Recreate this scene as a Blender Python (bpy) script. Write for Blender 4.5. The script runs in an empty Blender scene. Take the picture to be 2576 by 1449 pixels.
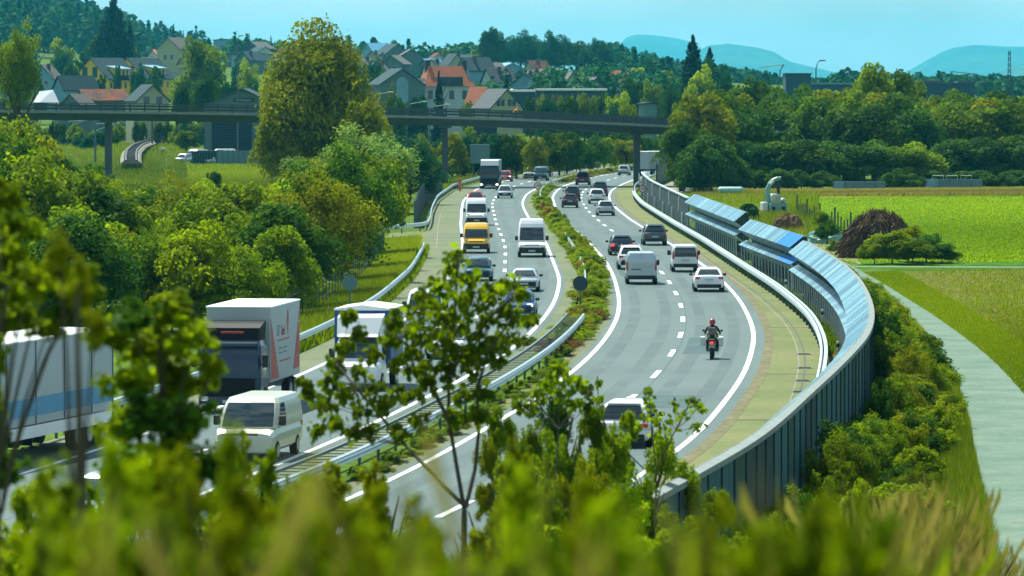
import bpy, math, random
import numpy as np
from mathutils import Vector, Matrix
R = math.radians
random.seed(7)
scn = bpy.context.scene
col = scn.collection
# ---------------------------------------------------------------- camera, light, exposure
CAMZ = 12.1
F = 12700.0            # focal length in units of a 2576-wide picture
PITCH = math.atan((724.5 - 240.0) / F)
cam_d = bpy.data.cameras.new('camera')
cam = bpy.data.objects.new('camera', cam_d); col.objects.link(cam)
cam.location = (0, 0, CAMZ); cam.rotation_euler = (math.pi / 2 - PITCH, 0, 0)
cam_d.sensor_width = 36.0; cam_d.lens = 36.0 * F / 2576.0
cam_d.clip_start = 0.5; cam_d.clip_end = 60000
cam_d.dof.use_dof = True; cam_d.dof.focus_distance = 300; cam_d.dof.aperture_fstop = 3.3
scn.camera = cam
scn.view_settings.view_transform = 'Standard'
try: scn.view_settings.look = 'None'
except Exception: pass
scn.view_settings.gamma = 1.0
scn.view_settings.use_curve_mapping = False
scn.view_settings.exposure = 0.74
scn.render.engine = 'CYCLES'
cy = scn.cycles
cy.use_denoising = True; cy.max_bounces = 6; cy.diffuse_bounces = 3; cy.glossy_bounces = 3
cy.transmission_bounces = 3; cy.transparent_max_bounces = 6; cy.volume_bounces = 0
cy.sample_clamp_indirect = 5
SUN_EL, SUN_AZ = R(56), math.atan2(-0.5, 0.87)     # azimuth measured from +Y towards +X
sd = Vector((math.sin(SUN_AZ) * math.cos(SUN_EL), math.cos(SUN_AZ) * math.cos(SUN_EL), math.sin(SUN_EL)))
sun_d = bpy.data.lights.new('sun', 'SUN'); sun_d.energy = 5.0; sun_d.angle = R(0.53); sun_d.color = (1.0, 1.0, 0.88)
sun = bpy.data.objects.new('sun', sun_d); col.objects.link(sun)
sun.rotation_euler = sd.to_track_quat('Z', 'Y').to_euler(); sun.location = (0, 0, 400)
world = bpy.data.worlds.new('World'); scn.world = world; world.use_nodes = True
nt = world.node_tree; nt.nodes.clear()
wo = nt.nodes.new('ShaderNodeOutputWorld'); bg = nt.nodes.new('ShaderNodeBackground')
sky = nt.nodes.new('ShaderNodeTexSky'); sky.sky_type = 'NISHITA'; sky.sun_disc = False
sky.sun_elevation = SUN_EL; sky.sun_rotation = SUN_AZ; sky.dust_density = 1.0; sky.altitude = 400
tint = nt.nodes.new('ShaderNodeMix'); tint.data_type = 'RGBA'; tint.blend_type = 'MULTIPLY'
tint.inputs[0].default_value = 1.0; tint.inputs[7].default_value = (0.86, 1.02, 1.14, 1)
# thin high cloud veils: pale patches mixed over the clear sky
tc = nt.nodes.new('ShaderNodeTexCoord'); mp = nt.nodes.new('ShaderNodeMapping'); mp.inputs['Scale'].default_value = (7, 7, 34)
cn = nt.nodes.new('ShaderNodeTexNoise'); cn.inputs['Scale'].default_value = 1.6; cn.inputs['Detail'].default_value = 5
cr = nt.nodes.new('ShaderNodeValToRGB'); cr.color_ramp.elements[0].position = 0.40; cr.color_ramp.elements[1].position = 0.66
cr.color_ramp.elements[1].color = (0.8, 0.8, 0.8, 1)
cm = nt.nodes.new('ShaderNodeMix'); cm.data_type = 'RGBA'; cm.inputs[7].default_value = (8.6, 9.9, 9.9, 1)
nt.links.new(tc.outputs['Generated'], mp.inputs[0]); nt.links.new(mp.outputs[0], cn.inputs['Vector'])
nt.links.new(cn.outputs['Fac'], cr.inputs[0]); nt.links.new(cr.outputs[0], cm.inputs[0])
nt.links.new(sky.outputs[0], tint.inputs[6]); nt.links.new(tint.outputs[2], cm.inputs[6])
nt.links.new(cm.outputs[2], bg.inputs[0]); bg.inputs[1].default_value = 0.069
nt.links.new(bg.outputs[0], wo.inputs[0])

# ---------------------------------------------------------------- helpers: view geometry used to survey the place
cp, sp = math.cos(PITCH), math.sin(PITCH)
def _dir(u, v):
    dx = (u - 1288.0) / F; dy = (724.5 - v) / F
    return dx, cp + dy * sp, -sp + dy * cp
def P(u, v, Y):
    d = _dir(u, v); t = Y / d[1]; return Vector((d[0] * t, Y, CAMZ + d[2] * t))
def G(u, v, z=0.0):
    d = _dir(u, v); t = (z - CAMZ) / d[2]; return Vector((d[0] * t, d[1] * t, z))
S = 0.67083
def GS(u, v, z=0.0): return G(u * S, v * S, z)
def vx(u, Y): return (u - 1288.0) / F * Y
def vz(v, Y): return CAMZ - (v - 240.0) / F * Y

# ---------------------------------------------------------------- materials
def newmat(name):
    m = bpy.data.materials.new(name); m.use_nodes = True
    return m, m.node_tree, m.node_tree.nodes['Principled BSDF']
def mat(name, c, rough=0.6, metal=0.0, var=0.12, scale=3.0, bump=0.0, coat=0.0, emit=None, spec=0.5, stretch=None, detail=6):
    m, t, b = newmat(name)
    b.inputs['Roughness'].default_value = rough; b.inputs['Metallic'].default_value = metal
    b.inputs['Specular IOR Level'].default_value = spec
    if coat: b.inputs['Coat Weight'].default_value = coat; b.inputs['Coat Roughness'].default_value = 0.06
    if emit:
        b.inputs['Emission Color'].default_value = (*emit[0], 1); b.inputs['Emission Strength'].default_value = emit[1]
    b.inputs['Base Color'].default_value = (*c, 1)
    if var or bump:
        tc = t.nodes.new('ShaderNodeTexCoord'); n = t.nodes.new('ShaderNodeTexNoise')
        n.inputs['Scale'].default_value = scale; n.inputs['Detail'].default_value = detail; n.inputs['Roughness'].default_value = 0.62
        src = tc.outputs['Object']
        if stretch:
            mp = t.nodes.new('ShaderNodeMapping'); mp.inputs['Scale'].default_value = stretch
            t.links.new(src, mp.inputs[0]); src = mp.outputs[0]
        t.links.new(src, n.inputs['Vector'])
        mr = t.nodes.new('ShaderNodeMapRange'); mr.inputs[1].default_value = 0.28; mr.inputs[2].default_value = 0.72
        mr.inputs[3].default_value = 1 - var; mr.inputs[4].default_value = 1 + var
        t.links.new(n.outputs['Fac'], mr.inputs[0])
        mx = t.nodes.new('ShaderNodeVectorMath'); mx.operation = 'SCALE'; mx.inputs[0].default_value = c
        t.links.new(mr.outputs[0], mx.inputs['Scale']); t.links.new(mx.outputs[0], b.inputs['Base Color'])
        if bump:
            bp = t.nodes.new('ShaderNodeBump'); bp.inputs['Strength'].default_value = bump; bp.inputs['Distance'].default_value = 0.05
            t.links.new(n.outputs['Fac'], bp.inputs['Height']); t.links.new(bp.outputs[0], b.inputs['Normal'])
    return m
def blendmat(name, c1, c2, c3=None, scale=0.2, scale2=3.0, rough=0.9, bump=0.3, wave=None, lo=0.4, hi=0.62, spec=0.06, amp=0.38):
    """two or three colours of one surface mixed in patches at two scales"""
    m, t, b = newmat(name); b.inputs['Roughness'].default_value = rough; b.inputs['Specular IOR Level'].default_value = spec
    tc = t.nodes.new('ShaderNodeTexCoord')
    n = t.nodes.new('ShaderNodeTexNoise'); n.inputs['Scale'].default_value = scale; n.inputs['Detail'].default_value = 7
    n2 = t.nodes.new('ShaderNodeTexNoise'); n2.inputs['Scale'].default_value = scale2; n2.inputs['Detail'].default_value = 5
    for k in (n, n2): t.links.new(tc.outputs['Object'], k.inputs['Vector'])
    r = t.nodes.new('ShaderNodeValToRGB'); r.color_ramp.elements[0].position = lo; r.color_ramp.elements[1].position = hi
    r.color_ramp.elements[0].color = (*c1, 1); r.color_ramp.elements[1].color = (*c2, 1)
    if c3: e = r.color_ramp.elements.new(hi + 0.12); e.color = (*c3, 1)
    t.links.new(n.outputs['Fac'], r.inputs[0])
    mr = t.nodes.new('ShaderNodeMapRange'); mr.inputs[1].default_value = 0.3; mr.inputs[2].default_value = 0.7
    mr.inputs[3].default_value = 1 - amp; mr.inputs[4].default_value = 1 + amp
    t.links.new(n2.outputs['Fac'], mr.inputs[0])
    mx = t.nodes.new('ShaderNodeVectorMath'); mx.operation = 'SCALE'
    t.links.new(r.outputs[0], mx.inputs[0]); t.links.new(mr.outputs[0], mx.inputs['Scale'])
    out = mx.outputs[0]
    if wave:
        w = t.nodes.new('ShaderNodeTexWave'); w.inputs['Scale'].default_value = wave[0]; w.inputs['Distortion'].default_value = 1.2
        w.inputs['Detail'].default_value = 2; w.inputs['Detail Scale'].default_value = 0.4
        mp = t.nodes.new('ShaderNodeMapping'); mp.inputs['Rotation'].default_value = (0, 0, wave[1])
        t.links.new(tc.outputs['Object'], mp.inputs[0]); t.links.new(mp.outputs[0], w.inputs['Vector'])
        mw = t.nodes.new('ShaderNodeMix'); mw.data_type = 'RGBA'; mw.inputs[7].default_value = (*wave[2], 1)
        ms = t.nodes.new('ShaderNodeMath'); ms.operation = 'MULTIPLY'; ms.inputs[1].default_value = wave[3]
        t.links.new(w.outputs['Fac'], ms.inputs[0]); t.links.new(ms.outputs[0], mw.inputs[0])
        t.links.new(out, mw.inputs[6]); out = mw.outputs[2]
    t.links.new(out, b.inputs['Base Color'])
    bp = t.nodes.new('ShaderNodeBump'); bp.inputs['Strength'].default_value = bump; bp.inputs['Distance'].default_value = 0.1
    t.links.new(n2.outputs['Fac'], bp.inputs['Height']); t.links.new(bp.outputs[0], b.inputs['Normal'])
    return m
def leafmat(name, ca, cb, trans=0.4, tcol=None, rvar=0.25):
    """leaf: colour varies leaf by leaf (attribute var) and tree by tree, light passes through"""
    m, t, b = newmat(name); b.inputs['Roughness'].default_value = 0.7; b.inputs['Specular IOR Level'].default_value = 0.04
    at = t.nodes.new('ShaderNodeAttribute'); at.attribute_name = 'var'
    mx = t.nodes.new('ShaderNodeMix'); mx.data_type = 'RGBA'
    mx.inputs[6].default_value = (*ca, 1); mx.inputs[7].default_value = (*cb, 1)
    t.links.new(at.outputs['Fac'], mx.inputs[0])
    oi = t.nodes.new('ShaderNodeObjectInfo')
    mr = t.nodes.new('ShaderNodeMapRange'); mr.inputs[3].default_value = 1 - rvar; mr.inputs[4].default_value = 1 + rvar
    t.links.new(oi.outputs['Random'], mr.inputs[0])
    sc = t.nodes.new('ShaderNodeVectorMath'); sc.operation = 'SCALE'
    t.links.new(mx.outputs[2], sc.inputs[0]); t.links.new(mr.outputs[0], sc.inputs['Scale'])
    t.links.new(sc.outputs[0], b.inputs['Base Color'])
    tr = t.nodes.new('ShaderNodeBsdfTranslucent')
    s2 = t.nodes.new('ShaderNodeVectorMath'); s2.operation = 'MULTIPLY'; s2.inputs[1].default_value = tcol or (1.5, 1.5, 0.6)
    t.links.new(sc.outputs[0], s2.inputs[0]); t.links.new(s2.outputs[0], tr.inputs[0])
    ms = t.nodes.new('ShaderNodeMixShader'); ms.inputs[0].default_value = trans
    t.links.new(b.outputs[0], ms.inputs[1]); t.links.new(tr.outputs[0], ms.inputs[2])
    t.links.new(ms.outputs[0], t.nodes['Material Output'].inputs[0])
    return m

M = {}
M['asphalt'] = blendmat('asphalt', (0.098, 0.136, 0.132), (0.116, 0.158, 0.152), (0.106, 0.146, 0.142), scale=0.06, scale2=9, rough=0.62, bump=0.08, amp=0.13)
M['shoulder'] = blendmat('shoulder_concrete', (0.125, 0.155, 0.060), (0.165, 0.180, 0.075), (0.145, 0.135, 0.075), scale=0.12, scale2=2.5, rough=0.8, bump=0.1, amp=0.13)
M['shoulder_l'] = blendmat('shoulder_pale', (0.118, 0.148, 0.085), (0.150, 0.170, 0.098), scale=0.12, scale2=2.5, rough=0.8, bump=0.1, amp=0.13)
M['strip'] = blendmat('brown_margin', (0.140, 0.135, 0.075), (0.165, 0.155, 0.085), scale=0.3, scale2=3, rough=0.9, bump=0.2)
M['white_paint'] = mat('road_white', (0.80, 0.84, 0.80), 0.55, var=0.10, scale=1.2)
M['yellow_paint'] = mat('road_yellow', (0.55, 0.52, 0.20), 0.6, var=0.15, scale=2)
M['dark_line'] = mat('joint_dark', (0.05, 0.05, 0.045), 0.8)
M['path'] = blendmat('path_concrete', (0.11, 0.175, 0.13), (0.15, 0.215, 0.165), (0.14, 0.17, 0.10), scale=0.3, scale2=3, rough=0.85, bump=0.1, amp=0.13)
M['ground'] = blendmat('ground_grass', (0.050, 0.095, 0.006), (0.085, 0.150, 0.010), (0.12, 0.13, 0.03), scale=0.08, scale2=1.4)
M['field'] = blendmat('field_grass', (0.030, 0.110, 0.002), (0.055, 0.160, 0.003), (0.085, 0.150, 0.005), scale=0.035, scale2=0.8, lo=0.38, hi=0.6)
M['tilled'] = blendmat('tilled_soil', (0.115, 0.115, 0.018), (0.090, 0.150, 0.010), (0.140, 0.125, 0.035), scale=0.09, scale2=1.1, wave=(0.75, R(-16), (0.150, 0.105, 0.035), 0.75))
M['dry'] = blendmat('dry_grass', (0.17, 0.15, 0.03), (0.11, 0.15, 0.015), scale=0.2, scale2=2)
M['soil'] = blendmat('soil_brown', (0.10, 0.065, 0.03), (0.15, 0.10, 0.05), scale=0.5, scale2=4, bump=0.6)
M['gravel'] = blendmat('gravel_pale', (0.26, 0.24, 0.18), (0.20, 0.20, 0.17), scale=0.5, scale2=4)
M['steel'] = mat('galvanised_steel', (0.50, 0.62, 0.64), 0.38, 0.55, var=0.10, scale=1.5)
M['steel_d'] = mat('dull_steel', (0.07, 0.12, 0.13), 0.6, 0.2, var=0.15, scale=2)
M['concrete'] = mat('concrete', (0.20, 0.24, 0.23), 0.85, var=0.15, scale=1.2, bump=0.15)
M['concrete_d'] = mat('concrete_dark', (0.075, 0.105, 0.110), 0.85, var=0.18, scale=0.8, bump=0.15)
M['bridge_rail'] = mat('bridge_rail', (0.035, 0.060, 0.065), 0.6, 0.2)
M['wall_dark'] = mat('barrier_dark', (0.020, 0.050, 0.055), 0.8, spec=0.2, var=0.2, scale=1.0)
M['wall_rib'] = mat('barrier_rib', (0.14, 0.21, 0.22), 0.6, 0.2, var=0.1)
M['post_white'] = mat('post_pale', (0.50, 0.58, 0.58), 0.6)
M['pv'] = mat('solar_glass', (0.075, 0.24, 0.32), 0.38, 0.0, var=0.08, scale=0.5, coat=0.2)
M['pv_blue'] = mat('solar_glass_blue', (0.004, 0.17, 0.55), 0.6, 0.0, var=0.08, spec=0.15)
M['pv_b'] = mat('solar_glass_dim', (0.045, 0.15, 0.20), 0.42, 0.0, var=0.08, spec=0.35)
M['pv_c'] = mat('solar_glass_pale', (0.14, 0.32, 0.38), 0.42, 0.0, var=0.08, coat=0.1)
M['wall_b'] = mat('barrier_teal', (0.035, 0.105, 0.120), 0.7, 0.0, var=0.25, scale=0.8, stretch=(1, 1, .3), spec=0.12)
M['wall_c'] = mat('barrier_green', (0.035, 0.085, 0.070), 0.75, 0.0, var=0.3, scale=0.8, stretch=(1, 1, .3), spec=0.1)
M['matte_black'] = mat('matte_black', (0.010, 0.012, 0.014), 0.55, var=0.1, spec=0.12)
M['pv_frame'] = mat('solar_frame', (0.05, 0.09, 0.11), 0.5, 0.4)
M['trunk'] = mat('bark', (0.065, 0.052, 0.032), 0.9, var=0.3, scale=4, bump=0.5, stretch=(1, 1, 0.3))
M['leaf_yellow'] = leafmat('leaf_olive', (0.115, 0.150, 0.002), (0.300, 0.320, 0.003), 0.42, (1.0, 1.1, 0.4), 0.06)
M['leaf_deep'] = leafmat('leaf_deep', (0.012, 0.062, 0.010), (0.105, 0.180, 0.006), 0.32)
M['leaf_bright'] = leafmat('leaf_bright', (0.085, 0.160, 0.002), (0.270, 0.350, 0.003), 0.46)
M['leaf_mid'] = leafmat('leaf_mid', (0.040, 0.105, 0.003), (0.190, 0.265, 0.004), 0.42)
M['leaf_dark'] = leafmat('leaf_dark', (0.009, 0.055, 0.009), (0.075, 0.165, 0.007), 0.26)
M['leaf_silver'] = leafmat('leaf_silver', (0.090, 0.170, 0.020), (0.230, 0.320, 0.060), 0.3, (1.1, 1.25, 0.8))
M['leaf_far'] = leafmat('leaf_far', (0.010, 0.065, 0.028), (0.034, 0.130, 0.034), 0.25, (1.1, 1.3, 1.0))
M['needle'] = leafmat('needle_dark', (0.008, 0.040, 0.028), (0.022, 0.075, 0.036), 0.2, (1.0, 1.2, 1.0))
M['leaf_red'] = leafmat('leaf_reddish', (0.16, 0.085, 0.02), (0.20, 0.13, 0.035), 0.4)
M['grass'] = leafmat('grass_blade', (0.075, 0.155, 0.003), (0.230, 0.260, 0.012), 0.45)
M['grass_tan'] = leafmat('grass_seed', (0.16, 0.170, 0.025), (0.27, 0.240, 0.065), 0.4, (1.2, 1.1, 0.8))
def paint(name, c, metal=0.0, rough=0.32): return mat('paint_' + name, c, rough, metal, var=0.03, scale=0.6, coat=0.35)
M['p_white'] = paint('white', (0.74, 0.78, 0.78)); M['p_cream'] = paint('cream', (0.50, 0.52, 0.40))
M['p_silver'] = paint('silver', (0.42, 0.50, 0.52), 0.4); M['p_grey'] = paint('grey', (0.06, 0.10, 0.11), 0.2)
M['p_black'] = paint('black', (0.012, 0.018, 0.022)); M['p_navy'] = paint('navy', (0.012, 0.035, 0.075), 0.1)
M['p_blue'] = paint('blue', (0.02, 0.10, 0.28), 0.2); M['p_teal'] = paint('teal', (0.03, 0.12, 0.15), 0.3)
M['p_red'] = paint('red', (0.38, 0.015, 0.03)); M['p_dred'] = paint('dark_red', (0.10, 0.012, 0.014))
M['p_yellow'] = paint('yellow', (0.72, 0.42, 0.008)); M['p_orange'] = paint('orange', (0.65, 0.14, 0.01))
M['tarp_blue'] = mat('tarpaulin_blue', (0.012, 0.07, 0.30), 0.45, var=0.1, scale=1.2, bump=0.2, stretch=(1, 1, .2))
M['roof_white'] = mat('roof_white', (0.78, 0.82, 0.80), 0.5, var=0.05, scale=0.8)
M['box_grey'] = mat('box_panel', (0.36, 0.42, 0.42), 0.5, var=0.05, scale=0.7)
M['print_red'] = mat('print_red', (0.42, 0.050, 0.032), 0.5, var=0.1)
M['plastic'] = mat('black_plastic', (0.012, 0.014, 0.016), 0.6)
M['rubber'] = mat('rubber', (0.010, 0.010, 0.011), 0.85)
M['rim'] = mat('alloy', (0.35, 0.38, 0.40), 0.35, 0.8, var=0)
M['glass'] = mat('tinted_glass', (0.012, 0.030, 0.036), 0.06, 0.0, var=0, spec=0.9)
M['lamp_red'] = mat('tail_lamp', (0.45, 0.01, 0.01), 0.25, var=0, coat=0.5)
M['lamp_lit'] = mat('tail_lamp_lit', (0.5, 0.01, 0.01), 0.25, var=0, emit=((1.0, 0.03, 0.02), 2.0))
M['lamp_clear'] = mat('head_lamp', (0.55, 0.60, 0.62), 0.15, 0.3, var=0, coat=1)
M['lamp_on'] = mat('head_lamp_lit', (0.8, 0.8, 0.75), 0.2, var=0, emit=((1.0, 0.93, 0.78), 3.0))
M['plate'] = mat('number_plate', (0.45, 0.50, 0.50), 0.5, var=0)
M['cream_w'] = mat('render_cream', (0.33, 0.36, 0.22), 0.85, var=0.06, scale=0.5)
M['yellow_w'] = mat('render_yellow', (0.66, 0.46, 0.015), 0.85, var=0.06, scale=0.4)
M['blue_w'] = mat('render_pale_blue', (0.15, 0.32, 0.40), 0.85, var=0.08, scale=0.5)
M['white_w'] = mat('render_white', (0.36, 0.46, 0.46), 0.85, var=0.06, scale=0.5)
M['grey_w'] = mat('render_grey', (0.085, 0.150, 0.150), 0.85, var=0.1, scale=0.5)
M['dark_w'] = mat('cladding_dark', (0.020, 0.045, 0.070), 0.8, var=0.1, scale=0.5)
M['roof_grey'] = mat('roof_slate', (0.045, 0.075, 0.082), 0.9, spec=0.1, var=0.15, scale=1.0)
M['roof_dark'] = mat('roof_dark', (0.022, 0.040, 0.048), 0.75, var=0.15, scale=1.0)
M['roof_tile'] = mat('roof_tiles', (0.34, 0.095, 0.035), 0.8, var=0.2, scale=0.9)
M['roof_old'] = blendmat('roof_old_tiles', (0.20, 0.075, 0.045), (0.10, 0.070, 0.060), scale=.3, scale2=2)
M['roof_brown'] = mat('roof_brown', (0.085, 0.080, 0.070), 0.8, var=0.2, scale=0.9)
M['roof_blue'] = mat('roof_sheet_blue', (0.06, 0.26, 0.42), 0.5, var=0.1)
M['win'] = mat('window_glass', (0.020, 0.050, 0.065), 0.12, var=0, spec=0.8)
M['sheet_white'] = mat('plastic_sheet', (0.20, 0.40, 0.33), 0.5, var=0.15, scale=2, bump=0.6)
M['skin'] = mat('skin', (0.45, 0.27, 0.19), 0.6, var=0)
M['cloth_black'] = mat('cloth_black', (0.016, 0.018, 0.024), 0.8); M['cloth_orange'] = mat('cloth_orange', (0.75, 0.22, 0.02), 0.8)
M['cloth_white'] = mat('cloth_white', (0.7, 0.72, 0.72), 0.8); M['cloth_grey'] = mat('cloth_grey', (0.12, 0.12, 0.14), 0.8)
M['hi_vis'] = mat('hi_vis_yellow', (0.50, 0.55, 0.02), 0.7, var=0)
M['machine'] = mat('machine_green', (0.16, 0.34, 0.26), 0.5, var=0.1); M['machine_w'] = mat('machine_pale', (0.42, 0.52, 0.46), 0.5)
M['wood'] = mat('weathered_wood', (0.09, 0.10, 0.05), 0.9)
M['sign_back'] = mat('sign_back', (0.030, 0.070, 0.085), 0.6, 0.3, var=0.05)
M['sign_grey'] = mat('sign_grey', (0.10, 0.20, 0.21), 0.6, 0.2, var=0.05)
M['sign_white'] = mat('sign_face', (0.60, 0.62, 0.60), 0.6, var=0); M['sign_red'] = mat('sign_red', (0.45, 0.03, 0.03), 0.5, var=0)
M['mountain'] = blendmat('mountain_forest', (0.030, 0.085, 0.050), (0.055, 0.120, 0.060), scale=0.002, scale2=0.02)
M['pannier'] = mat('pannier_alloy', (0.50, 0.56, 0.58), 0.35, 0.5, var=0.03)

# ---------------------------------------------------------------- helpers: objects and meshes
def link(o, parent=None):
    col.objects.link(o)
    if parent is not None: o.parent = parent
    return o
def thing(name, label, cat, loc=(0, 0, 0), rz=0.0, group=None):
    o = bpy.data.objects.new(name, None); o.empty_display_size = 0.3; col.objects.link(o)
    o.location = loc; o.rotation_euler = (0, 0, rz)
    return tag(o, label, cat, group)
def tag(o, label=None, cat=None, group=None, kind=None):
    if label: o['label'] = label
    if cat: o['category'] = cat
    if group: o['group'] = group
    if kind: o['kind'] = kind
    return o
class MB:
    def __init__(s): s.V = []; s.Fc = []; s.Mi = []
    def v(s, p): s.V.append(tuple(p)); return len(s.V) - 1
    def face(s, pts, m=0):
        k = [s.v(p) for p in pts]; s.Fc.append(k); s.Mi.append(m)
    def idx(s, k, m=0): s.Fc.append(list(k)); s.Mi.append(m)
    def box(s, x0, x1, y0, y1, z0, z1, m=0, b=0.0, T=None):
        cx, cyy, cz = (x0 + x1) / 2, (y0 + y1) / 2, (z0 + z1) / 2
        hx, hy, hz = abs(x1 - x0) / 2, abs(y1 - y0) / 2, abs(z1 - z0) / 2
        b = min(b, hx * .9, hy * .9, hz * .9)
        def tp(x, y, z):
            p = Vector((cx + x, cyy + y, cz + z)); return T @ p if T else p
        if b <= 0:
            k = [s.v(tp(sx * hx, sy * hy, sz * hz)) for sx in (-1, 1) for sy in (-1, 1) for sz in (-1, 1)]
            for f in ((0, 1, 3, 2), (4, 6, 7, 5), (0, 4, 5, 1), (2, 3, 7, 6), (0, 2, 6, 4), (1, 5, 7, 3)): s.idx([k[i] for i in f], m)
            return
        K = {}
        for sx in (-1, 1):
            for sy in (-1, 1):
                for sz in (-1, 1):
                    K[sx, sy, sz, 0] = s.v(tp(sx * hx, sy * (hy - b), sz * (hz - b)))
                    K[sx, sy, sz, 1] = s.v(tp(sx * (hx - b), sy * hy, sz * (hz - b)))
                    K[sx, sy, sz, 2] = s.v(tp(sx * (hx - b), sy * (hy - b), sz * hz))
        for a in (-1, 1):
            s.idx([K[a, -1, -1, 0], K[a, 1, -1, 0], K[a, 1, 1, 0], K[a, -1, 1, 0]][::a], m)
            s.idx([K[-1, a, -1, 1], K[-1, a, 1, 1], K[1, a, 1, 1], K[1, a, -1, 1]][::a], m)
            s.idx([K[-1, -1, a, 2], K[1, -1, a, 2], K[1, 1, a, 2], K[-1, 1, a, 2]][::a], m)
            for c in (-1, 1):
                s.idx([K[a, c, -1, 0], K[a, c, 1, 0], K[a, c, 1, 1], K[a, c, -1, 1]], m)
                s.idx([K[a, -1, c, 0], K[a, 1, c, 0], K[a, 1, c, 2], K[a, -1, c, 2]], m)
                s.idx([K[-1, a, c, 1], K[1, a, c, 1], K[1, a, c, 2], K[-1, a, c, 2]], m)
                for d in (-1, 1): s.idx([K[a, c, d, 0], K[a, c, d, 1], K[a, c, d, 2]], m)
    def ring(s, c, ax, r, n):
        ax = Vector(ax).normalized(); t = ax.orthogonal().normalized(); bb = ax.cross(t)
        return [s.v(Vector(c) + (t * math.cos(2 * math.pi * i / n) + bb * math.sin(2 * math.pi * i / n)) * r) for i in range(n)]
    def tube(s, pts, r, n=6, m=0, cap=True):
        pts = [Vector(p) for p in pts]
        rr = r if isinstance(r, (list, tuple)) else [r] * len(pts)
        rings = []; t0 = None
        for i, p in enumerate(pts):
            ax = (pts[min(i + 1, len(pts) - 1)] - pts[max(i - 1, 0)]).normalized()
            if t0 is None: t0 = ax.orthogonal().normalized()
            t0 = (t0 - ax * t0.dot(ax)).normalized(); bb = ax.cross(t0)
            rings.append([s.v(p + (t0 * math.cos(2 * math.pi * k / n) + bb * math.sin(2 * math.pi * k / n)) * rr[i]) for k in range(n)])
        s.bridge(rings, m, cap)
    def bridge(s, rings, m=0, cap=True, closed=True):
        n = len(rings[0])
        for a, b in zip(rings, rings[1:]):
            for k in range(n if closed else n - 1): s.idx([a[k], a[(k + 1) % n], b[(k + 1) % n], b[k]], m)
        if cap: s.idx(rings[0][::-1], m); s.idx(rings[-1], m)
    def loft(s, rings, m=0, cap=True): s.bridge([[s.v(p) for p in r] for r in rings], m, cap)
    def disc(s, c, ax, r, th, n=20, m=0):
        ax = Vector(ax).normalized(); a = s.ring(Vector(c) - ax * th / 2, ax, r, n); b = s.ring(Vector(c) + ax * th / 2, ax, r, n)
        s.bridge([a, b], m, True)
    def sweep(s, path, prof, m=0, cap=True):
        """path [(x,y,z)], profile [(offset to the right of travel, height)] closed"""
        rings = []
        n = len(path)
        for i in range(n):
            a = Vector(path[max(i - 1, 0)]); b = Vector(path[min(i + 1, n - 1)])
            d = (b - a); d.z = 0; d.normalize(); nr = Vector((d.y, -d.x, 0)); p = Vector(path[i])
            rings.append([s.v(p + nr * o + Vector((0, 0, h))) for o, h in prof])
        s.bridge(rings, m, cap)
    def build(s, name, mats, parent=None, smooth=False, loc=None):
        me = bpy.data.meshes.new(name); me.from_pydata(s.V, [], s.Fc)
        for q in (mats if isinstance(mats, (list, tuple)) else [mats]): me.materials.append(M[q] if isinstance(q, str) else q)
        if len(me.materials) > 1: me.polygons.foreach_set('material_index', s.Mi)
        if smooth: me.polygons.foreach_set('use_smooth', [True] * len(me.polygons))
        me.update()
        o = bpy.data.objects.new(name, me)
        if loc: o.location = loc
        return link(o, parent)
def inst(name, me, parent=None, loc=(0, 0, 0), rot=(0, 0, 0), scale=(1, 1, 1), m=None):
    o = bpy.data.objects.new(name, me); o.location = loc; o.rotation_euler = rot; o.scale = scale
    col.objects.link(o)
    if parent is not None: o.parent = parent
    if m is not None: o.material_slots[0].link = 'OBJECT'; o.material_slots[0].material = M[m] if isinstance(m, str) else m
    return o
def quads(name, V, var, m, nv=4):
    """many loose quads or triangles: V (n,nv,3)"""
    n = len(V); me = bpy.data.meshes.new(name)
    me.vertices.add(n * nv); me.vertices.foreach_set('co', np.ascontiguousarray(V, dtype=np.float32).ravel())
    me.loops.add(n * nv); me.loops.foreach_set('vertex_index', np.arange(n * nv, dtype=np.int32))
    me.polygons.add(n); me.polygons.foreach_set('loop_start', np.arange(0, n * nv, nv, dtype=np.int32))
    try: me.polygons.foreach_set('loop_total', np.full(n, nv, dtype=np.int32))
    except Exception: pass
    a = me.attributes.new('var', 'FLOAT', 'POINT'); a.data.foreach_set('value', np.repeat(var.astype(np.float32), nv))
    me.materials.append(M[m]); me.update(calc_edges=True); me.validate(); return me
def unitv(a): return a / np.maximum(np.linalg.norm(a, axis=1, keepdims=True), 1e-6)
def leaves(rng, C, N, size, var, up=0.08, aspect=0.62, jit=1.0):
    """leaf quads at centres C with outward normals N"""
    n = len(C)
    nr = unitv(N + rng.normal(0, jit, (n, 3)) * 0.6 + np.array([0, 0, up]))
    t = unitv(np.cross(nr, rng.normal(0, 1, (n, 3)))); b = np.cross(nr, t)
    s = size * rng.uniform(0.6, 1.35, (n, 1))
    V = np.stack([C - t * s, C - b * s * aspect + t * s * 0.1, C + t * s, C + b * s * aspect + t * s * 0.1], axis=1)
    return V, var
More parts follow.
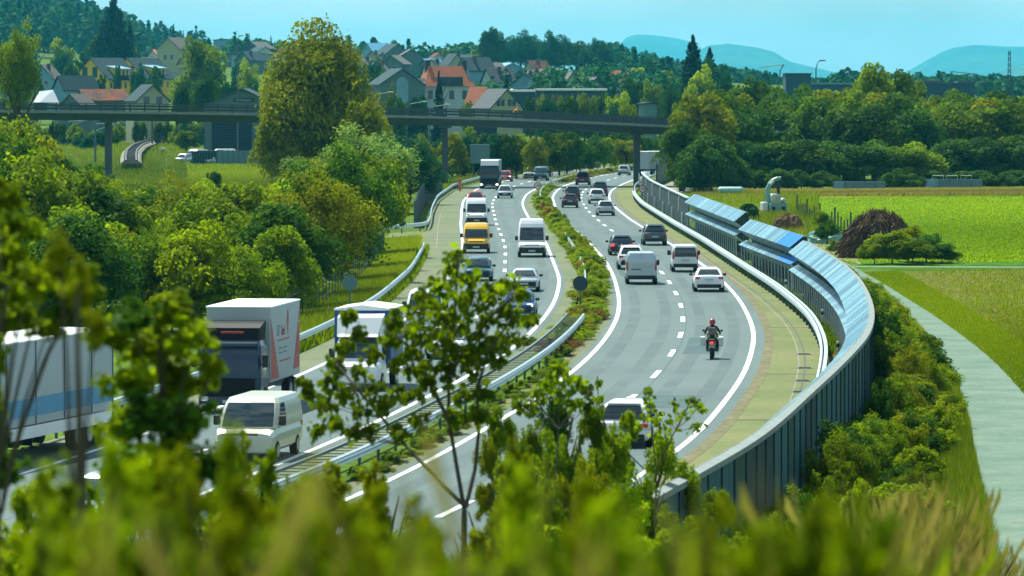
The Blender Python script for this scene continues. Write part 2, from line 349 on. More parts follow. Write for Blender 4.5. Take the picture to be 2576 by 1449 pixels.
def crown_mesh(name, seed, n, k, leaf, shape='round', rough=0.3, hollow=0.50, m='leaf_mid', inner=0.22):
    """crown in the box -1..1: k clumps through an uneven crown volume, leaves on the clumps"""
    rng = np.random.default_rng(seed)
    d = unitv(rng.normal(0, 1, (k, 3))); d[:, 2] = np.where(d[:, 2] < -0.85, -d[:, 2] * 0.6, d[:, 2])
    rad = rng.uniform(hollow, 0.86, k) * (1 + 0.10 * rng.normal(0, 1, k)); 
    C = d * rad[:, None]
    if shape == 'tall': C[:, :2] *= (1.05 - 0.55 * np.abs(C[:, 2:3]))
    if shape == 'egg': C[:, :2] *= np.clip(1.02 - 0.42 * (C[:, 2:3] + 0.25), 0.35, 1.0)
    if shape == 'flat': C[:, 2] = C[:, 2] * 0.9 - 0.05; C[:, :2] *= np.clip(1.0 - 0.35 * C[:, 2:3], 0.5, 1.1)
    cr = rng.uniform(0.17, 0.36, k) * (1 if shape != 'tall' else 0.8)
    cv = rng.uniform(0, 1, k)
    w = cr ** 2; w /= w.sum()
    ci = rng.choice(k, n, p=w)
    ld = unitv(rng.normal(0, 1, (n, 3))); ld[:, 2] = np.where(ld[:, 2] < -0.55, -ld[:, 2], ld[:, 2])
    rr = cr[ci] * (1 - np.abs(rng.normal(0, rough, n)).clip(0, 0.9))
    Q = C[ci] + ld * rr[:, None] * np.array([1, 1, 1.0])
    stray = rng.random(n) < 0.04
    Q[stray] += ld[stray] * 0.10 * rng.random((stray.sum(), 1))
    ins = rng.random(n) < inner
    Q[ins] *= rng.uniform(0.3, 0.9, (ins.sum(), 1))
    Q[:, 2] = np.maximum(Q[:, 2], -1.1)
    V, var = leaves(rng, Q, unitv(ld * 0.8 + unitv(Q) * 0.5), leaf, np.clip(cv[ci] * 0.6 + rng.uniform(0, 0.5, n), 0, 1))
    return quads(name, V, var, m)
def conifer_mesh(name, seed, tiers, per, leaf=0.06):
    rng = np.random.default_rng(seed); Cs = []; Ns = []
    for i in range(tiers):
        t = i / (tiers - 1); z = -0.95 + 1.9 * t; rmax = (1 - t) ** 0.75 * (0.85 + 0.3 * rng.random()) + 0.04
        nb = max(4, int(13 * (1 - t)) + 4)
        for b in range(nb):
            a = rng.uniform(0, 2 * math.pi); L = rmax * rng.uniform(0.65, 1.05)
            q = rng.uniform(0.1, 1, per) ** 0.7
            Cs.append(np.stack([np.cos(a) * L * q, np.sin(a) * L * q, z - 0.16 * L * q + 0.05 * q ** 3], 1) + rng.normal(0, 0.018, (per, 3)))
            Ns.append(np.tile([np.cos(a) * .4, np.sin(a) * .4, 0.8], (per, 1)))
    C = np.concatenate(Cs); N = np.concatenate(Ns)
    V, var = leaves(rng, C, N, leaf, rng.uniform(0, 1, len(C)), up=0.2, aspect=0.4)
    return quads(name, V, var, 'needle')
def trunk_mesh(seed, limbs=6):
    rng = random.Random(seed); b = MB()
    b.tube([(0, 0, 0), (0.02, 0.01, 0.35), (-0.02, 0.02, 0.7), (0, 0, 1.0)], [0.05, 0.038, 0.026, 0.008], 7)
    for i in range(limbs):
        z = 0.38 + 0.5 * i / limbs; a = rng.uniform(0, 6.28); L = rng.uniform(0.2, 0.36)
        b.tube([(0, 0, z), (math.cos(a) * L * .5, math.sin(a) * L * .5, z + 0.1), (math.cos(a) * L, math.sin(a) * L, z + 0.24)], [0.02, 0.013, 0.004], 5)
    me = bpy.data.meshes.new('trunk'); me.from_pydata(b.V, [], b.Fc); me.materials.append(M['trunk']); me.update(); return me
CR = {
 'round': [crown_mesh('crown', 11 + i, 10500, 52, 0.048, rough=.25, hollow=.42) for i in range(4)],
 'egg': [crown_mesh('crown', 31 + i, 10500, 54, 0.046, 'egg', rough=.25) for i in range(2)],
 'big': [crown_mesh('crown', 41, 36000, 130, 0.029, 'egg', rough=0.2, hollow=0.5)],
 'wisp': [crown_mesh('crown', 51 + i, 17000, 60, 0.030, 'round', rough=0.5) for i in range(2)],
 'tall': [crown_mesh('crown', 61, 7000, 34, 0.040, 'tall', rough=0.45)],
 'bush': [crown_mesh('crown', 71 + i, 7000, 30, 0.048, 'flat', rough=0.4, hollow=0.4) for i in range(3)],
 'far': [crown_mesh('crown', 81 + i, 2200, 26, 0.080, 'round') for i in range(3)],
 'conifer': [conifer_mesh('crown', 91, 24, 34, 0.075), conifer_mesh('crown', 92, 20, 32, 0.08)],
 'farcon': [conifer_mesh('crown', 95, 12, 9, 0.11)],
 'bigleaf': [crown_mesh('crown', 111 + i, 560, 26, 0.15, 'round', rough=0.6, hollow=0.25, inner=0.3) for i in range(3)],
 'leafy': [crown_mesh('crown', 101 + i, 2600, 30, 0.075, 'round', rough=0.6, hollow=0.3, inner=0.25) for i in range(2)],
}
TR = [trunk_mesh(s) for s in (1, 2)]
def tree(name, label, x, y, z0, w, h, kind='round', m='leaf_mid', trunk=0.25, cat='tree', group=None, d=None, rz=0.0):
    """tree of full height h and crown width w standing at x,y,z0; trunk = bare share of the height"""
    t = thing(name, label, cat, (x, y, z0), random.uniform(0, 6.28) if d is None else rz + random.choice((0, math.pi)), group)
    me = random.choice(CR[kind]); ch = h * (1 - trunk)
    inst('crown', me, t, (0, 0, h * trunk + ch / 2), (0, 0, 0), (w / 2, (d or w) / 2, ch / 2 * 0.98), m)
    inst('trunk', random.choice(TR), t, (0, 0, -0.3), (0, 0, 0), (h * .55, h * .55, h * 0.86))
    return t
# ---------------------------------------------------------------- road alignment in plan (distance from the viewpoint, lateral position)
ZG = np.arange(90.0, 961.0, 1.0)
def curve(pts, sig=9):
    z = np.array([p[0] for p in pts], float); x = np.array([p[1] for p in pts], float)
    y = np.interp(ZG, z, x)
    s0 = (x[1] - x[0]) / (z[1] - z[0]); s1 = (x[-1] - x[-2]) / (z[-1] - z[-2])
    y = np.where(ZG < z[0], x[0] + (ZG - z[0]) * s0, y); y = np.where(ZG > z[-1], x[-1] + (ZG - z[-1]) * s1, y)
    k = np.exp(-0.5 * (np.arange(-40, 41) / sig) ** 2); k /= k.sum()
    yp = np.concatenate([2 * y[0] - y[40:0:-1], y, 2 * y[-1] - y[-2:-42:-1]])
    return np.convolve(yp, k, 'valid')
EXT = [(700, -4.9), (740, -2.0), (780, 1.8), (820, 7.4), (860, 15.2), (900, 26.5), (950, 46.0)]
def ext(off):
    out = []
    for i, (z, x) in enumerate(EXT):
        a, b = EXT[max(i - 1, 0)], EXT[min(i + 1, len(EXT) - 1)]; s = (b[1] - a[1]) / (b[0] - a[0])
        out.append((z, x + off * math.sqrt(1 + s * s)))
    return out
cA_l = curve([(120, -22.5), (150, -17.2), (182, -12.8), (217, -9.2), (252, -6.7), (285, -5.2), (330, -4.2), (390, -3.9), (402, -3.9), (473, -4.8), (518, -5.2), (574, -5.6), (620, -5.3), (660, -4.3)] + ext(3.1))
cA_r = curve([(120, -15.2), (150, -9.7), (182, -5.5), (217, -1.9), (226, -1.1), (247, .44), (264, 1.3), (279, 1.95), (300, 2.63), (332, 3.17), (414, 2.8), (481, 1.83), (550, 1.16), (581, 1.23), (620, 1.8), (650, 2.92)] + ext(10.3))
cB_l = curve([(120, -10.2), (134, -7.6), (139, -6.76), (150, -5.1), (157, -3.9), (166, -2.82), (182, -1.05), (204.5, 1.28), (226, 3.1), (248, 4.53), (275, 5.8), (300, 6.4), (335, 6.8), (371, 6.86), (421, 6.27), (473, 5.32), (534, 4.68), (599, 4.78), (636, 5.5), (675, 6.84)] + ext(13.4))
cB_r = curve([(120, -2.5), (134, .1), (150, 2.6), (166, 4.9), (178, 6.5), (197, 8.2), (208, 9.2), (223, 10.4), (252.8, 12.2), (273, 12.9), (299, 13.5), (328.6, 13.76), (369, 13.6), (418, 12.8), (458, 12.1), (495, 11.5), (541, 11.17), (581, 11.26), (614, 11.8), (650, 12.9)] + ext(20.6))
cRA = curve([(120, -25), (150, -19.8), (182, -15.4), (217, -11.8), (238, -10.1), (252, -9.16), (285.6, -7.65), (333, -6.7), (387, -6.7), (439, -7.6), (468, -7.6), (516, -8.2), (576, -8.5), (651, -7.4)] + ext(0))
cRB = curve([(120, 2.4), (137, 5.0), (150, 6.8), (165, 8.7), (182, 10.7), (204, 12.4), (230, 14.2), (255, 15.25), (270, 15.6), (304, 15.8), (330, 15.6), (359, 15.4), (405, 15.1), (453, 14.5), (497, 14.1), (541, 13.74), (585, 14.06), (621, 14.8), (650, 15.6)] + ext(23.2))
cBar = curve([(105, 2.3), (115, 4.0), (127, 6.06), (137.7, 7.43), (147.5, 8.6), (157, 9.8), (165.4, 10.8), (173.7, 11.76), (181.7, 12.66), (190.6, 13.46), (203, 14.4), (220, 15.4), (238.6, 16.3), (256, 16.85), (276, 17.2), (300, 17.3)], 5)
cM = (cA_r + cB_l) / 2
def f(c, z): return float(np.interp(z, ZG, c))
def slope(c, z): return (f(c, z + 3) - f(c, z - 3)) / 6.0
def path_of(c, z0, z1, step, off=0.0, z=0.0):
    n = max(2, int(round((z1 - z0) / step)) + 1); out = []
    for k in range(n):
        y = z0 + (z1 - z0) * k / (n - 1); s = slope(c, y); q = math.sqrt(1 + s * s)
        out.append((f(c, y) + off / q, y - off * s / q, z))
    return out
def strip(name, ca, cb, z0, z1, m, z, step=4.0, oa=0.0, ob=0.0, kind='structure'):
    b = MB(); a = path_of(ca, z0, z1, step, oa, z); c = path_of(cb, z0, z1, step, ob, z)
    ka = [b.v(p) for p in a]; kc = [b.v(p) for p in c]
    for i in range(len(a) - 1): b.idx([ka[i], kc[i], kc[i + 1], ka[i + 1]])
    o = b.build(name, m); tag(o, kind=kind); return o

# ---------------------------------------------------------------- terrain
def sm(t): t = max(0.0, min(1.0, t)); return t * t * (3 - 2 * t)
H1 = ([0, 600, 1000, 1300, 1600, 1900, 2200, 2576], [26, 26, 24.7, 24, 20, 17, 14.5, 13.5])
H2 = ([-200, 0, 120, 240, 400, 500, 700, 1000, 1300, 1900, 2576], [95, 80, 66, 50, 34, 30, 28, 27, 26, 19, 14])
def terrain(x, y):
    if y < 130:
        yy = max(y, -5); z = max(0.0, 11.0 - 0.0917 * yy)
        if y < 0: z = 10.6
        z = min(z, 10.6)
        e = (f(cBar, max(y, 95)) if y > 90 else f(cBar, 95) - (95 - y) * 0.2) - 1.0
        if y > 70: z *= sm((x - e) / 5.0 + 0.2)
        return z
    if y < 780: return 0.0
    u = 1288 + x / y * F
    h1 = float(np.interp(u, *H1)); h2 = float(np.interp(u, *H2))
    z = 2.2 * sm((y - 780) / 220) + (h1 - 2.2) * sm((y - 980) / 1150) ** 1.35 if y < 2130 else h1 + (h2 - h1) * sm((y - 2130) / 1300)
    if u > 900 and y < 1150: z = max(0, z - 1.0)
    if y > 4600: z = z + (14 - z) * sm((y - 4600) / 1600)
    return z
ys = sorted(set(list(np.arange(-30, 130, 4.0)) + list(np.arange(130, 780, 26.0)) + list(np.arange(780, 2200, 40.0)) + list(np.arange(2200, 5000, 110.0)) + list(np.arange(5000, 27500, 1500.0))))
ts = np.linspace(-1, 1, 81)
b = MB(); prev = None
for y in ys:
    hw = 70 + 0.26 * max(y, 0); row = []
    for t in ts:
        x = hw * (0.45 * t + 0.55 * t ** 3); row.append(b.v((x, y, terrain(x, y) - 0.05)))
    if prev:
        for i in range(len(row) - 1): b.idx([prev[i], prev[i + 1], row[i + 1], row[i]])
    prev = row
ground = b.build('ground', 'ground', smooth=True); tag(ground, kind='structure')

# ---------------------------------------------------------------- road surfaces and markings
strip('road_left', cA_l, cA_r, 100, 950, 'asphalt', 0.0, oa=-.25, ob=.35)
strip('road_right', cB_l, cB_r, 100, 950, 'asphalt', 0.0, oa=-.35, ob=.55)
strip('shoulder_left', cRA, cA_l, 100, 950, 'shoulder_l', -0.006, oa=-.1, ob=-.2)
strip('shoulder_inner_left', cA_r, cM, 100, 950, 'shoulder_l', -0.010, oa=.3, ob=0)
strip('shoulder_inner_right', cM, cB_l, 100, 950, 'shoulder_l', -0.010, oa=0, ob=-.3)
strip('shoulder_right', cB_r, cRB, 100, 950, 'shoulder', -0.006, oa=.5, ob=.35)
strip('brown_margin', cB_r, cB_r, 100, 620, 'strip', 0.002, oa=.55, ob=1.0)
strip('median_ground', cB_l, cB_l, 105, 300, 'ground', 0.001, oa=-2.75, ob=-1.25)
strip('median_soil', cA_r, cB_l, 262, 660, 'ground', 0.001, oa=1.3, ob=-.7)
strip('brown_inner_margin', cB_l, cB_l, 110, 330, 'strip', -0.002, oa=-1.0, ob=-.7)
for c, nm, z1 in ((cA_l, 'road_marking', 930), (cA_r, 'road_marking', 930), (cB_l, 'road_marking', 930), (cB_r, 'road_marking', 930)):
    strip(nm, c, c, 100, z1, 'white_paint', 0.010, step=3, oa=-.11, ob=.11)
M['tyre_track'] = blendmat('tyre_track', (0.086, 0.120, 0.117), (0.104, 0.144, 0.140), scale=0.15, scale2=6, rough=0.6, bump=0.05, amp=0.12)
M['asphalt_patch'] = blendmat('asphalt_patch', (0.066, 0.105, 0.106), (0.080, 0.125, 0.125), scale=0.5, scale2=8, rough=0.7, bump=0.05, amp=0.12)
for c0, c1 in ((cA_l, cA_r), (cB_l, cB_r)):
    for q in (.25, .75):
        lane = c0 * (1 - q) + c1 * q
        for off in (-.85, .85): strip('tyre_track', lane, lane, 110, 700, 'tyre_track', 0.004, oa=off - .3, ob=off + .3)
    strip('asphalt_seam', c0 * .5 + c1 * .5, c0 * .5 + c1 * .5, 110, 700, 'asphalt_patch', 0.006, oa=.16, ob=.20)
for c, za, zb_, oa, ob in ((cB_r, 236, 252, -3.2, -1.5), (cB_l, 338, 362, .5, 2.4), (cA_r, 300, 318, -3.0, -1.0), (cA_l, 402, 440, .6, 2.2), (cB_r, 410, 436, -3.2, -.8), (cB_l, 196, 204, 4.2, 6.6)):
    strip('road_patch', c, c, za, zb_, 'asphalt_patch', 0.007, oa=oa, ob=ob)
for z in (150, 188, 219, 263, 310, 356, 402, 470, 540): strip('shoulder_joint', cB_r, cRB, z, z + .25, 'dark_line', 0.0055, step=1, oa=.6, ob=.2)
strip('bay_marking', cA_l, cA_l, 400, 520, 'gravel', 0.004, oa=-2.15, ob=-2.07)
strip('kerb_line', cRB, cRB, 160, 420, 'gravel', 0.004, oa=-1.05, ob=-.99)
strip('drain_joint', cRB, cRB, 140, 420, 'dark_line', 0.006, oa=-.78, ob=-.70)
strip('yellow_line', cB_l, cB_l, 268, 340, 'yellow_paint', 0.003, oa=-1.25, ob=-1.15)
def arc(c, z0):            # advance 18 m steps along a curve
    z = z0; out = []
    while z < 900:
        out.append(z); s = slope(c, z); z += 18.0 / math.sqrt(1 + s * s)
    return out
cA_m = (cA_l + cA_r) / 2; cB_m = cB_r * 0.5 + cB_l * 0.5
def dashes(c, z0, nm):
    for z in arc(c, z0):
        s = slope(c, z + 3); d = 6.0 / math.sqrt(1 + s * s)
        o = strip(nm, c, c, z, z + d, 'white_paint', 0.010, step=2, oa=-.12, ob=.12)
dashes(cA_m, 131, 'lane_dash')
dashes(cB_m, 144.5, 'lane_dash')
# emergency bay beside the left carriageway
b = MB(); zs = np.linspace(388, 452, 17)
a = [(f(cRA, z) - 3.2 * sm(min((z - 386) / 16, (454 - z) / 12)), z, -0.004) for z in zs]; c = [(f(cRA, z) + .2, z, -0.004) for z in zs]
for i in range(16): b.face([a[i], c[i], c[i + 1], a[i + 1]])
tag(b.build('emergency_bay', 'shoulder'), kind='structure')

# ---------------------------------------------------------------- guard rails
WB = [(-.04, .46), (.04, .50), (.02, .57), (.06, .64), (.02, .70), (.05, .76), (-.04, .80), (-.07, .62)]
def rail(label, path, pstep=4, second=None, group='guard rails along the motorway', h=0.0, prof=WB, side=1, m='steel', postx=.08):
    t = thing('guard_rail', label, 'guard rail', (path[0][0], path[0][1], 0), 0, group)
    o = Vector((path[0][0], path[0][1], 0)); loc = [Vector(p) - o + Vector((0, 0, h)) for p in path]
    b = MB(); b.sweep(loc, [(side * q[0], q[1]) for q in prof]); b.build('beam', m, t)
    if second:
        b = MB(); b.sweep(loc, [(second, .64), (second + .16, .64), (second + .16, .80), (second, .80)]); b.build('rear_beam', m, t)
    me = None
    acc = 0; last = loc[0]
    for i, p in enumerate(loc):
        acc += (p - last).length; last = p
        if i == 0 or acc >= pstep:
            acc = 0
            if me is None:
                q = MB(); q.box(-.05, .05, -.04, .04, -.05, .62); ob = q.build('post', 'steel_d', t); me = ob.data; ob.location = p + Vector((side * -postx, 0, 0))
            else: inst('post', me, t, p + Vector((side * -postx, 0, 0)))
    return t
rail('long twin-beam steel guard rail on the right beside the solar panel barrier', path_of(cRB, 126, 600, 2.0), 4, second=.12, side=-1)
rail('steel guard rail curving past the right bridge pier into the distance', path_of(cRB, 606, 900, 3.0, .25), 4)
p1 = path_of(cRA, 455, 880, 3.0)
flare = [(f(cRA, 452) - 4.2, 436, 0), (f(cRA, 452) - 2.0, 443, 0), (f(cRA, 452) - .5, 449, 0)]
rail('steel guard rail running from the left emergency bay under the bridge', flare + p1, 4)
rail('steel guard rail on the left in front of the wooded bank', path_of(cRA, 150, 388, 2.0), 4)
# bay fence posts
# hedge rail inside the median and the twin ladder barrier nearer to the viewer
MW = path_of(cM, 300, 640, 3.0, -.15)
rail('low steel guard rail half hidden in the median hedge', [p for p in MW if p[1] < 420], 4, m='steel')
rail('steel guard rail in the median beyond the speed sign', path_of(cB_l, 560, 880, 3.0, -1.5), 4)
mr = [p for p in path_of(cB_l, 118, 262, 2.0, -1.45)]
t = rail('twin median guard rail with steel rungs between its two beams', mr, 4)
o = Vector((mr[0][0], mr[0][1], 0))
ml = [Vector(p) - o for p in path_of(cB_l, 118, 262, 2.0, -2.32)]
b = MB(); b.sweep(ml, [(-.05, .70), (.05, .70), (.05, .80), (-.05, .80)]); b.build('rear_beam', 'steel_d', t)
rung = None
for k in range(110):
    z = 119 + k * 1.28; s = slope(cB_l, z); q = math.sqrt(1 + s * s)
    pa = Vector((f(cB_l, z) - 1.45 / q, z + 1.45 * s / q, .72)) - o
    if rung is None:
        bb = MB(); bb.box(-.85, 0, -.03, .03, -.015, .015); ob = bb.build('rung', 'steel_d', t); ob.location = pa; rung = ob.data
    else: ob = inst('rung', rung, t, pa)
    ob.rotation_euler = (0, 0, -math.atan(s))

# ---------------------------------------------------------------- left noise wall (dark) behind the rail
def wallbar(name, label, path, h, m, th=.14, posts=3.0, pm='steel_d', cat='noise barrier', group='noise barriers', hs=None):
    t = thing(name, label, cat, (path[0][0], path[0][1], 0), 0, group); o = Vector((path[0][0], path[0][1], 0))
    loc = [Vector(p) - o for p in path]; me = None
    # one panel per bay between the posts
    bays = [loc[0]]; acc = 0
    for a, c in zip(loc, loc[1:]):
        acc += (c - a).length
        if acc >= posts: bays.append(c); acc = 0
    for i, (a, c) in enumerate(zip(bays, bays[1:])):
        hh = h if hs is None else hs(i, len(bays))
        b = MB(); L = (c - a).length; ang = math.atan2(c.y - a.y, c.x - a.x)
        b.box(0.04, L - .04, -th / 2, th / 2, -.05, hh, 0, .03); ob = b.build('wall_panel', m, t); ob.location = a; ob.rotation_euler = (0, 0, ang)
    for i, a in enumerate(bays):
        hh = (h if hs is None else hs(min(i, len(bays) - 2), len(bays))) + .06
        if me is None:
            q = MB(); q.box(-.08, .08, -.12, .12, -.05, h + .06); ob = q.build('post', pm, t); me = ob.data; ob.location = a
        else: ob = inst('post', me, t, a)
        ob.scale = (1, 1, hh / (h + .06))
    return t
wallbar('noise_barrier', 'dark green noise wall beside the left bridge pier', path_of(cRA, 462, 640, 2.0, -1.3), 2.4, 'wall_dark', posts=4)
pw = [Vector((vx(2470 * S, 690) , 690, 0)), Vector((20.9, 697, 0))]
pts = [(19.9 + (z - 690) * .066, z, 0) for z in np.arange(686, 772, 2.6)]
wallbar('noise_barrier', 'grey ribbed noise wall rising behind the right bridge pier', pts, 2.7, 'wall_rib', posts=2.5, pm='wall_dark')
wallbar('noise_barrier', 'long dark noise wall across the far bend of the motorway', [(x, 905 + x * .22, 0) for x in np.arange(9.5, 40, 1.5)], 3.0, 'wall_dark', posts=3)
# right wall between bridge and first solar group, with pale posts in two steps
t = wallbar('noise_barrier', 'dark noise wall with pale stepped posts before the solar panels', path_of(cRB, 448, 600, 2.0, 1.1), 2.9, 'wall_dark', posts=5)
o = Vector((t.location.x, t.location.y, 0)); wp = path_of(cRB, 456, 590, 22, .92)
for i, p in enumerate(wp):
    b = MB(); b.box(-.09, .05, -.3, .3, 0, 1.45); ob = b.build('pale_post', 'post_white', t); ob.location = Vector(p) - o + Vector((0, 0, .1))
    b = MB(); b.box(-.08, .05, -.3, .3, 0, 1.35); ob = b.build('pale_post', 'post_white', t); ob.location = Vector(p) - o + Vector((.0, 9.0, 1.5))
b = MB(); b.sweep([Vector(p) - o for p in path_of(cRB, 448, 600, 3.0, 1.1)], [(-.14, 2.93), (.14, 2.93), (.14, 3.05), (-.14, 3.05)]); b.build('coping', 'steel', t)

# ---------------------------------------------------------------- solar panel noise barriers
def solar(label, path, mods, lower_m='pv', blue_from=None, upper=(.88, 2.78, 0, 3.5), lower=(.85, 1.74, .28, 2.05)):
    """path = outer top edge in plan; modules tilt down towards the road"""
    t = thing('solar_barrier', label, 'solar noise barrier', (path[0][0], path[0][1], 0), 0, 'solar panel noise barriers')
    o = Vector((path[0][0], path[0][1], 0)); P0 = [Vector(p) - o for p in path]
    cum = [0]
    for a, c in zip(P0, P0[1:]): cum.append(cum[-1] + (c - a).length)
    def at(s):
        x = float(np.interp(s, cum, [p.x for p in P0])); y = float(np.interp(s, cum, [p.y for p in P0])); return Vector((x, y, 0))
    L = cum[-1]; n = int(round(L / mods)); w = L / n
    for i in range(n):
        a, c = at(i * w), at((i + 1) * w); d = (c - a).normalized(); lf = Vector((-d.y, d.x, 0)); g = 0.06
        mname = 'pv_blue' if blue_from is not None and i * w < blue_from else random.choice(['pv', 'pv', 'pv', 'pv_c', 'pv_b']) if i % 7 else 'pv_b'
        for (ox, z0, oi, z1), mm, nm in ((upper, mname, 'solar_panel'), (lower, mname, 'lower_solar_panel')):
            tw = random.uniform(-.004, .004)
            b = MB(); A = a + d * g; C = c - d * g
            q = [A + lf * oi + Vector((0, 0, z1)), C + lf * oi + Vector((0, 0, z1 + tw)), C + lf * ox + Vector((0, 0, z0 + tw)), A + lf * ox + Vector((0, 0, z0))]
            nrm = (q[1] - q[0]).cross(q[3] - q[0]).normalized(); nrm = nrm if nrm.z > 0 else -nrm
            lo = [p - nrm * .045 for p in q]
            b.face(q, 0); b.face(lo[::-1], 1)
            for k in range(4): b.face([q[k], lo[k], lo[(k + 1) % 4], q[(k + 1) % 4]], 1)
            cc = sum(q, Vector()) / 4; b.V = [tuple(Vector(v) - cc) for v in b.V]
            ob = b.build(nm, [mm, 'pv_frame'], t); ob.location = cc
    # back wall boards, posts, struts
    me = ms = None; k = 0; s = 0
    while s < L - .5:
        a, c = at(s), at(min(s + 2.5, L)); d = (c - a); LL = d.length; ang = math.atan2(d.y, d.x)
        b = MB(); b.box(.03, LL - .03, -.16, -.06, -.05, 3.42, 0, .02); ob = b.build('wall_panel', random.choice(['wall_dark', 'wall_b', 'wall_b', 'wall_c']), t); ob.location = a; ob.rotation_euler = (0, 0, ang)
        if me is None:
            q = MB(); q.box(-.05, .05, -.20, -.03, -.05, 3.42); ob = q.build('post', 'wall_dark', t); me = ob.data
            r = MB(); r.tube([(0, 0, 1.1), (0, .74, 1.7)], .035, 4); r.tube([(0, 0, 2.1), (0, .8, 2.72)], .035, 4)
            r.tube([(0, .72, 0), (0, .76, 1.74)], .04, 4); o2 = r.build('strut', 'steel', t); ms = o2.data
            ob.location = a; o2.location = a
        else: ob = inst('post', me, t, a); o2 = inst('strut', ms, t, a)
        ob.rotation_euler = (0, 0, ang); o2.rotation_euler = (0, 0, ang)
        s += 2.5
    b = MB(); b.sweep([p for p in P0], [(-.02, 3.50), (.22, 3.44), (.22, 3.30), (.0, 3.36)]); b.build('coping', 'concrete', t)
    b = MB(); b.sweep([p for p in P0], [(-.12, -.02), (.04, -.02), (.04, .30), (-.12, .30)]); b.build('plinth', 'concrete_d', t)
    return t
def lin(z0, x0, z1, x1, st=2.0):
    n = int((z1 - z0) / st) + 1; return [(x0 + (x1 - x0) * k / n, z0 + (z1 - z0) * k / n, 0) for k in range(n + 1)]
solar('farthest flat bank of pale solar panels with ivy on its corners', lin(373, 17.3, 441, 15.95), 1.25)
solar('middle bank of solar panels ending in a bright blue section', lin(309.5, 17.9, 351, 16.6), 1.25, blue_from=9.5)
solar('long curving bank of pale solar panels sweeping towards the viewer', [(f(cBar, z), z, 0) for z in np.arange(105, 300.1, 1.5)], 1.35)

# ---------------------------------------------------------------- bridge
bp = [(-260, 256, 644), (0, 258, 650), (320, 261, 652), (640, 265.5, 655), (1000, 271, 660), (1300, 279, 664), (1700, 297, 672), (1900, 308, 678), (2300, 332, 690)]
def bpt(u):
    us = [p[0] for p in bp]; return P(u, float(np.interp(u, us, [p[1] for p in bp])), float(np.interp(u, us, [p[2] for p in bp])))
bridge = thing('road_bridge', 'long concrete road bridge crossing over the motorway', 'bridge', (0, 660, 0))
o = Vector((0, 660, 0))
bpath = []
for u in range(-260, 2301, 40):
    us = [bpt(u + k) for k in (-80, -40, 0, 40, 80)]; bpath.append(sum(us, Vector()) / 5 - o)
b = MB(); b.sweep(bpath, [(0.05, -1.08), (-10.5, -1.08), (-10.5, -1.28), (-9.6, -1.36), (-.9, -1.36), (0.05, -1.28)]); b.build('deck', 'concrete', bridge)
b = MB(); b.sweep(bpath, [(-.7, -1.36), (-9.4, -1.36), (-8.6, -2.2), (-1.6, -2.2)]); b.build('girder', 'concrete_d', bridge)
b = MB(); b.sweep(bpath, [(0.05, -1.08), (-.25, -1.08), (-.25, -.96), (0.05, -.96)]); b.build('kerb', 'concrete', bridge)
for nm, z0, z1, y0 in (('top_rail', -.05, .06, 0), ('guard_band', -.42, -.16, -.03), ('guard_band', -.80, -.56, -.03)):
    b = MB(); b.sweep(bpath, [(y0, z0), (y0 - .06, z0), (y0 - .06, z1), (y0, z1)]); b.build(nm, 'bridge_rail', bridge)
    b = MB(); b.sweep(bpath, [(y0 - 10.1, z0), (y0 - 10.16, z0), (y0 - 10.16, z1), (y0 - 10.1, z1)]); b.build(nm, 'bridge_rail', bridge)
acc = 0; me = None; ppos = []
for a, c in zip(bpath, bpath[1:]):
    L = (c - a).length
    while acc < L: ppos.append(a + (c - a) * (acc / L)); acc += 1.9
    acc -= L
for p in ppos:
    if me is None: q = MB(); q.box(-.11, .11, 0, .12, -1.1, .04); ob = q.build('post', 'bridge_rail', bridge); me = ob.data; ob.location = p
    else: inst('post', me, bridge, p)
for u in (265, 1118, 1604, -150):
    p = bpt(u) - o; w = .36 if u != 1604 else .42
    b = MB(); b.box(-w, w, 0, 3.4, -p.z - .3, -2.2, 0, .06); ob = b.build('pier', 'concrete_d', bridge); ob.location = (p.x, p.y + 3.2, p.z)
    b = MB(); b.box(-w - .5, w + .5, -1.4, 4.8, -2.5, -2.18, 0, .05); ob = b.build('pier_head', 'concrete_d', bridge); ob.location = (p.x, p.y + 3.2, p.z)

# ---------------------------------------------------------------- fields, paths on the right
def sheet(name, pts, m, z, kind='structure'):
    b = MB(); b.face([G(u, v, z) for u, v in pts]); o = b.build(name, m); tag(o, kind=kind); return o
sheet('green_field', [(1745, 484), (2860, 474), (2860, 667), (2160, 668), (2120, 640), (2040, 588), (1960, 552), (1850, 516)], 'field', -0.030)
sheet('dry_meadow', [(1740, 478), (1745, 492), (1850, 506), (2000, 500), (2860, 484), (2860, 470)], 'dry', -0.022)
sheet('tilled_field', [(2170, 684), (2860, 676), (2860, 1300), (2640, 1060), (2520, 940), (2400, 840), (2290, 765)], 'tilled', -0.030)
sheet('green_field_edge', [(2150, 668.5), (2860, 667.5), (2860, 676), (2170, 684), (2290, 765), (2400, 840), (2520, 940), (2640, 1060), (2860, 1300), (2860, 1420), (2600, 1035), (2490, 915), (2400, 848), (2290, 789), (2215, 748)], 'field', -0.026)
sheet('field_track', [(2120, 669.5), (2860, 672), (2860, 674), (2120, 671.5)], 'gravel', -0.016)
cPl = curve([(60, 4), (100, 9.5), (132.5, 12.6), (160, 14.7), (183, 16.6), (213.5, 18.7), (248, 20.3), (287, 21.3), (330, 22), (400, 22.3)], 6)
cPr = curve([(60, 8), (100, 13.4), (132.5, 16.4), (160, 18.2), (183, 19.6), (202, 20.7), (229, 22.0), (252, 22.7), (279, 23.3), (330, 24), (400, 24.4)], 6)
strip('field_verge', cPr, cPr, 92, 352, 'ground', -0.020, oa=-.05, ob=2.3)
strip('farm_path', cPl, cPr, 92, 420, 'path', -0.012)
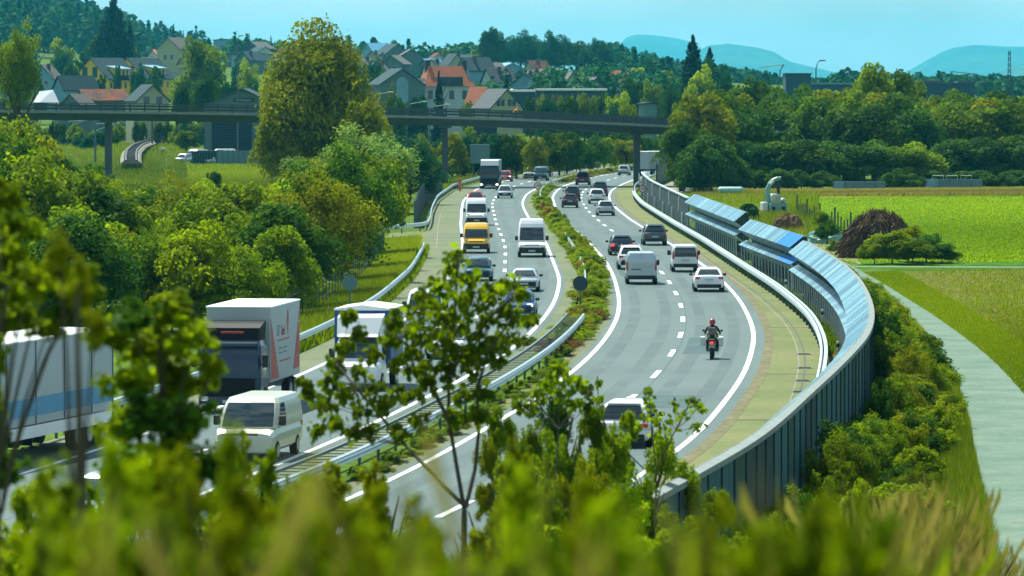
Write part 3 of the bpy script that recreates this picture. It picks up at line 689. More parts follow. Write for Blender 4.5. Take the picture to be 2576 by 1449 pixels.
sheet('gravel_yard', [(1800, 520), (1905, 515), (2010, 550), (2150, 640), (2165, 664), (2060, 640), (1960, 590)], 'gravel', -0.018)
strip('inner_verge', cRB, cBar, 128, 300, 'soil', -0.016, oa=.3, ob=0)
sheet('far_access_road', [(1660, 470), (1700, 452), (1745, 455), (1740, 478), (1712, 484)], 'gravel', -0.020)
# left meadow, path and track
sheet('mown_meadow', [(380, 470), (480, 415), (560, 412), (740, 425), (740, 470), (560, 480)], 'dry', 0.02)
# ---------------------------------------------------------------- vehicles
GLS = 'glass'
def wheel(t, x, y, r=.33, w=.23, rim='rim'):
    b = MB(); b.disc((0, 0, 0), (1, 0, 0), r, w, 18); ty = b.build('tyre', 'rubber', t, loc=(x, y, r))
    b = MB(); s = 1 if x > 0 else -1; b.disc((s * (w / 2 + .005), 0, 0), (1, 0, 0), r * .62, .03, 14); b.build('rim', rim, ty)
    return ty
def body_rings(W, L, st, zb, belt):
    """stations (y, halfwidth, top z) from nose to tail"""
    out = []
    for y, hw, zt, z0 in st:
        m = (z0 + zt) / 2
        half = [(hw * .86, z0), (hw * .98, z0 + .10), (hw, z0 + (zt - z0) * .45), (hw * .985, z0 + (zt - z0) * .72), (hw * .93, zt - .035), (hw * .80, zt)]
        ring = [(x, y, z) for x, z in half] + [(0, y, zt + .02 * (hw > .5))] + [(-x, y, z) for x, z in half[::-1]]
        out.append(ring)
    return out
def cabin(t, hw0, hw1, z0, z1, yf0, yf1, yr0, yr1, paintm, roofm=None, side=True, rear=True, nside=2, glass_side_to=None, bulge=.05, glassz=(.1, .90)):
    """greenhouse: base (hw0, yf0, yr0) at z0 to roof (hw1, yf1, yr1) at z1"""
    rings = []; N = 7
    def par(k):
        e = k ** 1.0
        return hw0 + (hw1 - hw0) * k - bulge * .0 + bulge * math.sin(k * math.pi) * .5, yf0 + (yf1 - yf0) * k + bulge * math.sin(k * math.pi), yr0 + (yr1 - yr0) * k - bulge * math.sin(k * math.pi), z0 + (z1 - z0) * k
    for i in range(N):
        hw, yf, yr, z = par(i / (N - 1)); c = .10
        if i == N - 1: hw, yf, yr = hw - .04, yf - .05, yr + .05; z += .0
        rings.append([(hw - c, yf + .03, z), (hw, yf - c * 1.6, z), (hw, yr + c, z), (hw - c, yr, z), (-hw + c, yr, z), (-hw, yr + c, z), (-hw, yf - c * 1.6, z), (-hw + c, yf + .03, z), (0, yf + .07, z)])
    hw, yf, yr, z = par(1)
    rings.append([((a[0]) * .82, (yf + yr) / 2 + (a[1] - (yf + yr) / 2) * .86, z + .045) for a in rings[-1]])
    b = MB(); b.loft(rings, 0); b.build('cabin', roofm or paintm, t, smooth=False)
    g0, g1 = glassz
    def patch(name, fn, nx=5, ny=4, m=GLS):
        b = MB(); K = [[b.v(fn(i / nx, j / ny)) for i in range(nx + 1)] for j in range(ny + 1)]
        for j in range(ny):
            for i in range(nx): b.idx([K[j][i], K[j][i + 1], K[j + 1][i + 1], K[j + 1][i]])
        return b.build(name, m, t, smooth=True)
    def front(a, c):
        k = g0 + (g1 - g0) * c; hw, yf, yr, z = par(k); x = (hw - .13) * (2 * a - 1); return (x, yf + .055 + .05 * (1 - abs(2 * a - 1)), z)
    patch('windscreen', front)
    if rear:
        def back(a, c):
            k = g0 + .02 + (g1 - g0 - .02) * c; hw, yf, yr, z = par(k); return ((hw - .14) * (1 - 2 * a), yr - .018, z)
        patch('rear_window', back)
    if side:
        yend = glass_side_to
        for s in (-1, 1):
            def sd_(a, c):
                k = g0 + .03 + (g1 - g0 - .06) * c; hw, yf, yr, z = par(k); A = yf - .32; B = (yr + .22) if yend is None else yend
                return (s * (hw + .012), A + (B - A) * (a if s < 0 else 1 - a) if s < 0 else A + (B - A) * a, z)
            patch('side_window', sd_)
def lamps(t, x, y, z, w, h, m, d=.05, name='headlight'):
    for s in (-1, 1):
        b = MB(); b.box(-w / 2, w / 2, -d, d, -h / 2, h / 2, 0, .03); b.build(name, m, t, loc=(s * x, y, z))
def mirrors(t, x, y, z, m='plastic', h=.16):
    for s in (-1, 1):
        b = MB(); b.box(0, .22, -.06, .06, -h / 2, h / 2, 0, .03); b.box(-.1, .06, -.02, .02, -h / 3, -h / 5)
        ob = b.build('mirror', m, t, loc=(s * x, y, z)); ob.rotation_euler = (0, 0, 0 if s > 0 else math.pi)
def put(kind, uv, name, label, cat, fwd, group, build, L, W=None, hdg=None, curvec=None, lat=0):
    """near end of the vehicle stands at the surveyed point; heading follows the lane"""
    g = G(*uv); c = curvec if curvec is not None else (cA_m if fwd < 0 else cB_m)
    s = slope(c, g.y) if hdg is None else hdg; q = math.sqrt(1 + s * s); d = Vector((s / q, 1 / q, 0))
    ctr = g + d * (L / 2); rz = -math.atan(s) if fwd > 0 else math.pi - math.atan(s)
    t = thing(name, label, cat, (ctr.x, ctr.y, 0.005), rz, group); build(t); return t
GA, GB = 'vehicles coming towards the viewer', 'vehicles driving away'
def car(pm, L=4.4, W=1.8, H=1.46, kind='hatch', lit_head=False, lit_tail=False, roof=None, rails=False, tail='tail_wide', dark_low=False):
    def bld(t):
        h = W / 2; y0 = L / 2; suv = H > 1.58; belt = .93 if not suv else 1.06; zb = .24 if not suv else .32; hood = belt - .06
        sedan = kind == 'sedan'; tz = belt + (.10 if sedan else .02)
        st = [(y0, h * .66, .58 + zb * .3, zb + .06), (y0 - .06, h * .86, .68 + zb * .3, zb), (y0 - .22, h * .955, hood - .12, zb), (y0 - .75, h * .985, hood - .03, zb), (y0 - 1.25, h, hood, zb), (0, h, belt, zb), (-y0 + .9, h, belt + .01, zb),
              (-y0 + .30, h * .975, tz, zb), (-y0 + .08, h * .93, tz - .03, zb + .02), (-y0, h * .84, tz - .18, zb + .10)]
        b = MB(); b.loft(body_rings(W, L, st, zb, belt)); b.build('body', pm, t, smooth=True)
        if sedan: cabin(t, h - .06, h - .30, belt - .02, H, y0 - 1.10, y0 - 1.85, -y0 + .62, -y0 + 1.35, pm, roof)
        elif kind == 'wagon': cabin(t, h - .06, h - .27, belt - .02, H, y0 - 1.05, y0 - 1.75, -y0 + .10, -y0 + .50, pm, roof)
        else: cabin(t, h - .06, h - .27, belt - .02, H, y0 - .98, y0 - 1.65, -y0 + .08, -y0 + .62, pm, roof)
        for sx in (-1, 1):
            for yy in (y0 - .85, -y0 + .88): wheel(t, sx * (h - .105), yy, .33 if not suv else .37)
        b = MB(); b.box(-h * .80, h * .80, -.03, .03, -.16, .14, 0, .03); b.build('front_grille', 'plastic', t, loc=(0, y0 - .01, .50))
        lamps(t, h * .70, y0 - .13, .70 if not suv else .80, .34, .15, 'lamp_on' if lit_head else 'lamp_clear')
        b = MB(); b.box(-h * .80, h * .80, -.04, .03, -.12, .10, 0, .03); b.build('rear_bumper', 'plastic', t, loc=(0, -y0 - .005, zb + .14))
        lamps(t, h * .76, -y0 + .05, tz - .17, .30, .15, 'lamp_lit' if lit_tail else 'lamp_red', .07, 'tail_light')
        for yy in (y0 + .035, -y0 - .04):
            b = MB(); b.box(-.26, .26, -.01, .01, -.06, .06); b.build('number_plate', 'plate', t, loc=(0, yy, .52 if yy > 0 else (.72 if not sedan else .78)))
        if kind == 'hatch' or kind == 'wagon':
            b = MB(); b.box(-h * .6, h * .6, -.12, .1, -.02, .02, 0, .01); b.build('spoiler', pm, t, loc=(0, -y0 + .50, H + .01))
        mirrors(t, h + .0, y0 - 1.45, belt + .06, 'plastic')
        if rails:
            for s in (-1, 1):
                b = MB(); b.tube([(0, .9, 0), (0, .8, .06), (0, -.9, .06), (0, -1.0, 0)], .02, 4); b.build('roof_rail', 'steel', t, loc=(s * (h - .3), 0, H + .03))
    return bld
def van(pm, L=5.4, W=2.04, H=2.45, lit=False, rear_glass=False, bump='plastic', text=None, hoodz=1.18, nose=.95, tailm='lamp_red', lowgrille=True):
    def bld(t):
        h = W / 2; y0 = L / 2; belt = hoodz + .02; zb = .32
        st = [(y0, h * .72, .82, zb + .05), (y0 - .06, h * .90, .96, zb), (y0 - .30, h * .97, hoodz - .12, zb), (y0 - nose, h * .99, hoodz, zb), (y0 - nose - .8, h, belt, zb), (-y0 + .3, h, belt, zb), (-y0 + .04, h * .985, belt, zb), (-y0, h * .96, belt - .01, zb + .05)]
        b = MB(); b.loft(body_rings(W, L, st, zb, belt)); b.build('body', pm, t, smooth=False)
        cabin(t, h - .01, h - .13, belt - .03, H, y0 - nose + .12, y0 - nose - .75, -y0 + .01, -y0 + .10, pm, None, True, rear_glass, glass_side_to=y0 - nose - 1.5, bulge=.06, glassz=(.06, .66 if H > 2.2 else .85))
        for sx in (-1, 1):
            for yy in (y0 - .95, -y0 + 1.0): wheel(t, sx * (h - .115), yy, .34)
        b = MB(); b.box(-h * .93, h * .93, -.05, .04, -.28, .16, 0, .05); b.build('front_bumper', bump, t, loc=(0, y0 - .02, .60))
        b = MB(); b.box(-h * .52, h * .52, -.03, .03, -.05, .05, 0, .02); b.build('front_grille', 'plastic', t, loc=(0, y0 - .06, .92))
        lamps(t, h * .74, y0 - .19, .98, .28, .24, 'lamp_on' if lit else 'lamp_clear')
        lamps(t, h - .09, -y0 + .02, 1.15, .13, .55 if tailm == 'lamp_red' else .4, tailm, .035, 'tail_light')
        b = MB(); b.box(-h * .90, h * .90, -.06, .05, -.12, .12, 0, .03); b.build('rear_bumper', 'plastic', t, loc=(0, -y0 - .01, .46))
        b = MB(); b.box(-.26, .26, -.01, .01, -.06, .06); b.build('number_plate', 'plate', t, loc=(-.35 if not rear_glass else 0, -y0 - .045 if rear_glass else -y0 - .012, .82))
        b = MB(); b.box(-.26, .26, -.01, .01, -.06, .06); b.build('number_plate', 'plate', t, loc=(0, y0 + .03, .50))
        mirrors(t, h + .0, y0 - nose - .25, belt + .22, 'plastic', .34)
        if not rear_glass:
            b = MB(); b.box(-.008, .008, -.004, .004, 0, 1.5); b.build('door_gap', 'plastic', t, loc=(0, -y0 + .01, .6))
            b = MB(); b.box(-.30, .30, -.01, .01, -.03, .03); b.build('door_handle', 'plastic', t, loc=(-.35, -y0 - .006, .98))
        if text: textobj(text, t, (0, -y0 + .03, H - .42), (math.pi / 2, 0, 0), .26, 'print_red')
    return bld
def textobj(s, parent, loc, rot, size, m, name='lettering'):
    c = bpy.data.curves.new(name, 'FONT'); c.body = s; c.size = size; c.align_x = 'CENTER'; c.align_y = 'CENTER'; c.extrude = .004
    o = bpy.data.objects.new(name, c); col.objects.link(o)
    me = bpy.data.meshes.new_from_object(o.evaluated_get(bpy.context.evaluated_depsgraph_get())); bpy.data.objects.remove(o)
    me.name = name; me.materials.clear(); me.materials.append(M[m])
    o = bpy.data.objects.new(name, me); o.location = loc; o.rotation_euler = rot; return link(o, parent)
def cab(t, W, y1, H, pm, lit, roofm=None, deflector=None, dark='plastic', Lc=2.0, visor=False):
    h = W / 2
    b = MB()
    rings = []
    for k, (z, yo, hw) in enumerate(((.45, .02, h - .06), (.8, .06, h - .02), (1.35, .06, h), (2.0, -.02, h), (2.55, -.14, h - .03), (H - .25, -.26, h - .06), (H, -.42, h - .13))):
        y = y1 + yo; rings.append([(hw - .12, y, z), (hw, y - .14, z), (hw, y1 - Lc, z), (-hw, y1 - Lc, z), (-hw, y - .14, z), (-hw + .12, y, z)])
    b.loft(rings); b.build('cab', pm, t)
    q = MB(); K = [(-h + .16, y1 + .075, 1.42), (h - .16, y1 + .075, 1.42), (h - .20, y1 - .10, 2.38), (-h + .20, y1 - .10, 2.38)]
    q.face(K); q.face([(x, y - .02, z) for x, y, z in K[::-1]]); q.build('windscreen', 'glass', t)
    q = MB(); q.box(-h + .22, h - .22, -.03, .03, -.42, .42, 0, .04); q.build('grille', 'matte_black', t, loc=(0, y1 + .07, .92))
    q = MB(); q.box(-h + .02, h - .02, -.10, .08, -.18, .18, 0, .05); q.build('bumper', pm, t, loc=(0, y1 + .04, .48))
    lamps(t, h - .25, y1 + .12, .56, .30, .16, 'lamp_on' if lit else 'lamp_clear')
    for s in (-1, 1):
        q = MB(); K = [(s * (h + .012), y1 - .25, 1.42), (s * (h + .012), y1 - 1.2, 1.42), (s * (h - .02), y1 - 1.2, 2.3), (s * (h - .02), y1 - .42, 2.3)]
        q.face(K if s > 0 else K[::-1]); q.build('side_window', 'glass', t)
    mirrors(t, h + .05, y1 - .05, 2.0, 'plastic', .5)
    if visor: q = MB(); q.box(-h + .08, h - .08, -.12, .12, -.10, .10, 0, .05); q.build('sun_visor', 'p_navy', t, loc=(0, y1 + .02, 2.62))
    q = MB(); q.box(-.26, .26, -.01, .01, -.06, .06); q.build('number_plate', 'plate', t, loc=(0, y1 + .135, .45))
def cargo(t, W, y0, y1, z0, z1, sidem, roofm, frame='box_grey', peak=0):
    h = W / 2; b = MB(); b.box(-h, h, y0, y1, z0, z1 - .06, 0, .03); b.build('box_body', sidem, t)
    b = MB()
    if peak: b.loft([[(-h - .02, y, z1 - .09), (h + .02, y, z1 - .09), (h + .02, y, z1 - .02), (0, y, z1 + peak), (-h - .02, y, z1 - .02)] for y in (y0 - .02, y1 + .02)])
    else: b.box(-h - .03, h + .03, y0 - .03, y1 + .03, z1 - .08, z1, 0, .03)
    b.build('roof', roofm, t)
    b = MB(); b.box(-h * .8, h * .8, y0 + .1, y1 - .1, z0 - .22, z0 - .01); b.build('chassis', 'plastic', t)

# --- left carriageway (coming towards the viewer)
def black_truck(t):
    cab(t, 2.5, 4.2, 3.02, 'p_black', True); cargo(t, 2.5, -4.2, 2.05, 1.05, 3.75, 'box_grey', 'roof_white')
    b = MB(); b.loft([[(-1.15, 4.05, 3.0), (1.15, 4.05, 3.0), (1.1, 3.7, 3.62), (-1.1, 3.7, 3.62)], [(-1.2, 2.3, 3.0), (1.2, 2.3, 3.0), (1.15, 2.3, 3.75), (-1.15, 2.3, 3.75)]]); b.build('roof_deflector', 'p_white', t)
    for yy in (3.1, -2.4, -3.2):
        for s in (-1, 1): wheel(t, s * 1.08, yy, .5, .3)
put('truck', (1231, 475), 'black_truck', 'black truck with white roof deflector passing under the bridge', 'truck', -1, GA, black_truck, 8.4)
put('car', (1270, 457), 'parked_red_car'.replace('parked_', ''), 'red car half hidden behind the black truck', 'car', -1, GA, car('p_red', 4.2, 1.76, 1.5, lit_head=True), 4.2)
put('car', (1331, 448), 'silver_car', 'pale silver car beside the dark teal van beyond the bridge', 'car', -1, GA, car('p_silver', 4.3, 1.78, 1.46, lit_head=True), 4.3)
put('van', (1359, 455), 'teal_van', 'dark teal van beside the pale silver car beyond the bridge', 'van', -1, GA, van('p_teal', 5.0, 1.95, 1.98, hoodz=1.05), 5.0)
put('car', (1270, 499), 'silver_hatchback', 'silver hatchback just in front of the bridge shadow, behind no truck', 'car', -1, GA, car('p_silver', 4.25, 1.78, 1.48, lit_head=False), 4.25)
put('car', (1196, 520), 'red_car', 'red-roofed car right behind the white van in the outer lane', 'car', -1, GA, car('p_red', 4.2, 1.78, 1.6), 4.2)
put('van', (1199, 568), 'white_van', 'white high-roof van ahead of the red-roofed car, behind the yellow van', 'van', -1, GA, van('p_white', 5.4, 2.05, 2.45), 5.4)
put('van', (1198, 638), 'yellow_van', 'bright yellow van with black lower bumper', 'van', -1, GA, van('p_yellow', 5.2, 2.05, 2.22, hoodz=1.12, lit=False), 5.2)
put('van', (1338, 648), 'large_white_van', 'large white high-roof van in the left carriageway beside the median', 'van', -1, GA, van('p_white', 6.0, 2.08, 2.75, lit=True), 6.0)
put('car', (1203, 708), 'teal_car', 'dark blue-green car behind the tip of the sapling', 'car', -1, GA, car('p_teal', 4.3, 1.8, 1.5), 4.3)
put('car', (1318, 735), 'silver_coupe', 'silver sports car with low bonnet above the blue car', 'car', -1, GA, car('p_silver', 4.5, 1.85, 1.34, 'sedan'), 4.5)
put('car', (1302, 801), 'blue_car', 'deep blue car with lit headlamp beside the sapling leaves', 'car', -1, GA, car('p_blue', 4.4, 1.85, 1.42, 'sedan', lit_head=True), 4.4)
put('van', (1066, 832), 'white_people_carrier', 'white van partly covered by the sapling in the outer lane', 'van', -1, GA, van('p_white', 5.2, 1.95, 2.0, hoodz=1.05, bump='p_white'), 5.2)
put('car', (1120, 905), 'white_car', 'white car seen only through the middle of the sapling crown', 'car', -1, GA, car('p_white', 4.5, 1.84, 1.45), 4.5)
def blue_truck(t):
    W = 2.35
    van('p_white', 6.6, 2.0, 2.35, lit=False, bump='p_white')(t) if False else None
    h = 1.0; y1 = 3.3
    st = [(y1, h * .75, .85, .38), (y1 - .06, h * .92, 1.0, .32), (y1 - .3, h, 1.15, .32), (y1 - 1.0, h, 1.24, .32), (y1 - 2.3, h, 1.3, .32), (y1 - 2.4, h, 1.3, .32)]
    b = MB(); b.loft(body_rings(2.0, 6.6, st, .3, 1.2)); b.build('body', 'p_white', t)
    cabin(t, h - .02, h - .16, 1.22, 2.25, y1 - .85, y1 - 1.5, y1 - 2.35, y1 - 2.3, 'p_white', None, True, False)
    b = MB(); b.loft([[(-.85, y1 - 1.05, 2.18), (.85, y1 - 1.05, 2.18), (.80, y1 - 1.2, 2.30), (-.80, y1 - 1.2, 2.30)], [(-.98, y1 - 1.75, 2.2), (.98, y1 - 1.75, 2.2), (.95, y1 - 1.65, 2.95), (-.95, y1 - 1.65, 2.95)], [(-.98, y1 - 2.35, 2.2), (.98, y1 - 2.35, 2.2), (.95, y1 - 2.35, 3.1), (-.95, y1 - 2.35, 3.1)]])
    b.build('roof_deflector', 'p_white', t)
    textobj('unimer', t, (-.1, y1 - 1.50, 2.68), (R(70), 0, math.pi), .34, 'p_blue')
    cargo(t, W, -3.3, y1 - 2.45, 1.0, 3.3, 'tarp_blue', 'roof_white', peak=.14)
    for yy in (2.35, -1.9):
        for s in (-1, 1): wheel(t, s * .92, yy, .36)
    mirrors(t, 1.03, y1 - 1.3, 1.5, 'plastic', .4); lamps(t, .75, y1 - .17, .95, .28, .2, 'lamp_clear')
    b = MB(); b.box(-.9, .9, -.04, .04, -.2, .12, 0, .04); b.build('bumper', 'p_white', t, loc=(0, y1 - .01, .55))
put('truck', (893, 985), 'blue_tarp_truck', 'white-cab light truck with blue tarpaulin box, behind the grey box truck', 'truck', -1, GA, blue_truck, 6.6)
def box_truck(t):
    W = 2.5; cab(t, 2.4, 4.6, 2.75, 'p_navy', False, Lc=1.9, visor=True)
    b = MB(); b.loft([[(-.85, 4.10, 2.72), (.85, 4.10, 2.72), (.92, 4.04, 2.80), (-.92, 4.04, 2.80)], [(-.95, 4.0, 2.72), (.95, 4.0, 2.72), (1.05, 3.88, 3.22), (-1.05, 3.88, 3.22)], [(-1.05, 3.5, 2.72), (1.05, 3.5, 2.72), (1.1, 3.45, 3.38), (-1.1, 3.45, 3.38)], [(-1.05, 2.75, 2.72), (1.05, 2.75, 2.72), (1.1, 2.75, 3.46), (-1.1, 2.75, 3.46)]]); b.build('roof_deflector', 'matte_black', t)
    b = MB(); b.box(-.45, .45, -.02, .02, -.05, .05, 0, .02); ob = b.build('deflector_print', 'print_red', t, loc=(0, 3.97, 3.05)); ob.rotation_euler = (R(-12), 0, 0)
    cargo(t, W, -4.6, 2.55, 1.05, 4.0, 'box_grey', 'roof_white')
    x = -1.25 - .006                          # local -x side faces the viewer's right
    def tri(pts, m, nm): b = MB(); b.face([(x, y, z) for y, z in pts]); b.face([(x + .004, y, z) for y, z in pts[::-1]]); return b.build(nm, m, t)
    tri([(2.50, 3.55), (2.50, 1.15), (.55, 1.15)], 'print_red', 'red_wedge'); tri([(-4.5, 3.7), (-2.9, 1.3), (-4.5, 1.3)], 'print_red', 'red_wedge')
    for k in range(4): tri([(-4.5, 1.75 + k * .45), (-3.3 - k * .28, 1.75 + k * .45), (-3.3 - k * .28, 1.80 + k * .45), (-4.5, 1.80 + k * .45)], 'roof_white', 'pale_stripe')
    tri([(.9, 2.62), (-2.0, 2.62), (-2.0, 2.56), (.9, 2.56)], 'print_red', 'red_line'); tri([(.5, 1.80), (-2.2, 1.80), (-2.2, 1.74), (.5, 1.74)], 'print_red', 'red_line')
    textobj('ST', t, (x - .006, .75, 2.95), (math.pi / 2, 0, -math.pi / 2), .62, 'p_teal'); textobj('Tnel', t, (x - .006, -.35, 2.93), (math.pi / 2, 0, -math.pi / 2), .55, 'print_red')
    for yy, zz in ((0.2, 2.3), (-.9, 2.3), (.2, 2.12), (-.9, 2.12), (-1.5, 1.5)): tri([(yy + .4, zz), (yy - .4, zz), (yy - .4, zz - .05), (yy + .4, zz - .05)], 'p_teal', 'small_print')
    b = MB(); pts = [(x - .004, -1.55 + .24 * math.cos(a) * (1 if math.sin(a) > -.3 else .6), 3.22 + .52 * math.sin(a)) for a in np.linspace(0, 2 * math.pi, 17)[:-1]]; b.face(pts); b.build('red_figure', 'print_red', t)
    for yy in (3.5, -2.6, -3.7):
        for s in (-1, 1): wheel(t, s * 1.05, yy, .48, .3)
    b = MB(); b.box(-1.2, 1.2, -.05, .05, -.12, .12); b.build('underrun_bar', 'steel', t, loc=(0, -4.55, .65))
put('truck', (578, 1040), 'box_truck', 'navy-cab box truck with red wedges and lettering on its side', 'truck', -1, GA, box_truck, 9.2, hdg=.115)
put('van', (610, 1165), 'cream_van', 'pale cream van with ribbed roof in front of the box truck', 'van', -1, GA, van('p_cream', 5.4, 2.0, 2.05, hoodz=1.1, bump='p_cream', lit=True), 5.4, hdg=.15)
def trailer(t):
    cargo(t, 2.55, -6.8, 6.8, 1.15, 4.0, 'box_grey', 'roof_white')
    for y in (-6.78, -4.4, -1.4, 1.6, 4.6): b = MB(); b.box(-.012, .012, -.03, .03, 0, 2.75); b.build('seam', 'steel_d', t, loc=(-1.29, y, 1.18))
    b = MB(); b.box(-.01, .01, -6.7, 6.7, -.3, .3); b.build('blue_band', 'roof_blue', t, loc=(-1.285, 0, 1.75))
    b = MB(); b.box(-.02, .02, -6.7, 6.7, -.4, .0); b.build('side_skirt', 'roof_white', t, loc=(-1.24, 0, 1.12))
    for yy in (-5.6, -4.3, -3.0):
        for s in (-1, 1): wheel(t, s * 1.08, yy, .5, .3)
    for s in (-1, 1): b = MB(); b.box(-.06, .06, -.06, .06, 0, 1.1); b.build('landing_leg', 'steel_d', t, loc=(s * .9, 3.6, .05))
g = P(283, 870, 176); tr_h = .235
d = Vector((tr_h, 1, 0)).normalized(); rgt = Vector((d.y, -d.x, 0)); c0 = Vector((g.x, g.y, 0)) - d * 6.8 - rgt * 1.27
t = thing('white_trailer', 'white and pale blue semi-trailer at the left edge behind leaves', 'trailer', (c0.x, c0.y, .005), math.pi - math.atan(tr_h), GA); trailer(t)
put('car', (215, 1345), 'silver_estate', 'silver car glimpsed through the leaves below the trailer', 'car', -1, GA, car('p_silver', 4.5, 1.82, 1.5, 'wagon'), 4.5, hdg=.2)
# --- right carriageway (driving away)
put('pickup', (1465, 466), 'red_pickup', 'dark red pick-up beside the median beyond the bridge shadow', 'pick-up', 1, GB, car('p_dred', 5.0, 1.9, 1.78, 'wagon'), 5.0)
put('car', (1568, 441), 'silver_hatchback', 'small silver car nearest to the right bridge pier, far away', 'car', 1, GB, car('p_silver', 4.0, 1.75, 1.5), 4.0)
put('car', (1509, 494), 'navy_suv', 'dark blue off-roader ahead of the white one near the bridge shadow', 'car', 1, GB, car('p_navy', 4.7, 1.9, 1.72), 4.7)
put('car', (1440, 506), 'black_estate', 'black estate car with roof rails under the bridge shadow', 'car', 1, GB, car('p_black', 4.7, 1.84, 1.62, 'wagon', rails=True), 4.7)
put('car', (1434, 523), 'black_hatchback', 'black small car right behind the black estate', 'car', 1, GB, car('p_black', 4.0, 1.76, 1.45), 4.0)
put('car', (1502, 513), 'white_suv', 'white off-roader between the dark blue one and the silver car', 'car', 1, GB, car('p_white', 4.5, 1.84, 1.62, dark_low=True), 4.5)
put('car', (1524, 543), 'silver_car', 'silver car with red tail lamps behind the white off-roader', 'car', 1, GB, car('p_silver', 4.3, 1.80, 1.46, lit_tail=False), 4.3)
put('car', (1648, 618), 'grey_suv', 'dark grey off-roader on the right edge line', 'car', 1, GB, car('p_grey', 4.7, 1.93, 1.66), 4.7)
put('car', (1564, 643), 'navy_estate', 'dark navy car with red tail lamps ahead of the white one', 'car', 1, GB, car('p_navy', 4.5, 1.82, 1.48, 'hatch', lit_tail=True), 4.5)
put('car', (1588, 679), 'white_suv', 'white car hidden behind the pale van', 'car', 1, GB, car('p_white', 4.5, 1.84, 1.6, rails=True), 4.5)
put('van', (1614, 716), 'pale_van', 'pale grey-blue panel van seen from behind with faint lettering', 'van', 1, GB, van('p_silver', 5.0, 2.0, 2.0, hoodz=1.05, text='SERVICE'), 5.0)
put('van', (1724, 685), 'white_small_van', 'small white van with rear window and red lamps', 'van', 1, GB, van('p_white', 4.6, 1.82, 1.82, rear_glass=True, hoodz=1.0, nose=1.0), 4.6)
put('car', (1784, 735), 'white_saloon', 'white saloon with dark tail lamps at the right edge line', 'car', 1, GB, car('p_white', 4.65, 1.87, 1.42, 'sedan'), 4.65)
t = put('car', (1566, 1128), 'patrol_car', 'white estate car with roof box nearest to the viewer behind bushes', 'car', 1, GB, car('p_white', 4.7, 1.9, 1.5, 'wagon'), 4.7)
b = MB(); b.box(-.12, .12, -.3, .3, 0, .07, 0, .02); b.build('roof_sign', 'roof_white', t, loc=(0, .3, 1.53))
def far_truck(t):
    cargo(t, 2.5, -3.6, 3.6, 1.0, 3.7, 'box_grey', 'roof_white')
    cab(t, 2.4, 5.2, 2.7, 'p_white', False, Lc=1.5)
    for yy in (-2.4, 4.2):
        for s in (-1, 1): wheel(t, s * 1.05, yy, .48, .3)
t = thing('far_box_truck', 'pale box truck beyond the noise wall under the bridge', 'truck', (vx(1650, 760), 762, 0.005), R(-35), GB); far_truck(t)
t = thing('blue_car', 'light blue car beyond the noise wall beside the box truck', 'car', (vx(1691, 785), 785, .005), R(-40), GB); car('p_blue', 4.3, 1.8, 1.5)(t)

# ---------------------------------------------------------------- people
def person_mesh(name, J, E, root, parent, parts, helmet=None):
    """one continuous skinned body; J joint -> (pos, radius); parts: function centre -> material index"""
    names = list(J); me = bpy.data.meshes.new(name)
    me.from_pydata([J[k][0] for k in names], [(names.index(a), names.index(c)) for a, c in E], []); 
    o = bpy.data.objects.new(name, me); col.objects.link(o)
    md = o.modifiers.new('skin', 'SKIN'); md.use_smooth_shade = True
    for i, k in enumerate(names):
        sv = me.skin_vertices[0].data[i]; r = J[k][1]; sv.radius = (r, r) if not isinstance(r, tuple) else r; sv.use_root = (k == root)
    o.modifiers.new('sub', 'SUBSURF').levels = 1; o.modifiers['sub'].render_levels = 1
    dg = bpy.context.evaluated_depsgraph_get(); m2 = bpy.data.meshes.new_from_object(o.evaluated_get(dg)); m2.name = name
    bpy.data.objects.remove(o); mats, fn = parts
    m2.materials.clear()
    for q in mats: m2.materials.append(M[q])
    m2.polygons.foreach_set('material_index', [fn(p.center) for p in m2.polygons]); m2.polygons.foreach_set('use_smooth', [True] * len(m2.polygons)); m2.update()
    o = bpy.data.objects.new(name, m2); return link(o, parent)
ED = [('pelvis', 'waist'), ('waist', 'chest'), ('chest', 'neck'), ('neck', 'head'), ('head', 'crown'), ('chest', 'shl'), ('shl', 'ell'), ('ell', 'hal'), ('chest', 'shr'), ('shr', 'elr'), ('elr', 'har'),
      ('pelvis', 'hpl'), ('hpl', 'knl'), ('knl', 'anl'), ('anl', 'tol'), ('pelvis', 'hpr'), ('hpr', 'knr'), ('knr', 'anr'), ('anr', 'tor')]
def rider_j():
    return {'pelvis': ((0, 0, .92), .15), 'waist': ((0, .06, 1.10), .145), 'chest': ((0, .17, 1.36), .17), 'neck': ((0, .24, 1.52), .06), 'head': ((0, .28, 1.62), .085), 'crown': ((0, .29, 1.72), .07),
      'shl': ((-.20, .20, 1.42), .075), 'ell': ((-.34, .36, 1.20), .055), 'hal': ((-.33, .66, 1.15), .045), 'shr': ((.20, .20, 1.42), .075), 'elr': ((.34, .36, 1.20), .055), 'har': ((.33, .66, 1.15), .045),
      'hpl': ((-.13, .06, .88), .10), 'knl': ((-.26, .44, .78), .075), 'anl': ((-.24, .16, .40), .055), 'tol': ((-.25, .32, .34), .04), 'hpr': ((.13, .06, .88), .10), 'knr': ((.26, .44, .78), .075), 'anr': ((.24, .16, .40), .055), 'tor': ((.25, .32, .34), .04)}
g = G(1790, 905); s = slope(cB_m, g.y); ctr = g + Vector((s, 1, 0)).normalized() * 1.05
moto = thing('motorcycle', 'touring motorcycle with pale square side cases on the right carriageway', 'motorcycle', (ctr.x, ctr.y, .005), -math.atan(s), GB)
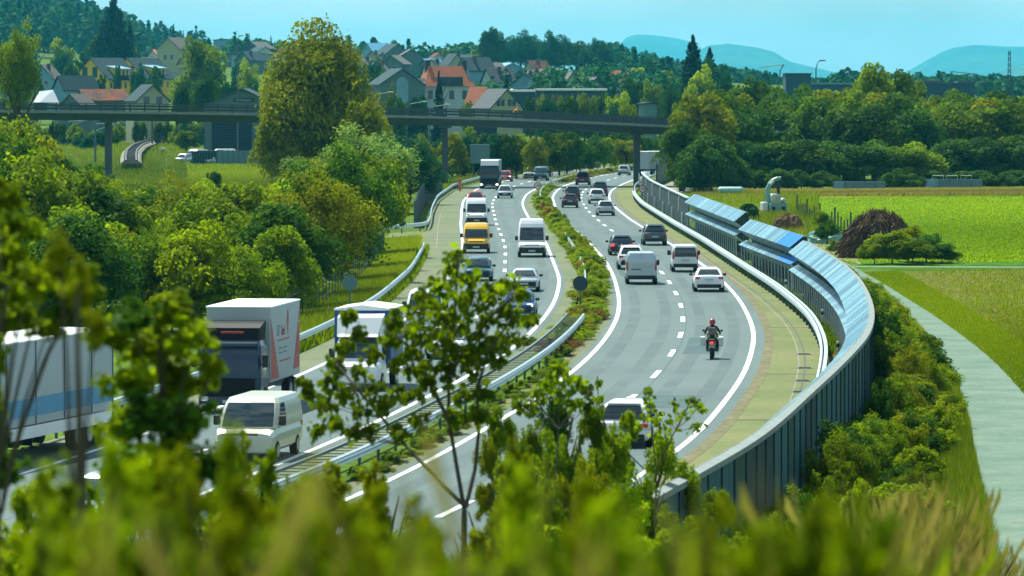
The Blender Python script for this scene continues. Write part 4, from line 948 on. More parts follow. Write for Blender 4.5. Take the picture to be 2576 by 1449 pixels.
for y in (.75, -.72):
    b = MB(); rg = [b.ring((0, 0, 0), (1, 0, 0), .31, 20)]; b = MB()
    for i in range(20):
        a0, a1 = 2 * math.pi * i / 20, 2 * math.pi * (i + 1) / 20
        for xa, ra, xb, rb in ((-.08, .24, -.085, .29), (-.085, .29, 0, .33), (0, .33, .085, .29), (.085, .29, .08, .24), (.08, .24, -.08, .24)):
            b.face([(xa, ra * math.cos(a0), ra * math.sin(a0)), (xa, ra * math.cos(a1), ra * math.sin(a1)), (xb, rb * math.cos(a1), rb * math.sin(a1)), (xb, rb * math.cos(a0), rb * math.sin(a0))])
    w = b.build('tyre', 'rubber', moto, loc=(0, y, .33))
    b = MB(); b.disc((0, 0, 0), (1, 0, 0), .07, .14, 10)
    for k in range(6): a = k * math.pi / 3; b.tube([(0, 0, 0), (0, .24 * math.cos(a), .24 * math.sin(a))], .012, 4)
    b.build('rim', 'rim', w)
b = MB(); b.loft([[(-.10, -.75, .62), (.10, -.75, .62), (.09, -.75, .78), (-.09, -.75, .78)], [(-.17, -.2, .35), (.17, -.2, .35), (.15, -.2, .86), (-.15, -.2, .86)], [(-.20, .25, .30), (.20, .25, .30), (.19, .25, 1.0), (-.19, .25, 1.0)], [(-.16, .62, .55), (.16, .62, .55), (.15, .62, 1.02), (-.15, .62, 1.02)]]); b.build('body', 'p_black', moto)
b = MB(); b.box(-.15, .15, -.55, .15, .82, .92, 0, .04); b.build('seat', 'plastic', moto)
b = MB(); b.loft([[(-.26, .62, .95), (.26, .62, .95), (.24, .70, .95)], [(-.20, .42, 1.38), (.20, .42, 1.38), (.16, .45, 1.38)]]); b.build('windshield', 'glass', moto)
b = MB(); b.tube([(-.40, .52, 1.12), (-.2, .58, 1.08), (.2, .58, 1.08), (.40, .52, 1.12)], .018, 5); b.build('handlebar', 'steel_d', moto)
for s_ in (-1, 1):
    b = MB(); b.box(-.10, .10, -.22, .22, -.19, .19, 0, .03); pc = b.build('pannier', 'pannier', moto, loc=(s_ * .42, -.62, .80))
    b = MB(); b.box(-.105, .105, -.225, .225, 0, .05, 0, .02); b.build('pannier_lid', 'roof_white', pc, loc=(0, 0, .18))
    b = MB(); b.box(0, .10, -.02, .02, -.05, .05, 0, .01); b.build('mirror', 'plastic', moto, loc=(s_ * .42 - .05, .55, 1.26))
    b = MB(); b.tube([(0, .1, 0), (0, -.75, .08)], .05, 8); b.build('exhaust', 'steel_d', moto, loc=(s_ * .2, 0, .34))
    b = MB(); b.tube([(0, .62, .95), (0, .78, .33)], .03, 6); b.build('fork', 'steel_d', moto, loc=(s_ * .11, 0, 0))
b = MB(); b.box(-.07, .07, -.03, .03, -.05, .05, 0, .02); b.build('tail_light', 'lamp_lit', moto, loc=(0, -.86, .76))
b = MB(); b.box(-.10, .10, -.01, .01, -.09, .09); b.build('number_plate', 'plate', moto, loc=(0, -.93, .58))
b = MB(); b.box(-.12, .12, -.26, .1, -.02, .02, 0, .01); b.build('rear_mudguard', 'plastic', moto, loc=(0, -.80, .68))
rid = thing('person', 'rider in black jacket with yellow flashes and red helmet on the motorcycle', 'person', (ctr.x, ctr.y, .005), -math.atan(s))
person_mesh('body', rider_j(), ED, 'pelvis', rid, (['cloth_black', 'hi_vis'], lambda c: 1 if (.15 < abs(c[0]) < .26 and c[1] < .12 and 1.02 < c[2] < 1.34) else 0))
b = MB(); rr = [(0.001, 1.52), (.09, 1.53), (.135, 1.60), (.145, 1.68), (.125, 1.76), (.07, 1.81), (.001, 1.825)]
b.loft([[(r * math.cos(a), .28 + r * 1.1 * math.sin(a), z) for a in np.linspace(0, 2 * math.pi, 13)[:-1]] for r, z in rr], cap=False); b.build('helmet', 'p_red', rid, smooth=True)
b = MB(); b.box(-.17, .17, -.06, .02, -.16, .20, 0, .05); b.build('back_bag', 'cloth_grey', rid, loc=(0, -.02, 1.24))
# worker in orange on the bridge
p = bpt(1291); wk = thing('person', 'person in orange jacket bending forward behind the bridge railing', 'person', (p.x, p.y + 1.2, p.z - 1.15), R(-70))
J = rider_j(); J['pelvis'] = ((0, 0, .95), .15); J['waist'] = ((0, .15, 1.10), .14); J['chest'] = ((0, .36, 1.26), .17); J['neck'] = ((0, .48, 1.36), .06); J['head'] = ((0, .56, 1.42), .09); J['crown'] = ((0, .60, 1.50), .07)
J['shl'] = ((-.2, .40, 1.28), .075); J['shr'] = ((.2, .40, 1.28), .075); J['ell'] = ((-.24, .55, 1.04), .055); J['elr'] = ((.24, .55, 1.04), .055); J['hal'] = ((-.2, .70, .88), .045); J['har'] = ((.2, .70, .88), .045)
for s_, q in (('l', -1), ('r', 1)):
    J['hp' + s_] = ((q * .11, 0, .88), .10); J['kn' + s_] = ((q * .12, .06, .50), .07); J['an' + s_] = ((q * .12, 0, .10), .05); J['to' + s_] = ((q * .13, .16, .04), .04)
person_mesh('body', J, ED, 'pelvis', wk, (['cloth_orange', 'cloth_grey', 'skin'], lambda c: 1 if c[2] < .86 and abs(c[0]) < .19 and c[1] < .3 else (2 if c[1] > .52 and c[2] > 1.36 else 0)))
b = MB(); b.loft([[(r * math.cos(a), .60 + r * math.sin(a), z) for a in np.linspace(0, 2 * math.pi, 11)[:-1]] for r, z in ((.11, 1.46), (.12, 1.52), (.09, 1.58), (.01, 1.61))]); b.build('cap', 'cloth_orange', wk, smooth=True)
# cyclist on the path behind the bridge
cg = P(411, 388, 905); cyz = terrain(cg.x, 905)
bk = thing('bicycle', 'bicycle ridden along the pale path beyond the bridge', 'bicycle', (cg.x, 905, cyz + .02), R(170))
b = MB()
for y in (-.52, .52): b.tube([(0, y + .33 * math.cos(a), .34 + .33 * math.sin(a)) for a in np.linspace(0, 2 * math.pi, 17)], .018, 4); 
b.build('wheels', 'rubber', bk); b = MB(); b.tube([(0, -.52, .34), (0, -.15, .9), (0, .4, .85), (0, .52, .34)], .02, 4); b.tube([(-.28, .42, 1.0), (.28, .42, 1.0)], .015, 4); b.build('frame', 'steel_d', bk)
cyc = thing('person', 'cyclist in white top riding on the pale path beyond the bridge', 'person', (cg.x, 905, cyz + .02), R(170))
J = rider_j(); J['anl'] = ((-.12, .05, .35), .05); J['anr'] = ((.12, -.02, .25), .05); J['tol'] = ((-.12, .2, .3), .035); J['tor'] = ((.12, .13, .2), .035); J['hal'] = ((-.24, .42, 1.02), .04); J['har'] = ((.24, .42, 1.02), .04)
person_mesh('body', J, ED, 'pelvis', cyc, (['cloth_white', 'cloth_black', 'skin'], lambda c: 2 if c[2] > 1.5 else (1 if c[2] < .98 else 0)))
# ---------------------------------------------------------------- signs, lamps, small street furniture
def round_sign(u, vc, Y, r, label, face, text=None, face_back=False):
    p = P(u, vc, Y); t = thing('round_sign', label, 'road sign', (p.x, p.y, 0), 0)
    b = MB(); b.tube([(0, .04, 0), (0, .04, p.z + r * .6)], .04, 6); b.build('post', 'steel_d', t)
    b = MB(); b.disc((0, 0, p.z), (0, 1, 0), r, .03, 28); b.build('plate', face, t)
    if text:
        b = MB(); b.disc((0, -.02, p.z), (0, 1, 0), r * .76, .012, 28); b.build('face', 'sign_white', t)
        textobj(text, t, (0, -.032, p.z), (math.pi / 2, 0, 0), r * .85, 'p_black')
    return t
round_sign(1353, 467, 562, .43, 'red-ringed speed limit sign at the tip of the median hedge', 'sign_red', '100')
round_sign(2410 * S, 708 * S, 545, .42, 'red-ringed speed limit sign at the foot of the right bridge pier', 'sign_red', '100')
round_sign(1460, 713, 281, .42, 'dark back of a round sign standing in the median hedge', 'sign_back')
round_sign(880, 712, 262, .39, 'grey back of a round sign by the wooded bank on the left', 'sign_grey')
# tall grey panel sign back beyond the bridge
p0 = P(1207, 413, 700); 
t = thing('panel_sign', 'large blank grey sign panel on posts among bushes beyond the bridge', 'road sign', (p0.x, 700, 0))
b = MB(); b.box(-1.35, 1.35, -.04, .04, vz(411, 700), vz(363, 700), 0, .03); b.build('panel', 'sign_grey', t)
for s_ in (-1, 1): b = MB(); b.box(-.08, .08, .05, .2, 0, vz(365, 700)); b.build('post', 'steel_d', t, loc=(s_ * .9, 0, 0))
t = thing('emergency_post', 'orange-red marker post standing behind the left guard rail', 'marker post', (vx(1157, 640) , 640, 0))
b = MB(); b.box(-.18, .18, -.1, .1, 0, 1.6, 0, .05); b.build('cabinet', 'p_orange', t); b = MB(); b.box(-.12, .12, -.12, -.1, 1.1, 1.45); b.build('door', 'roof_tile', t)
def lamp(u, vtop, Y, z0, label, arm=16, dirx=1, double=False):
    x = vx(u, Y); H_ = vz(vtop, Y) - z0; t = thing('street_lamp', label, 'street lamp', (x, Y, z0), 0, 'street lamps')
    a = arm / F * Y
    b = MB(); b.tube([(0, 0, 0), (0, 0, H_ * .6), (0, 0, H_ * .93), (dirx * a * .3, 0, H_ * .985), (dirx * a * .8, 0, H_)], [.13, .10, .08, .06, .05], 8); b.build('mast', 'steel_d' if not double else 'steel', t)
    b = MB(); b.box(-.45, .45, -.15, .15, -.09, .09, 0, .05); b.build('lantern', 'steel_d', t, loc=(dirx * a, 0, H_ - .02))
lamp(2052, 152, 720, 0, 'tall curved street lamp above the round trees on the right')
lamp(598, 90, 880, 1, 'tall street lamp beside the grey depot on the left', 9)
lamp(1348, 150, 900, 1, 'thin street lamp between the cream gable house and the trees', 6)
lamp(1503, 310, 800, 0, 'thin lamp post with a box beyond the bridge', 3)
lamp(2459, 205, 900, 0, 'street lamp next to the lattice mast on the right', 18)
for u, v, Y, lb in ((985, 232, 710, 'leftmost of three low bridge lamps behind the railing'), (1069, 256, 712, 'middle of three low bridge lamps behind the railing'), (1127, 263, 714, 'rightmost of three low bridge lamps behind the railing')):
    x = vx(u, Y); z1 = vz(v, Y); t = thing('road_lamp', lb, 'street lamp', (x, Y, 3), 0, 'lamps beside the bridge')
    b = MB(); b.tube([(-2.6, 0, 0), (-2.6, 0, z1 - 4.0), (-2.0, 0, z1 - 3.3), (0, 0, z1 - 3)], .07, 6); b.build('mast', 'steel_d', t)
    b = MB(); b.box(-.5, .3, -.14, .14, -.07, .07, 0, .04); b.build('lantern', 'steel', t, loc=(0, 0, z1 - 2.97))
# lattice mast and cranes far right
def lattice(u, v0, v1, Y, w, label, name='lattice_mast', cat='mast'):
    x = vx(u, Y); z0, z1 = vz(v0, Y) - 6, vz(v1, Y); t = thing(name, label, cat, (x, Y, z0)); Hh = z1 - z0; b = MB()
    for sx in (-1, 1):
        for sy in (-1, 1): b.tube([(sx * w, sy * w, 0), (sx * w * .45, sy * w * .45, Hh)], w * .14, 4)
    n = 12
    for i in range(n):
        ka = w * (1 - .55 * i / n); kb = w * (1 - .55 * (i + 1) / n); za, zb = Hh * i / n, Hh * (i + 1) / n
        for sy in (-1, 1): b.tube([(-ka, sy * ka, za), (kb, sy * kb, zb)], w * .09, 4); b.tube([(ka, sy * ka, za), (-kb, sy * kb, zb)], w * .09, 4)
        for sx in (-1, 1): b.tube([(sx * ka, -ka, za), (sx * kb, kb, zb)], w * .09, 4)
    b.build('lattice', 'dark_w', t); return t
lattice(2538, 250, 128, 1500, .65, 'dark lattice mast rising above the trees at the far right')
for u, v, du, dv, Y, lb in ((1971, 162, -62, 8, 2400, 'pale jib crane left of the dark blue hall'), (2391, 180, 60, 6, 2600, 'small crane above the blue halls on the right')):
    x = vx(u, Y); z1 = vz(v, Y); k = Y / F; t = thing('jib_crane', lb, 'crane', (x, Y, 5)); b = MB()
    b.tube([(-18 * k * (1 if du < 0 else -1), 0, 0), (-9 * k * (1 if du < 0 else -1), 0, z1 - 5 - 16 * k), (0, 0, z1 - 5)], .35, 5); b.build('boom', 'steel_d', t)
    b = MB(); b.tube([(0, 0, z1 - 5), (du * k, 0, z1 - 5 - dv * k)], .22, 5); b.build('jib', 'steel_d', t)
# mesh fence along the left wooded bank and delineator posts
t = thing('wire_fence', 'thin wire fence between the wooded bank and the left guard rail', 'fence', (f(cRA, 250) - 3.4, 250, 0)); me = None
o = Vector((t.location.x, 250, 0)); fp = [Vector(p) - o for p in path_of(cRA, 238, 400, 3.0, -3.2)]
for p in fp:
    if me is None: q = MB(); q.tube([(0, 0, 0), (0, 0, 1.7)], .035, 5); ob = q.build('post', 'steel_d', t); me = ob.data; ob.location = p
    else: inst('post', me, t, p)
for h_ in (.15, .6, 1.05, 1.5): b = MB(); b.tube(fp, .010, 3); b.build('wire', 'steel_d', t, loc=(0, 0, h_))
def delineator(x, y, label):
    t = thing('delineator_post', label, 'marker post', (x, y, 0), 0, 'delineator posts'); b = MB()
    b.box(-.07, .07, -.06, .06, 0, 1.0, 0, .03); b.build('post', 'post_white', t); b = MB(); b.box(-.072, .072, -.062, .062, .72, .88); b.build('band', 'plastic', t)
for (u, v, lb) in ((1410, 720, 'marker post near the first bend behind the right guard rail'),):
    pass
for z, lb in ((228, 'pale marker post behind the right guard rail, nearer one'), (262, 'pale marker post behind the right guard rail, middle one'), (304, 'pale marker post behind the right guard rail by the blue solar section')):
    delineator(f(cRB, z) + .75, z, lb)
g = G(1172 / 1, 905); delineator(f(cRA, 262) + .6, 262, 'small grey marker post on the left road edge')
for z in (206, 214, 224, 236):
    t = thing('drain_grate', 'dark drain cover set in the right shoulder near z %d' % z if False else {206: 'nearest dark drain cover in the right shoulder', 214: 'second dark drain cover in the right shoulder', 224: 'third dark drain cover in the right shoulder', 236: 'farthest dark drain cover in the right shoulder'}[z], 'drain cover', (f(cRB, z) - .75, z, .01), 0, 'drain covers in the shoulder')
    b = MB(); b.box(-.35, .35, -.5, .5, -.02, .004); b.build('frame', 'steel_d', t); b = MB()
    for k in range(6): b.box(-.28, .28, -.42 + k * .15, -.36 + k * .15, .004, .01)
    b.build('bars', 'plastic', t)

# ---------------------------------------------------------------- median hedge
rng = np.random.default_rng(5); mats_h = ['leaf_bright', 'leaf_bright', 'leaf_yellow', 'leaf_bright', 'leaf_mid', 'leaf_red']
z = 236.0; i = 0; desc = ['round', 'low', 'dense', 'loose', 'spreading', 'narrow']
L0 = cA_r + 1.25; L1 = cB_l - .65
while z < 660:
    a, c = f(L0, z), f(L1, z)
    if z < 265: a, c = c - 1.9, c - .1
    w = max(1.2, (c - a)); r = .55 + .4 * rng.random(); m = 'leaf_red' if 224 < z < 244 else mats_h[int(rng.integers(0, 5))]
    if rng.random() < .10: m = 'leaf_red'
    nx = 3 if w > 3.0 else 2 if w > 2.0 else 1
    for k in range(nx):
        x = a + w * (k + .5) / nx + rng.normal(0, .12); h = rng.uniform(.45, .85) if z < 292 else rng.uniform(.55, 1.5) if z < 555 else rng.uniform(.5, 1.1)
        nm = {'leaf_bright': 'bright green', 'leaf_mid': 'mid green', 'leaf_yellow': 'yellowish', 'leaf_red': 'reddish'}[m]
        side = 'at the left' if k == 0 and nx > 1 else ('at the right' if nx > 1 and k == nx - 1 else 'in the middle')
        near = 'by the sign' if z > 560 else ('by the off-roader' if 430 < z else ('by the white vans' if z > 330 else ('by the sign back' if z > 275 else 'by the ladder rail')))
        kd = ['bush', 'round', 'wisp', 'bush'][int(rng.integers(0, 4))]; x += rng.normal(0, .12)
        t = tree('hedge_shrub', '%s shrub %s of the median %s' % (nm, side, near), x, z + rng.normal(0, .3), -.1, (w / nx * 1.05 + .15) * rng.uniform(.8, 1.15), h, kd, m, .0, 'shrub', 'shrubs of the median hedge', d=2.0 + r)
        i += 1
    z += 1.5 + 1.0 * (z / 500)
for u, v, lb in ((1240, 905, 'tall yellowish weed growing through the ladder rail'), (1318, 880, 'low green weeds at the ladder rail')):
    g = G(u, v); tree('weed_clump', lb, g.x, g.y, 0, 1.3, 1.4 if u < 1300 else .8, 'bush', 'leaf_yellow' if u < 1300 else 'leaf_mid', 0, 'weed', 'weeds in the ladder rail')
for z in np.arange(700, 900, 11):
    x = (f(cA_r, z) + f(cB_l, z)) / 2; tree('hedge_shrub', 'small shrub on the far median where the road bends right', x, z, -.1, 3.2, 1.2, 'bush', 'leaf_yellow', 0, 'shrub', 'far median shrubs', d=7)
for z in np.arange(134, 238, 3.6):
    s = slope(cB_l, z); tree('weed_clump', 'low green weeds along the foot of the near ladder rail', f(cB_l, z) - 1.1 + rng.normal(0, .15), z, -.1, 1.0, rng.uniform(.35, .7), 'bush', 'leaf_mid', 0, 'weed', 'weeds along the near ladder rail', d=3.4)

# ---------------------------------------------------------------- woodland on the left bank
env_u = [-60, 0, 60, 110, 150, 210, 260, 300, 350, 400, 440, 520, 600, 660, 700, 740, 800, 900, 960, 1020, 1060, 1100, 1140]
env_v = [300, 300, 285, 300, 335, 420, 400, 398, 445, 450, 425, 418, 440, 425, 430, 400, 360, 330, 380, 430, 440, 450, 470]
def woods_label(z, u, i):
    side = 'far left' if u < 250 else ('left' if u < 520 else ('middle' if u < 800 else 'right'))
    dist = 'front' if z < 300 else ('second' if z < 380 else ('third' if z < 470 else 'back'))
    tone = {'leaf_mid': 'mid green', 'leaf_bright': 'bright green', 'leaf_yellow': 'olive yellow', 'leaf_dark': 'dark green'}
    return side, dist, tone
wood_trees = []
rw = random.Random(11)
for zrow, dx in ((258, 2.8), (275, 3.0), (292, 3.2), (312, 3.4), (335, 3.6), (360, 4.0), (390, 4.4), (425, 4.8), (465, 5.4), (510, 6.2), (560, 7.0), (610, 8.0)):
    x = f(cRA, zrow) - (4.8 if zrow < 400 else 5.5); x_end = -.1014 * zrow - 6
    while x > x_end:
        z = zrow + rw.uniform(-10, 10); xx = x + rw.uniform(-.8, .8)
        u = 1288 + xx / z * F; vt = float(np.interp(u, env_u, env_v)) + rw.uniform(0, 55) + (24 if zrow > 400 else 0)
        if zrow < 340: vt += (340 - zrow) * 1.5 * (1 if u > 300 else .5)
        h = vz(vt, z)
        if h > 2.2 and not (430 < u < 760 and z > 470): wood_trees.append((xx, z, min(h, 13), u))
        x -= dx * rw.uniform(.75, 1.2)
tone_w = {'leaf_deep': 'deep green', 'leaf_silver': 'silvery', 'leaf_mid': 'mid green', 'leaf_bright': 'bright green', 'leaf_yellow': 'olive', 'leaf_dark': 'dark green'}
for i, (x, z, h, u) in enumerate(wood_trees):
    m = rw.choice(['leaf_mid', 'leaf_mid', 'leaf_bright', 'leaf_yellow', 'leaf_dark', 'leaf_bright'])
    sd_, ds = ('at the left edge' if u < 180 else 'left of the middle' if u < 480 else 'in the middle' if u < 760 else 'near the guard rail'), ('front row' if z < 300 else 'second row' if z < 360 else 'third row' if z < 450 else 'back row')
    w = min(max(h * rw.uniform(.8, 1.1), 4.2), 8.5)
    tree('broadleaf_tree', '%s tree in the %s of the left woodland' % (tone_w[m], ds), x, z, -.2, w, h, rw.choice(['round', 'egg', 'wisp', 'round']), m, .06, 'tree', 'trees of the woodland on the left bank')
# understorey: bushes closing the foot of the bank
for z in np.arange(250, 600, 7.5):
    x = f(cRA, z) - 5.0 - rw.uniform(0, 1.0)
    tree('bush', 'low bush behind the fence at the foot of the wood', x, z, -.2, rw.uniform(2.5, 4), rw.uniform(1.4, 2.8), 'bush', rw.choice(['leaf_mid', 'leaf_bright', 'leaf_dark']), 0, 'bush', 'bushes at the foot of the wooded bank')
for k in range(110):
    z = rw.uniform(250, 600); x = f(cRA, z) - 5.5 - rw.uniform(0, 1) * (.1014 * z + f(cRA, z) - 2); u = 1288 + x / z * F
    if u > -80: tree('bush', 'undergrowth bush inside the left woodland', x, z, -.2, rw.uniform(3, 5), rw.uniform(2, 3.4), 'bush', rw.choice(['leaf_mid', 'leaf_bright', 'leaf_dark']), 0, 'bush', 'undergrowth of the left woodland')
# the large olive tree and the silvery willow in front of the bridge
tree('large_lime_tree', 'huge olive-yellow tree standing in front of the bridge', vx(805, 600), 600, 0, 17.0, 20.4, 'big', 'leaf_yellow', .02, 'tree')
tree('big_companion_tree', 'olive tree bulging on the lower left of the huge tree', vx(700, 596), 596, 0, 7.0, 11.5, 'egg', 'leaf_yellow', .04)
tree('big_companion_tree', 'olive tree bulging on the lower right of the huge tree', vx(912, 590), 590, 0, 7.5, 12.0, 'egg', 'leaf_yellow', .04)
for u, v, w, hh, Y, lb in ((925, 318, 13, 0, 520, 'silvery willow with a rounded top right of the huge tree'), (830, 375, 11, 0, 500, 'silvery willow left of the rounded one'), (1030, 352, 9, 0, 560, 'pale grey-green willow beside the left bridge pier'), (760, 420, 8, 0, 490, 'low pale willow at the edge of the meadow')):
    tree('willow', lb, vx(u, Y), Y, 0, w, vz(v, Y), 'wisp', 'leaf_silver' if v != 352 else 'leaf_far', .02, 'tree', 'willows in front of the bridge')
tree('slender_tree', 'tall slender tree with bare trunk crossing in front of the bridge at far left', vx(45, 600), 600, 0, 6.2, vz(60, 600), 'wisp', 'leaf_mid', .42)
tree('slender_tree', 'thin pointed tree at the edge of the mown meadow', vx(535, 560), 560, 0, 2.6, vz(420, 560), 'tall', 'leaf_dark', .15)

# ---------------------------------------------------------------- trees on the right
RT = [(1762, 218, 655, 10, 'leaf_yellow'), (1830, 212, 700, 9, 'leaf_yellow'), (1720, 300, 640, 7, 'leaf_mid'), (1790, 330, 630, 9, 'leaf_dark'), (1890, 190, 730, 10, 'leaf_mid'), (1870, 262, 670, 10, 'leaf_dark'), (1950, 205, 745, 9, 'leaf_dark'),
      (1965, 250, 690, 10, 'leaf_mid'), (2020, 215, 720, 9, 'leaf_dark'), (2060, 232, 680, 11, 'leaf_mid'), (2130, 225, 720, 9, 'leaf_yellow'), (2170, 250, 672, 12, 'leaf_mid'), (2200, 145, 735, 9, 'leaf_bright'), (2262, 170, 740, 8, 'leaf_bright'), (2245, 232, 700, 11, 'leaf_mid'),
      (2300, 262, 680, 10, 'leaf_dark'), (2360, 245, 705, 10, 'leaf_bright'), (2420, 252, 690, 11, 'leaf_yellow'), (2480, 232, 725, 10, 'leaf_bright'), (2530, 245, 690, 11, 'leaf_bright'), (2600, 225, 710, 11, 'leaf_mid'),
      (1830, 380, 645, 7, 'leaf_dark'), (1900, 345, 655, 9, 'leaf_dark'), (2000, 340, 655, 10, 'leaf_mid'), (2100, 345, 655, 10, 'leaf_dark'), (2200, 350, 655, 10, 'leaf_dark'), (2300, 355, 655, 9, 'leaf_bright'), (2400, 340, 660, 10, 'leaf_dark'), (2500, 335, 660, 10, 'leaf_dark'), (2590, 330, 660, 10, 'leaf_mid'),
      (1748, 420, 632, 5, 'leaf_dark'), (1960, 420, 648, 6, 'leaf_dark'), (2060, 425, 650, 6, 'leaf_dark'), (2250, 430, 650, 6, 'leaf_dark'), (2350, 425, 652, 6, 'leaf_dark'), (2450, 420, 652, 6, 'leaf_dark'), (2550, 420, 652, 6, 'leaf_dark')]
for k_, u_ in enumerate(np.arange(1985, 2640, 46)): RT.append((u_, [222, 236, 215, 242, 228][k_ % 5], 712 + (k_ * 7) % 25, 11.5, ['leaf_mid', 'leaf_bright', 'leaf_yellow'][k_ % 3]))
for i, (u, v, Y, w, m) in enumerate(RT):
    m = {'leaf_mid': 'leaf_deep', 'leaf_bright': 'leaf_mid', 'leaf_yellow': 'leaf_mid' if i % 3 else 'leaf_yellow'}.get(m, m)
    h = vz(v, Y); tn = tone_w[m]
    pos = ('left end' if u < 1850 else 'left half' if u < 2080 else 'middle' if u < 2300 else 'right half' if u < 2480 else 'right end')
    lv = 'topmost' if v < 240 else ('in the row' if v < 330 else 'low in front')
    tree('broadleaf_tree', '%s tree, %s of the field belt, %s' % (tn, pos, lv), vx(u, Y), Y, -.3, w * 1.06, h, 'round' if i % 3 else 'egg', m, .04 if v > 200 else .12, 'tree', 'trees of the belt beyond the green field', d=w)
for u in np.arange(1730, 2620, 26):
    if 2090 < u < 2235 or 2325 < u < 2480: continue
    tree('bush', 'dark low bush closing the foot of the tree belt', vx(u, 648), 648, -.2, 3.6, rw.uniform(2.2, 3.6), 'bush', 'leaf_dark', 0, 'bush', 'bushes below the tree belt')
tree('climber_column', 'narrow bright green ivy-clad tree at the left end of the belt', vx(1712, 640), 640, 0, 2.4, 8.5, 'tall', 'leaf_bright', 0)
# trees beyond the bridge, below and above the deck
BT = []
for u in np.arange(1000, 1745, 27):
    BT.append((u + rw.uniform(-8, 8), rw.uniform(318, 350), 735 + rw.uniform(-8, 18), rw.uniform(4.5, 7), rw.choice(['leaf_mid', 'leaf_dark', 'leaf_far', 'leaf_yellow', 'leaf_dark'])))
for u in np.arange(1000, 1500, 30):
    BT.append((u, rw.uniform(380, 398), 712 + (u - 1000) * .12, 4.2, rw.choice(['leaf_mid', 'leaf_bright', 'leaf_dark'])))
for i, (u, v, Y, w, m) in enumerate(BT):
    if 1175 < u < 1236 and v > 360: continue
    Y2 = Y + (max(0, u - 1380) * .42); h = vz(v, Y2)
    tn = dict(tone_w, leaf_far='blue-green')[m]; tree('broadleaf_tree', '%s tree seen under the bridge %s' % (tn, 'between the piers' if u < 1600 else 'right of the right pier'), vx(u, Y2), Y2, -.2, w, h, rw.choice(['round', 'egg']), m, .04, 'tree', 'trees seen under the bridge')

# ---------------------------------------------------------------- left side beyond the bridge: railway, path, depot
def gz(u, v, Y): return vz(v, Y)
TRK = [(322, 405, 800), (321, 392, 830), (324, 378, 870), (336, 366, 915), (355, 358, 960), (385, 352, 1010), (430, 347, 1070)]
tp = []
for u, v, Y in TRK: p = P(u + 8, v, Y); p.z = max(p.z, terrain(p.x, Y) + .15); tp.append(p)
cu = [Vector(np.array([np.interp(k, range(7), [q[j] for q in tp]) for j in range(3)])) for k in np.linspace(0, 6, 40)]
t = thing('railway_track', 'single curved railway track left of the pale path', 'railway track', tuple(cu[0])); o = cu[0]
lp = [p - o for p in cu]
b = MB(); b.sweep(lp, [(-1.7, -.4), (1.7, -.4), (1.3, -.05), (-1.3, -.05)]); b.build('ballast', 'gravel', t)
for s_ in (-1, 1): b = MB(); b.sweep(lp, [(s_ * .85 - .16, -.04), (s_ * .85 + .16, -.04), (s_ * .85 + .16, .16), (s_ * .85 - .16, .16)]); b.build('rail', 'plastic', t)
me = None
for k in range(0, 60):
    q = k / 59 * 39; i0 = min(int(q), 38); p = lp[i0].lerp(lp[i0 + 1], q - i0); d = lp[i0 + 1] - lp[i0]
    if me is None: bb = MB(); bb.box(-1.15, 1.15, -.13, .13, -.04, .04); ob = bb.build('sleeper', 'concrete_d', t); me = ob.data
    else: ob = inst('sleeper', me, t)
    ob.location = p; ob.rotation_euler = (0, 0, math.atan2(d.y, d.x) - math.pi / 2)
pp = [(P(u0, v, Y), P(u1, v, Y)) for u0, u1, v, Y in ((378, 440, 430, 800), (400, 470, 418, 830), (415, 472, 405, 860), (416, 462, 393, 890), (414, 446, 384, 930), (410, 428, 376, 980))]
b = MB(); pk = []
for a, c in pp:
    z = max(terrain(a.x, a.y), 0) + .06; pk.append((b.v((a.x, a.y, z)), b.v((c.x, c.y, z))))
for (a, c), (d, e) in zip(pk, pk[1:]): b.idx([a, c, e, d])
tag(b.build('pale_path', 'path'), kind='structure')
def mast(u, vt, vb, Y, label, arm=None):
    x = vx(u, Y); z0 = vz(vb, Y) - 1.5; z1 = vz(vt, Y); t = thing('catenary_mast', label, 'mast', (x, Y, z0), 0, 'railway masts'); b = MB(); b.box(-.16, .16, -.16, .16, 0, z1 - z0, 0, .04); b.build('pole', 'steel_d', t)
    if arm: b = MB(); b.tube([(0, 0, z1 - z0 - .4), (arm, 0, z1 - z0 - .2)], .07, 5); b.tube([(0, 0, z1 - z0 - 1.6), (arm * .8, 0, z1 - z0 - .3)], .05, 5); b.build('bracket', 'steel', t)
for u, vt, vb, Y, lb, a in ((170, 300, 345, 980, 'railway mast left of the large bridge pier', 4), (240, 305, 385, 830, 'railway mast touching the large bridge pier', 4), (296, 300, 345, 1000, 'thin railway mast right of the large pier', -3), (330, 298, 345, 1040, 'railway mast behind the curved track', -3), (383, 298, 365, 960, 'railway mast beside the pale path', None), (289, 300, 345, 1060, 'slim railway mast at the track side', None)):
    mast(u, vt, vb, Y, lb, a)
for k, u in enumerate(np.arange(175, 540, 17)):
    Y_ = 1000 - (k % 3) * 22 if u < 300 or u > 430 else 1060; x_ = vx(u, Y_); top = 298 + (k * 7) % 22 + (22 if 300 < u < 375 else 0) + (8 if 205 < u < 262 else 0)
    tree('broadleaf_tree', '%s tree behind the bridge pier by the railway' % ('dark green', 'mid green', 'blue-green')[k % 3], x_, Y_, terrain(x_, Y_) - .5, 4.2, max(2.5, vz(top, Y_) - terrain(x_, Y_)), 'round' if k % 2 else 'bush', ('leaf_dark', 'leaf_mid', 'leaf_far')[k % 3], .03, 'tree', 'trees by the railway')
